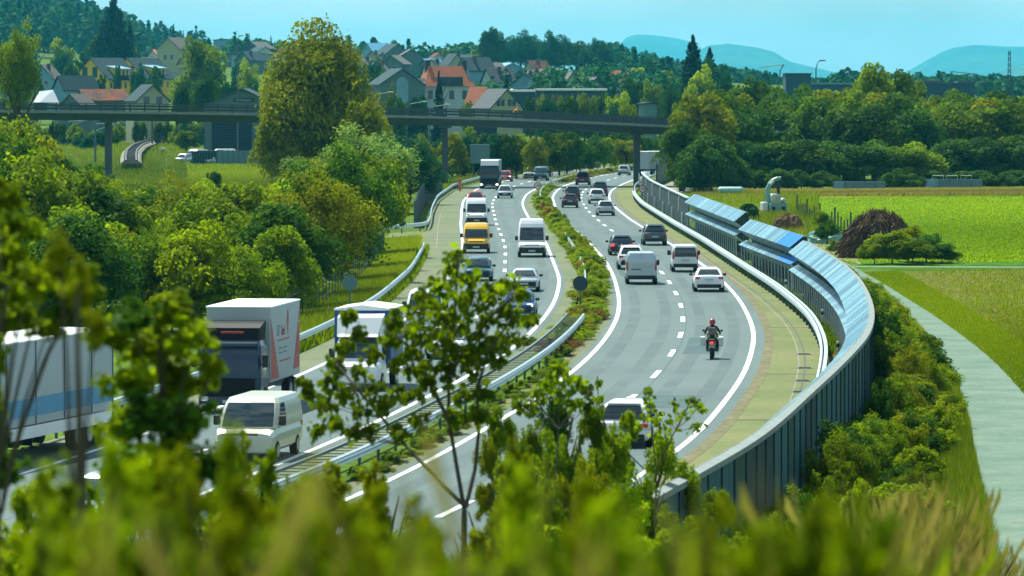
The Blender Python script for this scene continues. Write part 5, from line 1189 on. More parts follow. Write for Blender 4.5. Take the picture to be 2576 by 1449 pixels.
for k, u in enumerate((342, 352, 361, 393, 403, 413, 423, 432, 130, 145, 160)):
    x_ = vx(u, 984); tree('garden_bush', 'garden bush at the foot of the houses behind the bridge', x_, 984, terrain(x_, 984) - .5, 1.9, vz(290 + (k * 5) % 9, 984) - terrain(x_, 984) + .5, 'bush', ('leaf_dark', 'leaf_mid')[k % 2], 0, 'bush', 'garden bushes behind the bridge')
# signal beside the track
sx, sy = vx(396, 880), 880; t = thing('railway_signal', 'dark round railway signal beside the pale path', 'signal', (sx, sy, terrain(sx, sy)))
b = MB(); b.tube([(0, 0, 0), (0, 0, 3.0)], .06, 5); b.build('pole', 'steel_d', t); b = MB(); b.disc((0, 0, 3.2), (0, 1, 0), .45, .2, 14); b.build('head', 'plastic', t)
# depot hall
D_Y = 900; x0, x1 = vx(514, D_Y), vx(690, D_Y); zb = terrain((x0 + x1) / 2, D_Y) - .3
t = thing('depot_hall', 'grey depot hall with louvred gate behind the bridge', 'hall', ((x0 + x1) / 2, D_Y, zb)); hw = (x1 - x0) / 2; hz = vz(262, D_Y) - zb; rz_ = vz(222, D_Y) - zb
b = MB(); b.box(-hw, hw, 0, 24, 0, hz); b.build('wall', 'grey_w', t)
b = MB(); b.face([(-hw, -.02, hz), (hw, -.02, hz), (hw * .1, -.02, rz_ - .2)]); b.build('gable', 'grey_w', t)
b = MB(); b.loft([[(-hw - .5, y, hz - .1), (hw * .1, y, rz_), (hw + .5, y, hz - .1), (hw * .1, y, rz_ - .35)] for y in (-.6, 24.5)]); b.build('roof', 'roof_grey', t)
gx0, gx1 = vx(534, D_Y) - (x0 + x1) / 2, vx(633, D_Y) - (x0 + x1) / 2; g1 = vz(302, D_Y) - zb; g0 = max(.2, vz(378, D_Y) - zb)
b = MB(); b.box(gx0, gx1, -.08, 0, g0, g1); gt = b.build('gate', 'dark_w', t)
n = 11; me = None
for k in range(n):
    z = g0 + (g1 - g0) * (k + .5) / n
    if me is None: bb = MB(); bb.box(gx0 + .1, gx1 - .1, -.22, -.08, -.09, .09, 0, .03); ob = bb.build('slat', 'wall_dark', gt); me = ob.data; ob.location = (0, 0, z)
    else: inst('slat', me, gt, (0, 0, z))
for xa in (gx0 - 1.2, gx1 + .1): b = MB(); b.box(xa, xa + 1.1, -.3, 0, 0, hz - .3, 0, .05); b.build('pilaster', 'grey_w', t)
sxx = vx(614, D_Y) - (x0 + x1) / 2; b = MB(); b.box(-1.9, 1.9, -.05, 0, -.33, .33); sb = b.build('sign', 'dark_w', t, loc=(sxx, -.1, vz(252, D_Y) - zb))
textobj('AG Carrosserie', sb, (0, -.08, 0), (math.pi / 2, 0, 0), .42, 'sign_white')
# parked vehicles, container, fence by the depot
for u, v, Y, nm, lb, fn, rz in ((463, 390, 860, 'parked_car', 'silver parked car with its front towards the pale path', car('p_silver', 4.3, 1.8, 1.5), R(160)), (494, 388, 868, 'parked_van', 'pale grey parked van beside the silver car', van('p_silver', 5.0, 1.95, 2.0, hoodz=1.05), R(150)), (545, 398, 850, 'parked_car', 'light blue parked car in front of the louvred gate', car('p_silver', 4.3, 1.8, 1.45), R(120)), (556, 388, 872, 'parked_van', 'white parked van right of the grey container', van('p_white', 5.0, 1.95, 2.0), R(100))):
    x = vx(u, Y); t = thing(nm, lb, 'car' if 'car' in nm else 'van', (x, Y, terrain(x, Y)), rz, 'vehicles parked at the depot'); fn(t)
x = vx(517, 850); t = thing('waste_container', 'dark green ribbed container parked by the depot', 'container', (x, 850, terrain(x, 850)))
b = MB(); b.box(-2.2, 2.2, -1, 1, 0, 2.3, 0, .08); b.build('body', 'wall_dark', t); b = MB()
for k in range(9): b.box(-2.0 + k * .48, -1.9 + k * .48, -1.06, -1, .2, 2.1)
b.build('ribs', 'steel_d', t)
x = vx(580, 845); t = thing('mesh_fence', 'grey-green fence running right of the container', 'fence', (x, 845, terrain(x, 845))); me = None
for k in range(11):
    if me is None: bb = MB(); bb.box(-.06, .06, -.06, .06, 0, 2.6); ob = bb.build('post', 'steel_d', t); me = ob.data; ob.location = (-2.2, 0, 0)
    else: inst('post', me, t, (-2.2 + k * .9, 0, 0))
for k in range(10):
    bb = MB(); bb.box(-.42, .42, -.02, .02, .1, 2.4); ob = bb.build('fence_panel', 'sign_grey', t); ob.location = (-1.75 + k * .9, 0, 0)

# ---------------------------------------------------------------- village houses
def house(name, label, u, Y, w, l, ve, vr, wall, roof, ang=0.0, vb=None, win=None, chim=None, dorm=0, hip=0.0, over=.5, cat='house', group='village houses', front='gable', shut=False, trim=None):
    """w gable width, l ridge length; ve, vr picture heights of eaves and ridge; ang turns the gable away to the left (+) or right (-)"""
    x = vx(u, Y); zt = terrain(x, Y) - 1.5; ze, zr = vz(ve, Y) - zt, vz(vr, Y) - zt
    ang = -ang; t = thing(name, label, cat, (x, Y, zt), ang, group); h = w / 2
    b = MB(); b.loft([[(-h, y, 0), (h, y, 0), (h, y, ze), (0, y, zr - .25), (-h, y, ze)] for y in (0, l)]); b.build('wall', wall, t)
    b = MB(); th = .28; hp = hip * l * .25
    A = [(-h - over, -over, ze - over * (zr - ze) / h), (0, -over + hp, zr), (h + over, -over, ze - over * (zr - ze) / h)]
    Bq = [(p[0], l + over - (hp if i == 1 else 0), p[2]) for i, p in enumerate(A)]
    for i in (0, 1):
        q = [A[i], A[i + 1], Bq[i + 1], Bq[i]]; b.face(q[::-1] if i == 0 else q[::-1]); b.face([(a_, b_, c_ - th) for a_, b_, c_ in q])
        for k in range(4): a_, c_ = q[k], q[(k + 1) % 4]; b.face([a_, c_, (c_[0], c_[1], c_[2] - th), (a_[0], a_[1], a_[2] - th)])
    if hip: b.face([A[0], A[2], A[1]]); b.face([Bq[0], Bq[1], Bq[2]])
    rf = b.build('roof', roof, t)
    if chim:
        for cx, cyy in chim: b = MB(); b.box(-.45, .45, -.45, .45, -1.2, 1.3, 0, .05); b.build('chimney', 'roof_brown', rf, loc=(cx, cyy, zr - abs(cx) / h * (zr - ze) + .2))
    wb = None
    for wx, wz, ww, wh in (win or []):
        b = MB(); b.box(-ww / 2 - .12, ww / 2 + .12, -.06, -.01, -wh / 2 - .12, wh / 2 + .12); fr = b.build('window', trim or 'white_w', t, loc=(wx, 0, wz if wz > 0 else ze + wz))
        b = MB(); b.box(-ww / 2, ww / 2, -.09, -.06, -wh / 2, wh / 2); b.build('pane', 'win', fr)
        if shut:
            for s_ in (-1, 1): b = MB(); b.box(-.25, .25, -.1, -.06, -wh / 2, wh / 2); b.build('shutter', 'dark_w', fr, loc=(s_ * (ww / 2 + .32), 0, 0))
    return t, ze, zr, zt
def sidewins(t, x, ys, z, ww, wh, s=1):
    for y in ys:
        b = MB(); b.box(0, .06, -ww / 2, ww / 2, -wh / 2, wh / 2); b.build('window', 'win', t, loc=(x if s > 0 else x - .06, y, z))
# twin yellow apartment blocks
for u, Y, lb in ((229, 1500, 'yellow apartment block with grey roof, the left one of two joined wings'), (321, 1518, 'yellow apartment block with grey roof, the right wing behind the first')):
    t, ze, zr, zt = house('apartment_house', lb, u, Y, 13, 15, 196 if u < 300 else 194, 145, 'yellow_w', 'roof_grey', R(33), None, [(-1.6, 1.2 - 3.0 + 0, 1.5, 2.6)] if False else None, group='yellow apartment blocks')
    for wx, wz in ((-2.1, ze + 1.6), (1.6, ze + 1.6)): b = MB(); b.box(-.9, .9, -.06, 0, -1.6, 1.6); b.build('window', 'roof_grey', t, loc=(wx, 0, wz))
    b = MB(); b.box(-1, 1, -.06, 0, -.7, .7); b.build('window', 'win', t, loc=(1.7, 0, ze - 1.6))
    sidewins(t, 6.5, (1.5, 4.0, 6.0, 8.5, 11.5, 13.5), ze - 2.2, .9, 1.7); sidewins(t, 6.5, (2.2, 5.0, 7.4, 10.5, 13), ze - 7.2, 1.0, 2.0)
    b = MB(); b.loft([[(3.2, y, ze + .6), (6.6, y, ze + .8), (6.6, y, ze + 2.6), (1.8, y, ze + 3.6)] for y in (4.2, 10.4)]); dm = b.build('dormer', 'yellow_w', t)
    b = MB(); b.loft([[(1.5, y, ze + 3.65), (7.1, y, ze + 2.55), (7.1, y, ze + 2.75), (1.5, y, ze + 3.85)] for y in (3.9, 10.8)]); b.build('dormer_roof', 'blue_w', dm)
    for y in (5.4, 7.3, 9.2): b = MB(); b.box(0, .06, -.5, .5, -.9, .7); b.build('window', 'win', dm, loc=(6.62, y, ze + 1.6))
    b = MB(); b.box(6.0, 8.2, 4.4, 10.2, ze + .45, ze + .65); b.build('balcony', 'dark_w', t)
HS = [
 ('small_house', 'pale blue house with grey roof left of the yellow block', 148, 1150, 5, 9, 222, 190, 'blue_w', 'roof_grey', R(55), [(0, 1.2, .8, .8)]),
 ('farmhouse', 'long house with mottled terracotta roof just above the bridge', 205, 1050, 8, 9, 250, 224, 'grey_w', 'roof_old', R(72), None),
 ('barn', 'brownish grey gabled barn in front of the terracotta roof', 178, 1020, 5, 5, 262, 236, 'grey_w', 'roof_brown', R(30), None),
 ('hipped_house', 'dark grey half-hipped house in front of the yellow block', 385, 1000, 6.6, 8, 250, 212, 'cream_w', 'roof_grey', R(-20), [(-1.3, -.2, 1.3, 1.6), (1.3, -.2, 1.3, 1.6)]),
 ('edge_house', 'pale blue house cut by the left picture edge', -8, 1100, 8, 8, 205, 175, 'blue_w', 'roof_grey', R(-35), [(1.5, -1.5, 1, 1.2)]),
 ('old_house', 'old cream house with steep brown roof on the hill behind the chestnut', 424, 1750, 9, 12, 122, 94, 'cream_w', 'roof_brown', R(25), [(-1.2, 1, 1.1, 2), (1.2, 1, 1.1, 2), (-1.2, -3, 1.1, 1.6), (1.4, -3, 1.1, 1.6)]),
 ('red_roof_house', 'low house with salmon red roof on the hill', 386, 1900, 8, 8, 139, 124, 'white_w', 'roof_tile', R(60), None),
 ('flat_hall', 'flat-roofed blue-grey building on the hilltop', 568, 2300, 11, 8, 100, 98, 'blue_w', 'roof_grey', R(5), [(-2, -3, 1, 1), (2, -3, 1, 1)]),
 ('hill_house', 'white house with dark gable on the hilltop left of the huge tree', 632, 2100, 9, 10, 121, 105, 'dark_w', 'roof_brown', R(35), None),
 ('hill_house', 'grey roofed white house near the top of the hill right of the dark gable', 668, 2000, 7, 8, 130, 117, 'white_w', 'roof_grey', R(-30), [(0, -1.2, 1, 1)]),
 ('long_facade_house', 'wide pale blue facade below the hilltop houses', 640, 1850, 17, 6, 137, 133, 'blue_w', 'roof_grey', R(8), [(-6, -2, 1, 1.4), (-3, -2, 1, 1.4), (0, -2, 1, 1.4), (3, -2, 1, 1.4), (6, -2, 1, 1.4), (2, -4.3, 3, 1.4)]),
 ('teal_roof_house', 'house with blue-green roof right of the huge tree on the hill', 925, 2000, 9, 9, 128, 108, 'blue_w', 'roof_blue', R(60), None),
 ('grey_gable_house', 'grey gabled house below a rounded tree on the hill', 1000, 1900, 10, 10, 135, 110, 'grey_w', 'roof_grey', R(-25), [(-1, -1, 1, 1)]),
 ('dark_roof_house', 'broad low house with black roof below the grey gable', 1036, 1750, 10.5, 9, 146, 123, 'grey_w', 'roof_dark', R(-8), [(-2, -2, 2, 1.2)]),
 ('terrace_house', 'grey house half way up the hill left of the church-like gable', 985, 1600, 8, 7, 160, 139, 'grey_w', 'roof_brown', R(20), [(1, -1.5, 1.4, 1.2)]),
 ('blue_roof_house', 'small house with bright blue roof on the slope', 1066, 1600, 5, 6, 160, 147, 'grey_w', 'roof_blue', R(50), None),
 ('mono_roof_house', 'modern house with long rising metal roof', 1130, 1600, 9, 7, 150, 137, 'grey_w', 'roof_grey', R(65), None),
 ('church_gable_house', 'large grey-green gabled house with arched pale panel', 1012, 1120, 10, 12, 210, 172, 'grey_w', 'roof_grey', R(-14), [(-.1, .2, 1.8, 1.0)]),
 ('small_tile_house', 'small white gabled house with salmon roof right of the orange villa', 1224, 1110, 3.4, 4.5, 254, 218, 'white_w', 'roof_tile', R(-60) if False else R(-50), [(0, 1.2, .5, .9)]),
 ('cream_gable_house', 'cream gabled house with dark roof and shutters just above the bridge', 1275, 1000, 6.9, 9, 268, 223, 'cream_w', 'roof_dark', R(-24), None),
 ('white_house', 'pale house with mottled roof in the middle distance', 1200, 1500, 8, 9, 178, 157, 'blue_w', 'roof_brown', R(50), [(0, -1, 1, 1)]),
 ('white_house', 'pale blue villa with pyramid roof under the dark wood', 1288, 1600, 8.5, 8, 172, 158, 'blue_w', 'roof_blue', R(-20), [(-2, -1.5, 1, 1.2), (0, -1.5, 1, 1.2), (2, -1.5, 1, 1.2)]),
 ('white_house', 'bright blue-white bungalow with grey roof in front of the villa', 1306, 1450, 9, 6, 192, 183, 'blue_w', 'roof_grey', R(6), [(-2, -1.2, 1, .9), (1, -1.2, 1.6, .9)]),
 ('white_house', 'pale gabled house left of the bungalow', 1232, 1480, 7, 7, 196, 180, 'white_w', 'roof_grey', R(40), [(0, -1, 1, 1)]),
 ('blue_shed', 'long shed with light blue roof behind the cream gable', 1286, 1300, 9.5, 8, 222, 209, 'white_w', 'roof_blue', R(4), None),
 ('grey_roof_house', 'grey pitched roof among the trees right of the wood', 1405, 1500, 4.5, 6, 190, 172, 'grey_w', 'roof_brown', R(-60), None),
 ('garden_house', 'orange and white house glimpsed between garden trees', 1655, 1400, 5, 5, 212, 195, 'cream_w', 'roof_tile', R(30), [(0, -1, 1, 1)]),
 ('white_sheds', 'white low building glimpsed left of the garden trees', 1540, 1350, 8, 5, 222, 214, 'white_w', 'roof_grey', R(10), None),
 ('grey_block', 'plain grey block with small blue sign behind the bridge', 1637, 900, 2.3, 3, 259, 257, 'sign_grey', 'roof_grey', R(-20), None),
]
for nm, lb, u, Y, w, l, ve, vr, wl, rf, an, wn in HS:
    t, ze, zr, zt = house(nm, lb, u, Y, w, l, ve, vr, wl, rf, an, None, wn, over=.35)
    if nm == 'cream_gable_house':
        for wx in (-1.35, 1.05):
            b = MB(); b.box(-.45, .45, -.05, 0, -.62, .62); w_ = b.build('window', 'win', t, loc=(wx, 0, ze + .75))
            for s_ in (-1, 1): b = MB(); b.box(-.2, .2, -.09, -.03, -.66, .66); b.build('shutter', 'dark_w', w_, loc=(s_ * .62, 0, 0))
        b = MB(); b.box(-2.0, 2.0, -.06, -.01, -.06, .06); b.build('trim', 'blue_w', t, loc=(0, 0, ze + 1.7))
    if nm == 'church_gable_house':
        b = MB(); b.loft([[(-1.35, y, 0), (1.35, y, 0), (1.35, y, ze + .2), (.9, y, ze + 1.1), (0, y, ze + 1.5), (-.9, y, ze + 1.1), (-1.35, y, ze + .2)] for y in (-.08, -.02)]); b.build('arched_panel', 'blue_w', t)
        b = MB(); b.box(0, 4.2, 2, 5, 0, .9); b.build('roof_terrace', 'white_w', t, loc=(1.6, 0, ze + .3))
    if nm == 'grey_block': textobj('7', t, (0, -.05, ze - 1.6), (math.pi / 2, 0, 0), 1.6, 'roof_blue')
# orange villa with hipped mansard roof
Y = 1130; x = vx(1130, Y); zt = terrain(x, Y) - 1
t = thing('orange_villa', 'large villa with steep orange tiled hip roof and two chimneys', 'house', (x, Y, zt), R(20) - R(5), 'village houses'); ze = vz(216, Y) - zt; zr = vz(166, Y) - zt
b = MB(); b.box(-5.6, 5.6, 0, 8, 0, ze); b.build('wall', 'white_w', t)
b = MB(); b.loft([[(-6.1, -.5, ze - .1), (6.1, -.5, ze - .1), (6.1, 8.5, ze - .1), (-6.1, 8.5, ze - .1)], [(-5.0, .9, ze + 1.5), (5.0, .9, ze + 1.5), (5.0, 7.1, ze + 1.5), (-5.0, 7.1, ze + 1.5)], [(-4.0, 3.4, zr), (4.0, 3.4, zr), (4.0, 4.6, zr), (-4.0, 4.6, zr)]]); rf = b.build('roof', 'roof_tile', t)
for cx in (-4, 4.4): b = MB(); b.box(-.55, .55, -.5, .5, -2, 1.3, 0, .05); b.build('chimney', 'roof_dark', rf, loc=(cx, 4, zr))
b = MB(); b.box(-2.6, 3.0, -.7, 2.4, ze + .1, ze + 2.0); b.build('dormer', 'dark_w', t)
for wx in (-1.9, .6, 3.6, -4.3): b = MB(); b.box(-.55, .55, -.08, 0, -1.0, 1.0); b.build('window', 'win', t, loc=(wx, 0, ze - 2.0))
# long low buildings, halls
for u0, u1, vt, vb, Y, wl, rf, lb in ((1275, 1345, 231, 240, 1180, 'dark_w', 'roof_white', 'dark low hall with white roof edge behind the cream gable'), (1349, 1524, 228, 250, 1180, 'dark_w', 'roof_white', 'long dark low hall with white roof edge in the trees'), (1976, 2039, 188, 238, 1500, 'dark_w', 'dark_w', 'tall dark blue hall above the trees'), (2039, 2145, 213, 245, 1550, 'dark_w', 'sign_grey', 'long dark blue hall right of the tall one'), (2294, 2364, 206, 216, 1550, 'dark_w', 'roof_brown', 'dark roof storey with white domes on the right'), (2250, 2440, 212, 256, 1500, 'dark_w', 'dark_w', 'wide dark blue factory hall on the right'), (2411, 2452, 208, 220, 1600, 'dark_w', 'dark_w', 'small dark block with white dome at the right'), (1172, 1250, 308, 330, 760, 'dark_w', 'roof_white', 'pale roofed shed hidden under the bridge'), (208, 260, 303, 345, 1100, 'blue_w', 'roof_grey', 'light blue factory wall under the bridge at left'), (310, 350, 305, 325, 1200, 'blue_w', 'white_w', 'pale blue block under the bridge right of the pier')):
    xa, xb = vx(u0, Y), vx(u1, Y); xm = (xa + xb) / 2; zt = terrain(xm, Y) - 1; hh = vz(vt, Y) - zt
    t = thing('low_hall', lb, 'building', (xm, Y, zt), 0, 'halls and sheds'); b = MB(); b.box(xa - xm, xb - xm, 0, 14, 0, hh); b.build('wall', wl, t)
    b = MB(); b.box(xa - xm - .3, xb - xm + .3, -.4, 14.4, hh, hh + .5, 0, .05); b.build('roof', rf, t)
    n = int((xb - xa) / 3)
    if vb - vt > 18 and wl == 'blue_w' or u0 == 1349:
        for k in range(n): b = MB(); b.box(-.9, .9, -.05, 0, -.7, .7); b.build('window', 'win', t, loc=(xa - xm + 1.5 + 3 * k, 0, hh - 1.6))
for u, v, Y, lb in ((2332, 204, 1552, 'white roof dome on the dark roof storey'), (2431, 207, 1602, 'white roof dome on the small dark block'), (1288, 225, 1178, 'small white dome behind the cream gable')):
    b = MB(); rr = 9 / F * Y * .6; b.loft([[(rr * q * math.cos(a), rr * q * math.sin(a), rr * h_) for a in np.linspace(0, 2 * math.pi, 11)[:-1]] for q, h_ in ((1, 0), (.9, .3), (.6, .55), (.05, .66))]); o = b.build('roof_dome', 'roof_white', smooth=True, loc=(vx(u, Y), Y + 2, vz(v, Y) - .2)); tag(o, lb, 'roof light', 'roof lights')
x = vx(120, 1010); t = thing('white_tent', 'bright white canopy roof left of the terracotta roof', 'tent', (x, 1010, terrain(x, 1010)), R(20)); hh = vz(226, 1010) - t.location.z
b = MB(); b.loft([[(-2.2, -2, hh - 2.6), (2.0, -2, hh - 2.8), (2.0, 3, hh - 2.8), (-2.2, 3, hh - 2.6)], [(-1.4, .3, hh - .3), (1.3, .3, hh), (1.3, .8, hh), (-1.4, .8, hh - .3)]]); b.build('canopy', 'roof_white', t)
for sx_ in (-2, 1.9):
    for sy_ in (-1.9, 2.9): b = MB(); b.tube([(0, 0, -.5), (0, 0, hh - 2.6)], .06, 5); b.build('leg', 'steel_d', t, loc=(sx_, sy_, 0))

# ---------------------------------------------------------------- trees of the village and hills
rh = random.Random(17)
SP = [(880, 150, 1900), (905, 165, 1750), (935, 148, 1850), (950, 178, 1500), (965, 152, 1900), (1085, 172, 1550), (1105, 152, 1850), (1150, 162, 1500), (1165, 175, 1400), (1190, 170, 1700), (1215, 188, 1450), (1252, 178, 1650), (1270, 200, 1350), (1330, 176, 1700), (1345, 196, 1500), (1225, 204, 1350), (1320, 214, 1280), (60, 205, 1250), (30, 218, 1150), (105, 195, 1350), (590, 140, 1900), (612, 150, 1800), (700, 138, 1950), (720, 152, 1850), (460, 160, 1700), (395, 165, 1700), (1440, 214, 1350), (1500, 222, 1300), (1590, 205, 1500)]
for k, (u, v, Y) in enumerate(SP):
    w = rh.uniform(5, 8); h_ = rh.uniform(2.2, 3.6); wl = rh.choice(['white_w', 'blue_w', 'cream_w', 'grey_w', 'white_w']); rf = rh.choice(['roof_grey', 'roof_brown', 'roof_old', 'roof_dark', 'roof_brown'])
    house('village_house', '%s house with %s roof %s' % ({'white_w': 'pale', 'blue_w': 'light blue', 'cream_w': 'cream', 'grey_w': 'grey'}[wl], {'roof_grey': 'slate grey', 'roof_brown': 'brown', 'roof_old': 'old red', 'roof_dark': 'dark'}[rf], 'on the left slope' if u < 300 else 'behind the chestnut' if u < 760 else 'right of the huge tree' if u < 1000 else 'on the middle slope' if u < 1200 else 'below the dark wood' if u < 1400 else 'among the garden trees'), u, Y, w, rh.uniform(6, 10), v, v - h_ / Y * F, wl, rf, R(rh.uniform(-65, 65)), None, [(-1.3, -1.4, 1, 1.1), (1.3, -1.4, 1, 1.1), (0, .6, .8, .8)], chim=[(1.2, 3)], over=.4)
def vt(u, v, Y, wpx, lb, kind='far', m='leaf_far', name='village_tree', group='village trees', vb=None, cat='tree'):
    x = vx(u, Y); z0 = terrain(x, Y) - .5
    if vb: z0 = max(z0, vz(vb, Y))
    h = max(2.0, vz(v, Y) - z0); tree(name, lb, x, Y, z0, wpx / F * Y, h, kind, m, .04 if 'con' not in kind else .05, cat, group)
vt(508, 92, 1250, 150, 'big round chestnut tree right of the yellow blocks', 'round', 'leaf_mid', 'chestnut_tree'); vt(520, 182, 1000, 85, 'round grey-green tree low in front of the chestnut', 'round', 'leaf_dark', 'chestnut_tree'); vt(460, 208, 1010, 60, 'small round tree left of the low grey-green one', 'round', 'leaf_dark'); vt(620, 152, 1300, 70, 'bright green tree right of the chestnut', 'round', 'leaf_bright')
vt(288, -6, 1650, 150, 'tall dark spruce on the hill above the yellow blocks', 'conifer', 'needle', 'spruce'); vt(255, 70, 1640, 80, 'second dark spruce left behind the tall one', 'conifer', 'needle', 'spruce'); vt(328, 55, 1660, 50, 'dark spruce right behind the tall one', 'conifer', 'needle', 'spruce')
vt(1742, 88, 1150, 84, 'tall dark fir standing above the trees right of the bridge', 'conifer', 'needle', 'fir_tree', vb=235); vt(1785, 120, 1180, 66, 'second dark fir behind the tall one', 'conifer', 'needle', 'fir_tree', vb=235)
vt(1104, 180, 1090, 50, 'dark spruce in front of the orange villa', 'conifer', 'needle', 'spruce'); vt(82, 66, 1500, 40, 'dark spruce behind the slender tree', 'conifer', 'needle', 'spruce')
for u, v, w in ((627, 84, 22), (682, 90, 24), (437, 62, 34), (462, 78, 20), (1091, 112, 9), (1074, 122, 9), (490, 82, 12)): vt(u, v, 2200, w, 'dark pointed conifer on the skyline %s' % {627: 'above the dark gabled house', 682: 'rounded one left of the huge tree', 437: 'above the old cream house', 462: 'small one beside the tall skyline fir', 1091: 'thin cypress right one of a pair', 1074: 'thin cypress left one of a pair', 490: 'tiny one above the chestnut'}[u], 'farcon', 'needle', 'skyline_conifer', 'skyline conifers')
VT = [(60, 110, 1300, 80), (20, 190, 1150, 60), (150, 90, 1700, 70), (170, 125, 1600, 60), (120, 150, 1450, 55), (215, 118, 1620, 60), (250, 95, 1680, 90), (310, 100, 1670, 80), (350, 125, 1650, 50), (190, 150, 1560, 50), (95, 200, 1200, 50), (50, 235, 1010, 70), (15, 240, 1000, 60), (600, 150, 1500, 50), (690, 190, 1100, 60), (650, 205, 1050, 60), (985, 98, 2050, 50),
      (1130, 118, 2150, 60), (1165, 112, 2150, 50), (1195, 120, 2100, 40), (940, 160, 1500, 60), (960, 180, 1400, 50), (985, 215, 1080, 40), (1060, 235, 1040, 40), (1170, 165, 1450, 40), (1050, 240, 1030, 50), (1010, 245, 1030, 50), (1180, 252, 1030, 40), (1210, 250, 1020, 40), (1265, 190, 1380, 30), (1225, 190, 1380, 25), (1360, 190, 1350, 60), (1375, 170, 1700, 50), (1420, 200, 1300, 60), (1460, 190, 1450, 60), (1350, 205, 1250, 40),
      (1430, 238, 1000, 70), (1480, 240, 1000, 60), (1380, 245, 980, 50), (1560, 235, 1000, 70), (1520, 215, 1200, 60), (1590, 190, 1200, 70), (1640, 205, 1150, 60), (1500, 200, 1350, 50), (1580, 255, 930, 60), (1540, 262, 900, 50), (1690, 210, 1050, 50), (1720, 240, 900, 60), (1790, 150, 1150, 80), (1760, 170, 1050, 90), (1820, 185, 1050, 70), (1730, 165, 1200, 60), (1680, 165, 1500, 60), (1630, 150, 1700, 60), (1600, 160, 1600, 60),
      (500, 300, 1000, 60), (460, 310, 1010, 50), (470, 325, 930, 60), (170, 310, 1000, 60), (200, 330, 960, 40), (220, 340, 950, 40), (20, 300, 900, 60), (100, 310, 900, 60), (580, 195, 1100, 50), (2090, 220, 1300, 60), (1930, 205, 1200, 50), (2160, 215, 1400, 50)]
tw = ['beside a roof', 'between the houses', 'in a garden']
for i, (u, v, Y, w) in enumerate(VT):
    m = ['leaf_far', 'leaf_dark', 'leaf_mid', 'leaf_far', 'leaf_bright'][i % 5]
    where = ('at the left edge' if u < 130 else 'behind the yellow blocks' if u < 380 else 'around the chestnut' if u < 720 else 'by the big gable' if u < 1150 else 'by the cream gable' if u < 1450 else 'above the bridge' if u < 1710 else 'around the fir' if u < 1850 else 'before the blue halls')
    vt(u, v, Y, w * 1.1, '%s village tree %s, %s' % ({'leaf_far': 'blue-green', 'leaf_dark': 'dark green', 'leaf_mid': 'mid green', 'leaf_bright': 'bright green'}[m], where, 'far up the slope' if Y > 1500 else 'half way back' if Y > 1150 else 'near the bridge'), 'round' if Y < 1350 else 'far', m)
for k, u in enumerate(np.arange(1335, 1560, 15)): vt(u, 236 + (k * 7) % 10, 1080, 40, '%s tree in front of the long dark hall' % ('dark', 'mid green', 'bright')[k % 3], 'round', ('leaf_dark', 'leaf_mid', 'leaf_bright')[k % 3])
for k in range(46):
    u = rh.uniform(-10, 640) if k % 2 else rh.uniform(860, 1340); Y = rh.uniform(1350, 1900); vt(u, (rh.uniform(135, 195) if u < 640 else rh.uniform(150, 200)), Y, rh.uniform(26, 50), '%s garden tree %s' % (('dark', 'green')[k // 2 % 2], 'on the left village slope' if u < 640 else 'on the middle village slope'), 'far', ('leaf_dark', 'leaf_far')[k // 2 % 2])
# big dark wood on the rise (centre right)
WD = [(1236, 68, 62), (1270, 95, 50), (1310, 78, 70), (1350, 90, 60), (1385, 80, 60), (1420, 92, 50), (1450, 100, 60), (1490, 98, 50), (1520, 108, 50), (1215, 110, 40), (1335, 120, 60), (1290, 120, 60), (1400, 120, 60), (1470, 125, 50), (1370, 130, 50), (1250, 130, 50)]
for i, (u, v, w) in enumerate(WD): vt(u, v, 1950 + (i % 4) * 40, w * 1.15, '%s tree of the dark wood on the rise, %s' % (['tall', 'broad', 'rounded', 'bulky'][i % 4], 'left part' if u < 1300 else 'middle part' if u < 1420 else 'right part'), 'round', 'leaf_far' if i % 3 else 'leaf_dark', 'wood_tree', 'trees of the dark wood on the rise')
def mass(name, label, items, m='leaf_far', cone=.0, seed=3, npl=150, leaf=.11):
    """far wood that reads as one mass"""
    r = np.random.default_rng(seed); Vs = []; vs = []
    for x, y, z0, w, h in items:
        if r.random() < cone:
            tt = r.random(npl) ** 1.3; rad = (1 - tt) * w * .36; a = r.uniform(0, 6.28, npl); C = np.stack([np.cos(a) * rad, np.sin(a) * rad, tt * h * 1.12], 1); sh = -.4
        else:
            d = unitv(r.normal(0, 1, (npl, 3))); d[:, 2] = np.abs(d[:, 2]) * 1.0; bl = 1 + .22 * np.sin(d[:, 0] * 5 + x) * np.cos(d[:, 2] * 6 + y); C = d * np.array([w / 2, w / 2, h * .55]) * bl[:, None] + np.array([0, 0, h * .42]); sh = 0
        C = C + np.array([x, y, z0]); V, v = leaves(r, C, unitv(C - np.array([x, y, z0 + h * .3])), w * leaf, np.clip(r.uniform(0, .5, npl) + r.random() * .5, 0, 1), up=.25, aspect=.8)
        Vs.append(V); vs.append(v)
    me = quads(name, np.concatenate(Vs), np.concatenate(vs), m); o = bpy.data.objects.new(name, me); link(o); tag(o, label, 'woodland', kind='stuff'); return o
r = np.random.default_rng(21); items = []
for k in range(620):
    u = r.uniform(-160, 520); Y = r.uniform(2350, 3500) ; x = vx(u, Y)
    if u > 340 and Y < 3000: continue
    items.append((x, Y, terrain(x, Y) - 1, r.uniform(9, 15), r.uniform(15, 24)))
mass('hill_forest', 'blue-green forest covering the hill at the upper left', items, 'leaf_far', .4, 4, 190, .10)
items = []
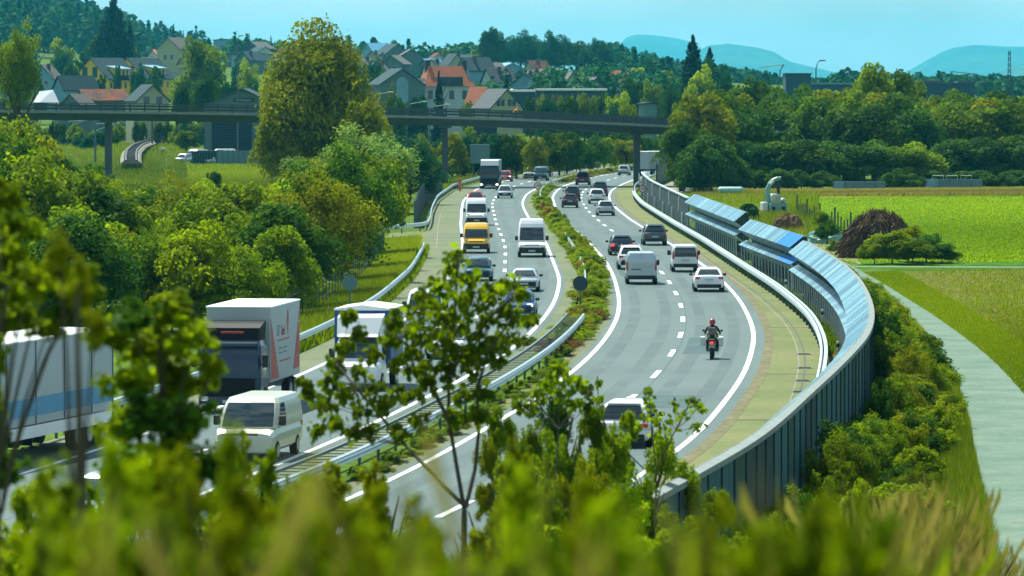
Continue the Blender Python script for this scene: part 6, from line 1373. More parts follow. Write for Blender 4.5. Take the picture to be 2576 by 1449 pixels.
for k in range(420):
    u = r.uniform(1500, 2200); Y = r.uniform(1900, 3300); x = vx(u, Y); 
    vtop = float(np.interp(u, [1480, 1560, 1640, 1720, 1800, 1900, 2000, 2100, 2200], [100, 118, 140, 158, 165, 178, 195, 205, 215])) + r.uniform(0, 26)
    z0 = terrain(x, Y) - 1; h = min(max(vz(vtop, Y) - z0, 4), 24)
    items.append((x, Y, z0, r.uniform(8, 13), h))
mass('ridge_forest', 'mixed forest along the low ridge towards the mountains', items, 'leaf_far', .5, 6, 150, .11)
items = [(vx(u, Y), Y, terrain(vx(u, Y), Y) - 1, r.uniform(7, 11), r.uniform(8, 13)) for u, Y in zip(r.uniform(380, 1250, 260), r.uniform(2150, 3000, 260))]
mass('hilltop_trees', 'distant trees behind the hilltop houses', items, 'leaf_far', .3, 8, 110, .13)
items = [(vx(u, Y), Y, terrain(vx(u, Y), Y) - 1, r.uniform(7, 10), r.uniform(5, 9)) for u, Y in zip(r.uniform(2100, 2700, 160), r.uniform(1700, 2600, 160))]
mass('plain_trees', 'distant low trees of the plain at the right', items, 'leaf_far', .2, 9, 110, .13)
# mid-slope gardens: fill trees across the village slope
items = []
for k in range(330):
    u = r.uniform(860, 1760); Y = r.uniform(1250, 1900); x = vx(u, Y); vtop = np.interp(u, [860, 1000, 1200, 1350, 1500, 1760], [175, 190, 200, 175, 150, 190]) + r.uniform(-5, 40)
    items.append((x, Y, terrain(x, Y) - 1, r.uniform(5, 8), max(3, vz(vtop, Y) - terrain(x, Y))))
mass('garden_trees', 'green garden trees and hedges filling the slope of the village', items, 'leaf_far', .1, 10, 160, .12)
# mountains
def mountain(pts, Y, name, depth=900):
    b = MB(); us = np.arange(pts[0][0] - 60, pts[-1][0] + 61, 6.0); rows = []
    r_ = random.Random(3)
    prof = [float(np.interp(u, [p[0] for p in pts], [p[1] for p in pts])) for u in us]
    for j, (dy, k) in enumerate(((-depth, 0.0), (-depth * .6, .45), (-depth * .3, .78), (-depth * .1, .95), (0, 1.0), (depth * .5, .6), (depth, 0))):
        rows.append([b.v((vx(u, Y), Y + dy, -1 + (vz(v, Y) + 1) * k + (r_.uniform(-2.5, 2.5) if 0 < k < 1 else 0))) for u, v in zip(us, prof)])
    for a, c in zip(rows, rows[1:]):
        for i in range(len(a) - 1): b.idx([a[i], a[i + 1], c[i + 1], c[i]])
    tag(b.build(name, 'mountain', smooth=True), kind='structure')
mountain([(1480, 240), (1530, 170), (1556, 115), (1575, 94), (1600, 87), (1640, 88), (1700, 96), (1740, 106), (1800, 150), (1900, 220), (1950, 240)], 25500, 'mountain', 2000)
mountain([(1640, 240), (1720, 150), (1780, 115), (1830, 110), (1900, 119), (1945, 130), (1985, 155), (2040, 168), (2090, 180), (2140, 192), (2200, 205), (2260, 240)], 21500, 'mountain', 2000)
mountain([(2180, 240), (2260, 188), (2290, 175), (2330, 152), (2370, 130), (2400, 120), (2450, 113), (2520, 117), (2600, 118), (2760, 150)], 22500, 'mountain', 2000)
mountain([(2440, 240), (2500, 190), (2540, 168), (2600, 155), (2760, 150)], 15500, 'mountain', 1200)

# ---------------------------------------------------------------- farm yard on the right
def heap(name, label, u, v, wpx, hpx, m, cat, seed=1, dep=1.0, rough=.12):
    g = G(u, v); Y = g.y; w = wpx / F * Y; h = hpx / F * Y; r_ = random.Random(seed); b = MB(); n = 22; rings = []
    for j in range(7):
        k = j / 6; rad = math.cos(k * math.pi / 2) ** .8 * (1 - .0 * k) + .02; rings.append([b.v((w / 2 * rad * math.cos(2 * math.pi * i / n) * (1 + r_.uniform(-rough, rough)), w / 2 * dep * rad * math.sin(2 * math.pi * i / n) * (1 + r_.uniform(-rough, rough)), h * math.sin(k * math.pi / 2) * (1 + r_.uniform(-rough, rough)) * (.5 if j == 0 else 1) - (.1 if j == 0 else 0))) for i in range(n)])
    b.bridge(rings, 0, True); o = b.build(name, m, loc=(g.x, Y + w / 2 * dep, 0)); tag(o, label, cat); return o, g, w, h
heap('compost_heap', 'brown compost heap in front of the green machine', 1985, 585, 80, 44, 'soil', 'heap', 2, 1.0)
heap('green_waste_heap', 'dark heap of cut greenery left of the green machine', 1885, 552, 60, 34, 'leaf_dark', 'heap', 4, 1.0, .2)
o, g, w, h = heap('brush_pile', 'tall pile of brown and grey branches beside the round bush', 2215, 650, 190, 104, 'soil', 'heap', 3, .7)
rb = np.random.default_rng(9); n = 2600; a = rb.uniform(0, 6.28, n); k = rb.random(n); 
C = np.stack([np.cos(a) * w / 2 * np.cos(k * 1.5) ** .8 * 1.02, np.sin(a) * w / 2 * .7 * np.cos(k * 1.5) ** .8, h * np.sin(k * 1.5) + .05], 1)
d = unitv(np.stack([-np.cos(a) + rb.normal(0, .4, n), -np.sin(a) + rb.normal(0, .4, n), 1.0 + rb.normal(0, .3, n)], 1)); L = rb.uniform(.3, 1.5, (n, 1)); s_ = unitv(np.cross(d, rb.normal(0, 1, (n, 3)))) * .035
V = np.stack([C - d * L / 2 - s_, C - d * L / 2 + s_, C + d * L / 2 + s_, C + d * L / 2 - s_], 1); me = quads('twigs', V, rb.random(n), 'soil'); tw_ = inst('twigs', me, o); tag(tw_, kind='stuff')
M['twig'] = leafmat('twig_bark', (0.05, 0.045, 0.045), (0.17, 0.10, 0.05), .05); me.materials[0] = M['twig']
for u, v, w_, h_, m, lb in ((2205, 666, 90, 60, 'leaf_mid', 'low bush at the left foot of the branch pile'), (2300, 667, 120, 66, 'leaf_mid', 'low bush in the middle before the branch pile'), (2375, 664, 90, 50, 'leaf_dark', 'low dark bush at the right end of the farm bushes'), (2250, 665, 130, 84, 'leaf_bright', 'round bush in front of the branch pile, left half'), (2335, 662, 120, 72, 'leaf_dark', 'round dark bush right of the branch pile'), (2290, 660, 90, 92, 'leaf_yellow', 'yellow-tipped bush between the two round bushes'), (2085, 615, 62, 60, 'leaf_dark', 'dark sapling bush in front of the pale sheet'), (2070, 580, 50, 50, 'leaf_mid', 'small bush behind the pale sheet by the wooden posts'), (2105, 640, 40, 36, 'leaf_silver', 'grey-green bush above the solar panels')):
    g = G(u, v); tree('bush', lb, g.x, g.y + 2, 0, w_ / F * g.y * 1.1, h_ / F * g.y, 'round', m, 0, 'bush', 'bushes in the farm yard')
heap('pale_sheet', 'crumpled pale green plastic sheet behind the solar panels', 2080, 612, 96, 30, 'sheet_white', 'plastic sheet', 7, .6, .25)
g = G(1838, 490); b = MB(); b.loft([[(x, .7 * math.cos(a) * q, .5 + .5 * math.sin(a) * q) for a in np.linspace(0, 2 * math.pi, 15)[:-1]] for x, q in ((-1.5, .75), (-1.35, .97), (-1.2, 1), (1.2, 1), (1.35, .97), (1.5, .75))]); o = b.build('silage_roll', 'sheet_white', smooth=True, loc=(g.x, g.y, 0)); tag(o, 'pale green wrapped roll lying before the dark trees', 'silage roll')
# posts of a wooden fence
gs = [G(u, v) for u, v in ((2005, 540), (2030, 552), (2062, 566), (2100, 578), (2140, 592), (2175, 606))]
t = thing('wooden_fence', 'row of weathered wooden fence posts beside the green field', 'fence', tuple(gs[0])); me = None
for k in range(26):
    q = k / 25 * 5; i0 = min(int(q), 4); p = gs[i0].lerp(gs[i0 + 1], q - i0) - gs[0]
    if me is None: bb = MB(); bb.tube([(0, 0, -.1), (0, 0, 1.35)], .07, 6); ob = bb.build('post', 'wood', t); me = ob.data
    else: ob = inst('post', me, t)
    ob.location = p; ob.scale = (1, 1, rw.uniform(.8, 1.25)) if k % 5 else (1.3, 1.3, 1.5)
# green shredding machine with curved chute
g = G(1955, 541); t = thing('wood_shredder', 'green machine with tall curved chute beside the brown heaps', 'machine', (g.x, g.y + 2, 0), R(8)); k = g.y / F
b = MB(); b.box(-22 * k, 24 * k, -1, 2.2, 6 * k, 30 * k, 0, .12); b.build('body', 'machine', t)
b = MB(); b.box(-12 * k, 8 * k, -1.1, 1.5, 28 * k, 52 * k, 0, .12); b.build('hood', 'machine_w', t)
b = MB(); b.box(-9 * k, 5 * k, -1.16, -1.1, 32 * k, 48 * k); b.build('engine_panel', 'cream_w', t)
b = MB(); b.box(12 * k, 24 * k, -1.0, 1, 28 * k, 42 * k, 0, .3); b.build('tank', 'machine_w', t)
b = MB(); b.box(-38 * k, -24 * k, -.8, .8, 10 * k, 32 * k, 0, .1); b.build('side_box', 'machine_w', t)
b = MB(); pts = [(-20, 30), (-22, 50), (-21, 66), (-16, 78), (-8, 86), (2, 91), (12, 92)]; b.tube([(x * k, 0, z * k) for x, z in pts], [.32, .30, .27, .25, .22, .2, .18], 8); b.build('chute', 'machine', t)
b = MB(); b.tube([(-16.5 * k, -.22, 77 * k), (-8 * k, -.22, 86 * k)], .12, 6); b.build('chute_ram', 'roof_white', t)
b = MB(); b.tube([(6 * k, 0, 52 * k), (5 * k, 0, 72 * k), (2 * k, 0, 84 * k)], .16, 6); b.box(-.3, .5, -.3, .3, 70 * k, 80 * k, 0, .1); b.build('grab_arm', 'plastic', t)
for xx in (-12, 14):
    for yy in (-1.0, 1.9): wheel(t, xx * k, yy, .42, .3)
b = MB(); b.box(-12 * k, 4 * k, -1.4, -1.2, 2 * k, 6 * k, 0, .03); b.build('bumper', 'roof_white', t)
# flat trailers at the edge of the wood
def farm_trailer(u0, u1, vt_, vb_, Y, label, racks=False):
    x0, x1 = vx(u0, Y), vx(u1, Y); L = x1 - x0; t = thing('flat_trailer', label, 'trailer', ((x0 + x1) / 2, Y, 0), 0, 'farm trailers'); z0, z1 = vz(vb_, Y), vz(vt_, Y)
    nb = 5; 
    for q in range(nb): b = MB(); b.box(-L / 2 + L * q / nb + .04, -L / 2 + L * (q + 1) / nb - .04, -1.2, -1.12, z0, z1, 0, .02); b.build('side_board', 'blue_w' if q == 0 else 'sign_grey', t)
    b = MB(); b.box(-L / 2, L / 2, -1.1, 1.1, z0 - .1, z0 + .05); b.box(-L / 2, L / 2, 1.12, 1.2, z0, z1); b.build('bed', 'steel_d', t)
    for xx in (-L * .35, L * .33):
        for yy in (-1, 1): ob = MB(); ob.disc((0, 0, 0), (0, 1, 0), .4, .25, 14); ob.build('wheel', 'rubber', t, loc=(xx, yy * .95, .4))
    if racks:
        for xx in (-L * .3, -L * .05, L * .2): b = MB(); b.tube([(-.7, 0, z1), (-.7, 0, z1 + .5), (.7, 0, z1 + .5), (.7, 0, z1)], .035, 4); b.build('rack', 'steel', t, loc=(xx, -1.1, 0))
farm_trailer(2096, 2226, 456, 474, 641, 'long grey-blue farm trailer at the edge of the wood, the left one')
farm_trailer(2330, 2470, 451, 470, 643, 'grey-blue farm trailer with racks on top, the right one', True)

# ---------------------------------------------------------------- grasses and ground cover
def blades(name, label, pts, m, h=.6, w=.012, kind='stuff', lean=.25, seed=1, tip=False):
    """pts (n,3) feet of blades"""
    r = np.random.default_rng(seed); n = len(pts); a = r.uniform(0, 6.28, n); H_ = h * r.uniform(.5, 1.3, (n, 1))
    ln = np.stack([np.cos(a), np.sin(a), np.zeros(n)], 1) * H_ * r.uniform(0, lean * 2, (n, 1)); sd_ = np.stack([-np.sin(a), np.cos(a), np.zeros(n)], 1)
    c2 = r.uniform(0, 3.14, n); sd_ = np.stack([np.cos(c2), np.sin(c2), np.zeros(n)], 1) * w
    up = np.array([0, 0, 1.0])
    V = np.stack([pts - sd_, pts + sd_, pts + sd_ * .8 + up * H_ * .6 + ln * .4, pts - sd_ * .8 + up * H_ * .6 + ln * .4], 1)
    tipv = pts + up * H_ + ln; V2 = np.stack([V[:, 3], V[:, 2], tipv + sd_ * .15, tipv - sd_ * .15], 1)
    if tip: V2 = np.stack([V[:, 3] + ln * .1 + up * .02, V[:, 2], tipv + sd_ * 1.6 - up * H_ * .08, tipv - sd_ * 1.2], 1)
    VV = np.concatenate([V, V2]); var = np.tile(r.random(n), 2); o = inst(name, quads(name, VV, var, m)); tag(o, label, 'grass', kind=kind); return o
def scatter(n, zr, xfn, seed, clump=0):
    r = np.random.default_rng(seed); z = r.uniform(zr[0], zr[1], n); q = r.random(n); out = []
    for i in range(n):
        a, c = xfn(z[i]); x = a + (c - a) * q[i]; out.append((x, z[i], terrain(x, z[i]) - .03))
    return np.array(out)
blades('roadside_grass', 'dry grass between the left guard rail and the wire fence', scatter(26000, (236, 420), lambda z: (f(cRA, z) - 4.5, f(cRA, z) - .4), 1), 'grass', .55, .02, seed=1)
blades('roadside_grass', 'short green grass under the left guard rail', scatter(9000, (180, 400), lambda z: (f(cRA, z) - .3, f(cRA, z) + .35), 12), 'leaf_bright', .38, .03, seed=11)
blades('roadside_grass', 'sunlit yellow-green grass along the far left guard rail beyond the bridge', scatter(16000, (640, 860), lambda z: (f(cRA, z) - 7, f(cRA, z) - .5), 2), 'grass', .7, .05, seed=2)
blades('verge_weeds', 'green weeds between the right guard rail and the solar panels', scatter(9000, (235, 600), lambda z: (f(cRB, z) + .2, f(cRB, z) + 1.0), 3), 'leaf_mid', .45, .03, seed=3)
blades('path_grass', 'tall grass on the bank left of the farm path', scatter(60000, (112, 300), lambda z: (f(cPl, z) - 2.6, f(cPl, z) + .08), 4), 'grass', .55, .012, seed=4)
blades('path_grass', 'green grass at the right edge of the farm path', scatter(60000, (120, 345), lambda z: (f(cPr, z) - .04, f(cPr, z) + 2.4), 5), 'leaf_bright', .16, .02, seed=5)
blades('meadow_fringe', 'tall dry orange-tipped grass along the foot of the tree belt', scatter(26000, (606, 642), lambda z: (vx(1740, z), vx(2620, z)), 6), 'grass_tan', .5, .05, seed=6)
blades('field_grass', 'lush green grass of the field with darker streaks', scatter(70000, (366, 620), lambda z: (vx(2040 if z < 470 else 1880, z), vx(2620, z)), 7), 'leaf_bright', .10, .05, seed=7)
blades('yard_grass', 'rough grass around the wooden fence posts', scatter(12000, (430, 610), lambda z: (f(cRB, min(z, 600)) + 3.5, vx(2060, z)), 8), 'grass', .6, .03, seed=8)
blades('crop_rows', 'young crop and weeds on the tilled field', scatter(26000, (170, 352), lambda z: (f(cPr, z) + 2.2, vx(2640, z)), 9), 'grass', .16, .02, seed=9)
blades('track_grass', 'yellowish grass on both sides of the railway track', scatter(30000, (640, 1100), lambda z: (vx(60, z), vx(470, z)), 10), 'grass', .7, .05, seed=10)
blades('meadow_grass', 'green grass of the meadow before the depot', scatter(26000, (600, 850), lambda z: (vx(430, z), vx(760, z)), 13), 'grass', .5, .05, seed=13)

# bushes on the bank between the solar barrier and the farm path
bb_ = random.Random(31)
for k in range(150):
    z = 126 + 176 * bb_.random() ** 1.1; a, c = f(cBar, z) + .7, f(cPl, z) - .7
    if c - a < .6: continue
    q = bb_.random(); x = a + (c - a) * q; m = bb_.choice(['leaf_mid', 'leaf_bright', 'leaf_bright', 'leaf_dark', 'leaf_mid', 'leaf_yellow'])
    if q < .3: m = bb_.choice(['leaf_dark', 'leaf_mid'])
    h = bb_.uniform(1.2, 2.9) * (1.0 - .55 * q) + .25; w = bb_.uniform(1.2, 2.6)
    tree('bank_bush', '%s bush right of the solar barrier %s, %s' % (tone_w[m], 'by the wall' if q < .35 else 'towards the path' if q > .65 else 'in between', 'near' if z < 165 else 'middle' if z < 220 else 'far'), x, z, -.1, w, h, bb_.choice(['bush', 'round', 'wisp', 'bush']), m, 0, 'bush', 'bushes between barrier and path')

# ---------------------------------------------------------------- foreground slope
def fg(u, vtop, Y, wpx, lb, kind='bush', m='leaf_bright', name='slope_bush', hmin=.8, group='bushes on the near slope', hmax=6.5, cat='bush'):
    x = vx(u, Y); z0 = terrain(x, Y) - .1; h = min(max(vz(vtop, Y) - z0, hmin), hmax); z0 = vz(vtop, Y) - h
    w = wpx / F * Y
    if h < 1.5 * w: return tree(name, lb, x, Y, z0, w, h, kind, m, 0, cat, group)
    t = thing(name, lb, cat, (x, Y, z0), 0, group); n = int(math.ceil(h / (1.15 * w))); ch = h / n * 1.35
    for i in range(n):
        k = 1 - .3 * (i / max(1, n - 1)); inst('crown', random.choice(CR[kind]), t, (random.uniform(-.22, .22) * w, random.uniform(-.2, .2) * w, ch / 2 + (h - ch) * i / max(1, n - 1)), (0, 0, random.uniform(0, 6.28)), (w / 2 * k, w / 2 * k, ch / 2), m)
    inst('trunk', random.choice(TR), t, (0, 0, -.2), (0, 0, 0), (h * .4, h * .4, h * .9))
    return t
def shrub(label, bu, Y, cr, m, seed, name='near_shrub'):
    r_ = random.Random(seed); x = vx(bu, Y); z0 = terrain(x, Y) - .1; t = thing(name, label, 'shrub', (x, Y, z0), 0, 'blurred shrubs at the left'); o = Vector((x, Y, z0)); b = MB()
    for u, v, w, h in cr:
        p = P(u, v, Y + r_.uniform(-.5, .5)) - o; k = Y / F
        inst('crown', random.choice(CR['bigleaf']), t, p, (0, 0, r_.uniform(0, 6.28)), (w * k * .55, w * k * .55, h * k * .55), r_.choice(m))
        b.tube([(p.x * .15, 0, max(.1, p.z - 1.6)), (p.x * .6, p.y * .5, max(.2, p.z - .6)), p], [.020, .012, .005], 5)
    top = max(P(u, v, Y).z for u, v, w, h in cr) - z0; b.tube([(0, 0, 0), (.03, 0, top * .5), (0, 0, top * .92)], [.05, .035, .01], 6)
    b.build('stem', 'trunk', t); return t
FG = [ # u, v_top, depth, width px
 (1560, 1075, 112, 170, 'leaf_mid'), (1650, 1060, 112, 150, 'leaf_bright'), (1730, 1130, 114, 150, 'leaf_bright'), (1640, 1150, 105, 240, 'leaf_mid'), (1800, 1200, 108, 160, 'leaf_mid'), (1480, 1110, 108, 150, 'leaf_mid'), (1540, 1200, 100, 260, 'leaf_bright'), (1720, 1260, 98, 260, 'leaf_mid'),
 (1400, 960, 96, 150, 'leaf_dark'), (1460, 985, 98, 130, 'leaf_mid'), (1340, 1040, 94, 160, 'leaf_mid'), (1420, 1060, 90, 220, 'leaf_mid'), (1290, 1120, 90, 110, 'leaf_bright'),
 (1860, 1260, 112, 170, 'leaf_dark'), (1960, 1270, 116, 180, 'leaf_mid'), (2080, 1240, 120, 180, 'leaf_mid'), (2180, 1180, 124, 190, 'leaf_bright'), (2280, 1200, 126, 180, 'leaf_mid'), (2350, 1290, 118, 180, 'leaf_bright'),
 (700, 1230, 88, 190, 'leaf_mid'), (850, 1310, 86, 210, 'leaf_mid'), (940, 1255, 88, 170, 'leaf_dark'), (1060, 1275, 86, 200, 'leaf_bright'), (1180, 1290, 84, 220, 'leaf_mid'), (1010, 1340, 76, 260, 'leaf_bright'), (1300, 1230, 84, 200, 'leaf_mid'),
 (560, 1240, 70, 150, 'leaf_mid'), (440, 1180, 66, 170, 'leaf_dark'), (330, 1210, 64, 170, 'leaf_mid'), (60, 1180, 60, 150, 'leaf_bright'), (700, 1330, 66, 220, 'leaf_bright'), (240, 1290, 60, 240, 'leaf_mid'), (90, 1290, 60, 240, 'leaf_bright'), (430, 1290, 60, 240, 'leaf_mid'),
 (1420, 1190, 74, 240, 'leaf_mid'), (1400, 1290, 70, 280, 'leaf_bright'), (1640, 1310, 80, 260, 'leaf_bright'), (1880, 1330, 84, 260, 'leaf_mid'), (2080, 1330, 88, 240, 'leaf_bright'), (2260, 1360, 96, 220, 'leaf_mid'), (1180, 1380, 60, 300, 'leaf_mid'), (880, 1400, 56, 300, 'leaf_bright'), (600, 1390, 52, 300, 'leaf_mid'), (320, 1370, 50, 280, 'leaf_bright'), (1500, 1400, 58, 300, 'leaf_mid'), (1760, 1400, 62, 300, 'leaf_bright'), (2000, 1410, 66, 260, 'leaf_mid'), (60, 1380, 48, 260, 'leaf_mid'),
 (620, 1150, 80, 200, 'leaf_mid'), (760, 1180, 82, 190, 'leaf_bright'), (880, 1190, 84, 170, 'leaf_mid'), (960, 1160, 82, 150, 'leaf_yellow'), (1290, 1000, 96, 140, 'leaf_mid'), (1240, 1080, 92, 110, 'leaf_yellow'), (1350, 1110, 86, 200, 'leaf_bright'), (1500, 1050, 100, 170, 'leaf_bright'), (1450, 1130, 84, 240, 'leaf_yellow'), (1560, 1150, 96, 220, 'leaf_mid'), (1320, 1180, 80, 220, 'leaf_mid'), (1080, 1310, 78, 240, 'leaf_yellow'), (1580, 1010, 112, 90, 'leaf_bright'), (150, 1400, 40, 300, 'leaf_yellow'), (450, 1390, 38, 320, 'leaf_bright'), (760, 1395, 38, 320, 'leaf_yellow'), (1060, 1400, 40, 300, 'leaf_bright'), (1340, 1395, 40, 320, 'leaf_yellow'), (1620, 1395, 42, 320, 'leaf_bright'), (1900, 1400, 44, 300, 'leaf_yellow'), (2160, 1400, 46, 280, 'leaf_bright')]
for i, (u, v, Y, w, m) in enumerate(FG):
    if Y < 72: m = {'leaf_mid': 'leaf_bright' if i % 2 else 'leaf_yellow', 'leaf_dark': 'leaf_mid'}.get(m, m)
    pos = ['at the lower left corner', 'at the lower left', 'below the cream van', 'below the sapling', 'at the lower middle', 'before the right carriageway', 'before the solar barrier', 'at the lower right beside the path'][min(7, int(u / 325))]
    fg(u, v, Y, w, '%s %s leafy bush %s, %s' % (['ragged', 'rounded', 'spreading', 'tangled', 'loose'][i % 5], tone_w[m], pos, 'farther down the slope' if Y > 95 else 'half way down the slope' if Y > 62 else 'close and blurred'), 'bush' if Y > 75 else 'leafy', m, d if False else 'slope_bush')
# blurred tall shrub and overhanging branches at the left
shrub('dark blurred shrub at the left picture edge above the white trailer', -20, 44, [(15, 500, 110, 120), (40, 570, 150, 140), (20, 650, 150, 160), (70, 720, 170, 150), (130, 690, 130, 130), (170, 770, 130, 130), (40, 800, 160, 130), (120, 830, 120, 80), (215, 720, 110, 120), (-8, 900, 80, 140), (-14, 1010, 70, 160), (-5, 1120, 90, 160), (10, 1190, 160, 140)], ['leaf_mid', 'leaf_dark', 'leaf_mid', 'leaf_bright'], 3)
shrub('bright green blurred shrub between the white trailer and the box truck', 400, 46, [(340, 800, 160, 120), (420, 790, 170, 120), (280, 850, 130, 120), (480, 850, 140, 120), (380, 880, 200, 150), (330, 960, 170, 150), (440, 960, 200, 150), (530, 930, 90, 110), (380, 1050, 200, 160), (460, 1060, 200, 170), (300, 1080, 130, 150), (420, 1170, 260, 170), (330, 1190, 200, 150), (520, 1180, 140, 150), (400, 1270, 300, 170)], ['leaf_bright', 'leaf_mid', 'leaf_bright', 'leaf_dark'], 4)
shrub('olive blurred twigs rising in front of the woodland at the left', 190, 30, [(150, 640, 80, 120), (200, 740, 90, 120), (235, 830, 90, 120), (200, 680, 60, 80)], ['leaf_yellow'], 5)
for i, (u, v, w, m) in enumerate([(560, 1210, 260, 'leaf_yellow'), (700, 1180, 240, 'leaf_mid'), (820, 1150, 200, 'leaf_yellow'), (640, 1290, 320, 'leaf_bright'), (900, 1250, 240, 'leaf_mid'), (1010, 1330, 260, 'leaf_bright'), (160, 1180, 260, 'leaf_mid'), (240, 1260, 300, 'leaf_bright'), (60, 1300, 280, 'leaf_yellow'), (1240, 1180, 180, 'leaf_yellow'), (1330, 1230, 240, 'leaf_mid'), (610, 1085, 130, 'leaf_yellow'), (690, 1120, 120, 'leaf_mid'), (540, 1130, 140, 'leaf_bright'), (930, 1140, 120, 'leaf_yellow'), (1300, 1080, 110, 'leaf_yellow')]):
    fg(u, v, 50 + (i % 3) * 4, w, 'soft green shrub %s' % ['below the box truck', 'under the cream van', 'near the ladder rail', 'at the bottom left', 'left of the sapling', 'below the sapling', 'under the trailer', 'at the lower left', 'in the lower left corner', 'right of the sapling stem', 'in the lower middle', 'in front of the cream van bumper', 'right of the cream van', 'left of the cream van', 'under the sapling crown', 'left of the maple shoot'][i], 'bigleaf', m, 'near_bush', .8, 'blurred bushes on the near slope', 6, 'bush')
rn = random.Random(8)
for k, (u, v, w) in enumerate([(300, 1080, 260), (480, 1120, 260), (150, 1130, 240), (620, 1140, 240), (760, 1190, 240), (900, 1210, 220), (560, 1050, 120), (1040, 1240, 200), (1320, 1150, 200), (1480, 1180, 240)]):
    fg(u, v, 20 + (k % 3) * 3, w, 'tall blurred yellow-green bush %s' % ('left of the cream van' if u < 500 else 'below the cream van' if u < 800 else 'below the sapling' if u < 1200 else 'below the patrol car'), 'bigleaf', ('leaf_bright', 'leaf_yellow')[k % 2], 'near_bush', .8, 'blurred bushes close to the viewer', 6, 'bush')
for k, u in enumerate(np.arange(-20, 2330, 98)):
    fg(u + rn.uniform(-30, 30), rn.uniform(1200, 1320), rn.uniform(12, 18), rn.uniform(300, 420), 'soft blurred %s bush along the bottom of the view' % ('olive', 'green', 'dark green')[k % 3], 'bigleaf', ('leaf_yellow', 'leaf_bright', 'leaf_mid')[k % 3], 'near_bush', .8, 'blurred bushes close to the viewer', 6, 'bush')
# young maple: stems and single leaves
def leafmesh():
    b = MB(); o_ = [(0, 0), (.26, .02), (.50, .20), (.36, .32), (.52, .58), (.26, .60), (.16, .78), (0, 1.0), (-.16, .78), (-.26, .60), (-.52, .58), (-.36, .32), (-.50, .20), (-.26, .02)]
    c = b.v((0, .42, .05)); k = [b.v((x, y, -.10 * abs(x) + (-.08 if y > .8 else 0))) for x, y in o_]
    for i in range(len(k)): b.idx([c, k[i], k[(i + 1) % len(k)]])
    me = bpy.data.meshes.new('leaf'); me.from_pydata(b.V, [], b.Fc); a = me.attributes.new('var', 'FLOAT', 'POINT'); a.data.foreach_set('value', [.5] * len(b.V)); me.materials.append(M['leaf_mid']); me.update(); return me
LM = leafmesh()
M['leaf_maple'] = leafmat('leaf_maple', (0.070, 0.140, 0.003), (0.190, 0.260, 0.004), .5, rvar=.55)
def sapling(label, base, Y, stems, clusters, nleaf, size, seed, limit=290):
    x0 = vx(base[0], Y); z0 = terrain(x0, Y) - .1; t = thing('maple_sapling', label, 'sapling', (x0, Y, z0)); r_ = random.Random(seed); o = Vector((x0, Y, z0)); sk = 1.0 if seed == 5 else .4
    zz = lambda u, v, dy=0: P(u, v, Y + dy) - o
    b = MB(); b.tube([(0, 0, 0), zz(*base)], [.05 * sk, .045 * sk], 6)
    for st in stems:
        pts = [zz(u, v, r_.uniform(-.3, .3)) for u, v in st]; n_ = len(pts); b.tube(pts, [(.030 * (1 - .75 * i / n_) + .004) * sk + .002 for i in range(n_)], 6)
    b.build('stem', 'trunk', t)
    tw = MB(); cnt = 0; extra = []; spans = [zz(u, v) for st in stems for u, v in st]
    for (u, v, rad) in clusters:
        c = zz(u, v, r_.uniform(-.6, .6)); nb = min(spans, key=lambda q: (q - c).length + (0 if q.z < c.z else .5)); tw.tube([nb, (nb + c) / 2 + Vector((0, 0, -.05)), c], [.010, .008, .004], 4)
        R_ = rad / F * Y
        for k in range(nleaf):
            dv = Vector((r_.gauss(0, 1), r_.gauss(0, 1), r_.gauss(0, .8))); dv = dv.normalized() * R_ * r_.uniform(.3, 1.55); p = c + dv
            rot = Vector((r_.uniform(-1.9, -.6), r_.uniform(-.5, .5), r_.uniform(0, 6.28))); s = size * r_.uniform(.6, 1.25)
            if cnt < limit and r_.random() < .5: inst('leaf', LM, t, p, rot, (s, s, s), 'leaf_maple'); cnt += 1
            else: extra.append((p, rot, s, r_.random()))
    tag(tw.build('twigs', 'trunk', t), kind='stuff')
    if extra:
        base_v = np.array([v.co[:] for v in LM.vertices]); tris = np.array([p.vertices[:] for p in LM.polygons]); Vs = []; vr = []
        for p, rot, s, q in extra:
            Mx = np.array(Matrix.Rotation(rot.z, 3, 'Z') @ Matrix.Rotation(rot.y, 3, 'Y') @ Matrix.Rotation(rot.x, 3, 'X')); W_ = base_v @ Mx.T * s + np.array(p); Vs.append(W_[tris]); vr.append(np.full(len(tris), q))
        me = quads('foliage', np.concatenate(Vs), np.concatenate(vr), 'leaf_maple', 3); ob = inst('foliage', me, t); tag(ob, kind='stuff')
    return t
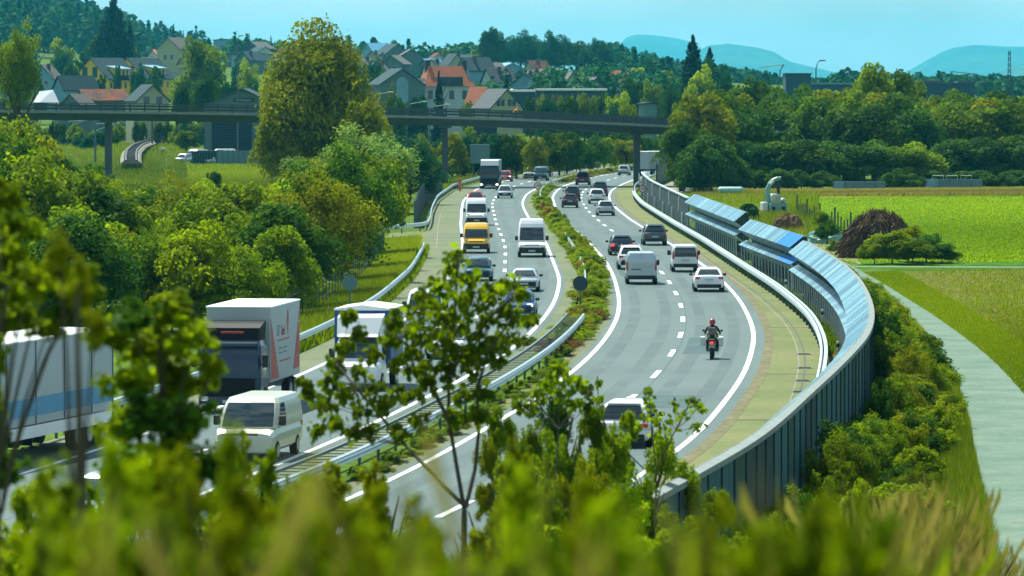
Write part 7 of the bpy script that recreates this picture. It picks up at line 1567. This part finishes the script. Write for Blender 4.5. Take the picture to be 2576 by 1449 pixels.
cl = [(1150, 640, 22), (1135, 672, 26), (1108, 712, 24), (1175, 700, 26), (1150, 740, 30), (1095, 760, 28), (1065, 735, 20), (1050, 775, 24), (1180, 760, 26), (1215, 745, 24), (1250, 725, 26), (1285, 715, 22), (1310, 735, 18), (1265, 770, 26), (1300, 800, 26), (1335, 800, 18), (1225, 800, 28), (1170, 810, 30), (1120, 815, 30), (1075, 830, 28), (1025, 830, 26), (990, 800, 18), (985, 850, 24), (1045, 870, 28), (1110, 870, 30), (1170, 870, 32), (1230, 855, 30), (1280, 850, 26), (1250, 900, 26), (1190, 925, 30), (1120, 930, 28), (1060, 925, 26), (1000, 910, 24), (940, 890, 20), (900, 830, 16), (880, 790, 14), (870, 860, 20), (845, 905, 20), (900, 930, 24), (830, 950, 22), (870, 985, 24), (780, 985, 18), (765, 960, 14), (820, 1015, 22), (940, 970, 24), (990, 985, 24), (910, 1030, 22), (850, 1060, 20), (1040, 985, 22), (1160, 985, 22), (1210, 985, 18), (800, 1075, 18), (930, 1080, 18), (1140, 900, 34), (1090, 850, 34), (1200, 890, 34), (1150, 780, 30), (1020, 890, 26), (960, 1010, 26), (1080, 950, 30), (1140, 1040, 26), (1060, 1050, 24), (1000, 1080, 22), (1200, 1040, 22), (890, 1080, 22)]
sapling('young maple with broad green leaves rising in front of the left carriageway', (1168, 1282), 76, [[(1168, 1282), (1150, 1180), (1130, 1060), (1128, 950), (1140, 830), (1148, 720), (1152, 640)], [(1172, 1276), (1195, 1180), (1205, 1080), (1200, 980), (1230, 880), (1290, 800)], [(1130, 1060), (1080, 960), (1040, 880), (1000, 850)], [(1165, 1270), (1075, 1180), (1020, 1120), (960, 1050), (900, 980), (850, 920)], [(1128, 950), (1170, 880), (1240, 790), (1300, 740)]], cl, 30, .135, 5)
cl2 = [(1400, 925, 22), (1425, 945, 24), (1380, 960, 22), (1450, 955, 18), (1470, 975, 16), (1350, 985, 20), (1410, 985, 24), (1340, 1020, 20), (1440, 1010, 20), (1300, 1010, 18), (1480, 1020, 16)]
sapling('leafy maple shoot above the median end, left of the white patrol car', (1400, 1190), 88, [[(1400, 1190), (1405, 1080), (1410, 990), (1420, 930)], [(1405, 1080), (1350, 1010), (1310, 1000)], [(1405, 1080), (1460, 1010), (1490, 980)]], cl2, 30, .13, 6, 150)
cl3 = [(1630, 985, 12), (1632, 1010, 16), (1620, 1040, 18), (1650, 1050, 18), (1700, 1015, 14), (1720, 1040, 16), (1740, 1005, 12), (1760, 1020, 12), (1690, 1060, 18), (1600, 1070, 18), (1660, 1090, 22), (1750, 1070, 18), (1505, 960, 8), (1505, 1000, 10), (1506, 1030, 10)]
sapling('thin yellow-green shoots reaching over the right carriageway beside the patrol car', (1650, 1180), 104, [[(1650, 1180), (1640, 1080), (1630, 975)], [(1650, 1180), (1700, 1080), (1745, 995)], [(1620, 1180), (1530, 1090), (1505, 1010), (1503, 945)]], cl3, 20, .11, 7, 150)
# tall dry grasses close to the viewer, out of focus
rg = np.random.default_rng(77)
def clump(u, vtop, Y, wpx, n, m, lb, seed, w=.006, tip=True, lean=.12):
    x = vx(u, Y); z0 = min(terrain(x, Y), vz(vtop, Y) - .7); hh = vz(vtop, Y) - z0; k = wpx / F * Y
    r = np.random.default_rng(seed); pts = np.stack([x + r.normal(0, k * .35, n), Y + r.normal(0, .5, n), np.full(n, z0)], 1)
    if Y >= 22: n *= 3; w_, w = w, w * .55
    n = int(n * .9); pts = np.stack([x + r.normal(0, k * .35, n), Y + r.normal(0, .8, n), np.full(n, z0)], 1)
    o = blades('tall_grass', lb, pts, m, hh / 1.2, w * .36, 'stuff', lean * 1.7, seed, tip)
TG = [(200, 700, 17, 70, 12, 'grass_tan'), (250, 800, 20, 100, 16, 'grass_tan'), (600, 1170, 19, 200, 40, 'grass_tan'), (780, 1140, 18, 160, 30, 'grass_tan'), (520, 1260, 17, 260, 50, 'grass_tan'), (980, 1290, 18, 260, 40, 'grass'), (700, 1330, 16, 320, 60, 'grass_tan'), (380, 1350, 16, 300, 50, 'grass'), (120, 1340, 16, 260, 50, 'grass_tan'),
      (1240, 1050, 19, 60, 10, 'grass_tan'), (1290, 1160, 20, 120, 30, 'grass_tan'), (1370, 1120, 20, 100, 20, 'grass_tan'), (1700, 1080, 19, 30, 5, 'grass_tan'), (1870, 1180, 20, 80, 12, 'grass_tan'), (2010, 1160, 21, 100, 18, 'grass_tan'), (1560, 1260, 19, 160, 30, 'grass_tan'), (1800, 1280, 19, 200, 40, 'grass_tan'), (2080, 1220, 24, 120, 24, 'grass_tan'), (2200, 1280, 40, 160, 90, 'grass_tan'), (2330, 1240, 60, 140, 120, 'grass_tan'), (2380, 1330, 55, 140, 140, 'grass_tan'),
      (1150, 1340, 17, 240, 40, 'grass'), (1400, 1330, 17, 260, 50, 'grass_tan'), (1650, 1360, 17, 280, 50, 'grass'), (1900, 1360, 17, 260, 50, 'grass_tan'), (2100, 1370, 20, 220, 50, 'grass_tan'), (2280, 1390, 26, 200, 80, 'grass'), (2420, 1400, 40, 120, 120, 'grass_tan'), (2490, 1390, 90, 120, 140, 'grass_tan')]
for i, (u, v, Y, w, n, m) in enumerate(TG):
    if Y < 23: Y *= .55; n = int(n * .35); v += 70
    clump(u, v, Y, w, n, m, 'out-of-focus %s grass tuft %s' % ('tan' if m == 'grass_tan' else 'green', ['at the left edge', 'at the left', 'below the box truck', 'below the sapling', 'in the middle', 'before the right carriageway', 'before the barrier', 'beside the path'][min(7, int(u / 322))]), 200 + i, .007 if Y < 30 else .012)
# near-slope sward
pts = []
for k in range(60000):
    Y = 45 + 75 * rg.random() ** .9; u = rg.uniform(-60, 2560); x = vx(u, Y)
    if u > 2440 and Y > 90: continue
    pts.append((x, Y, terrain(x, Y) - .03))
blades('slope_grass', 'rough mixed grass covering the near slope', np.array(pts), 'grass', .6, .012, seed=99, tip=False)

# ---------------------------------------------------------------- labels: alike things are told apart by their order in the view
ORD = 'first second third fourth fifth sixth seventh eighth ninth tenth eleventh twelfth thirteenth fourteenth fifteenth sixteenth seventeenth eighteenth nineteenth twentieth'.split()
def ordi(i, n):
    if n == 2: return ['left', 'right'][i]
    return (ORD[i] if i < 20 else '%dth' % (i + 1) if (i + 1) % 10 not in (1, 2, 3) else '%d%s' % (i + 1, {1: 'st', 2: 'nd', 3: 'rd'}[(i + 1) % 10])) + ' from left:'
byl = {}
for o in list(col.objects):
    if o.parent is None and o.get('label'): byl.setdefault(o['label'], []).append(o)
for lb, os_ in byl.items():
    if len(os_) > 1:
        os_.sort(key=lambda o: o.location.x / max(o.location.y, 1))
        for i, o in enumerate(os_): o['label'] = ordi(i, len(os_)) + ' ' + lb
# ---------------------------------------------------------------- haze
m = bpy.data.materials.new('haze_air'); m.use_nodes = True; nt = m.node_tree; nt.nodes.clear()
out = nt.nodes.new('ShaderNodeOutputMaterial'); pv = nt.nodes.new('ShaderNodeVolumePrincipled')
pv.inputs['Color'].default_value = (0.08, 0.72, 1.0, 1); pv.inputs['Density'].default_value = 0.000045; pv.inputs['Anisotropy'].default_value = 0.1
nt.links.new(pv.outputs[0], out.inputs['Volume'])
b = MB(); b.box(-7600, 7600, -60, 28500, -1.2, 390); M['haze'] = m; hz_ = b.build('haze', 'haze'); tag(hz_, kind='stuff')
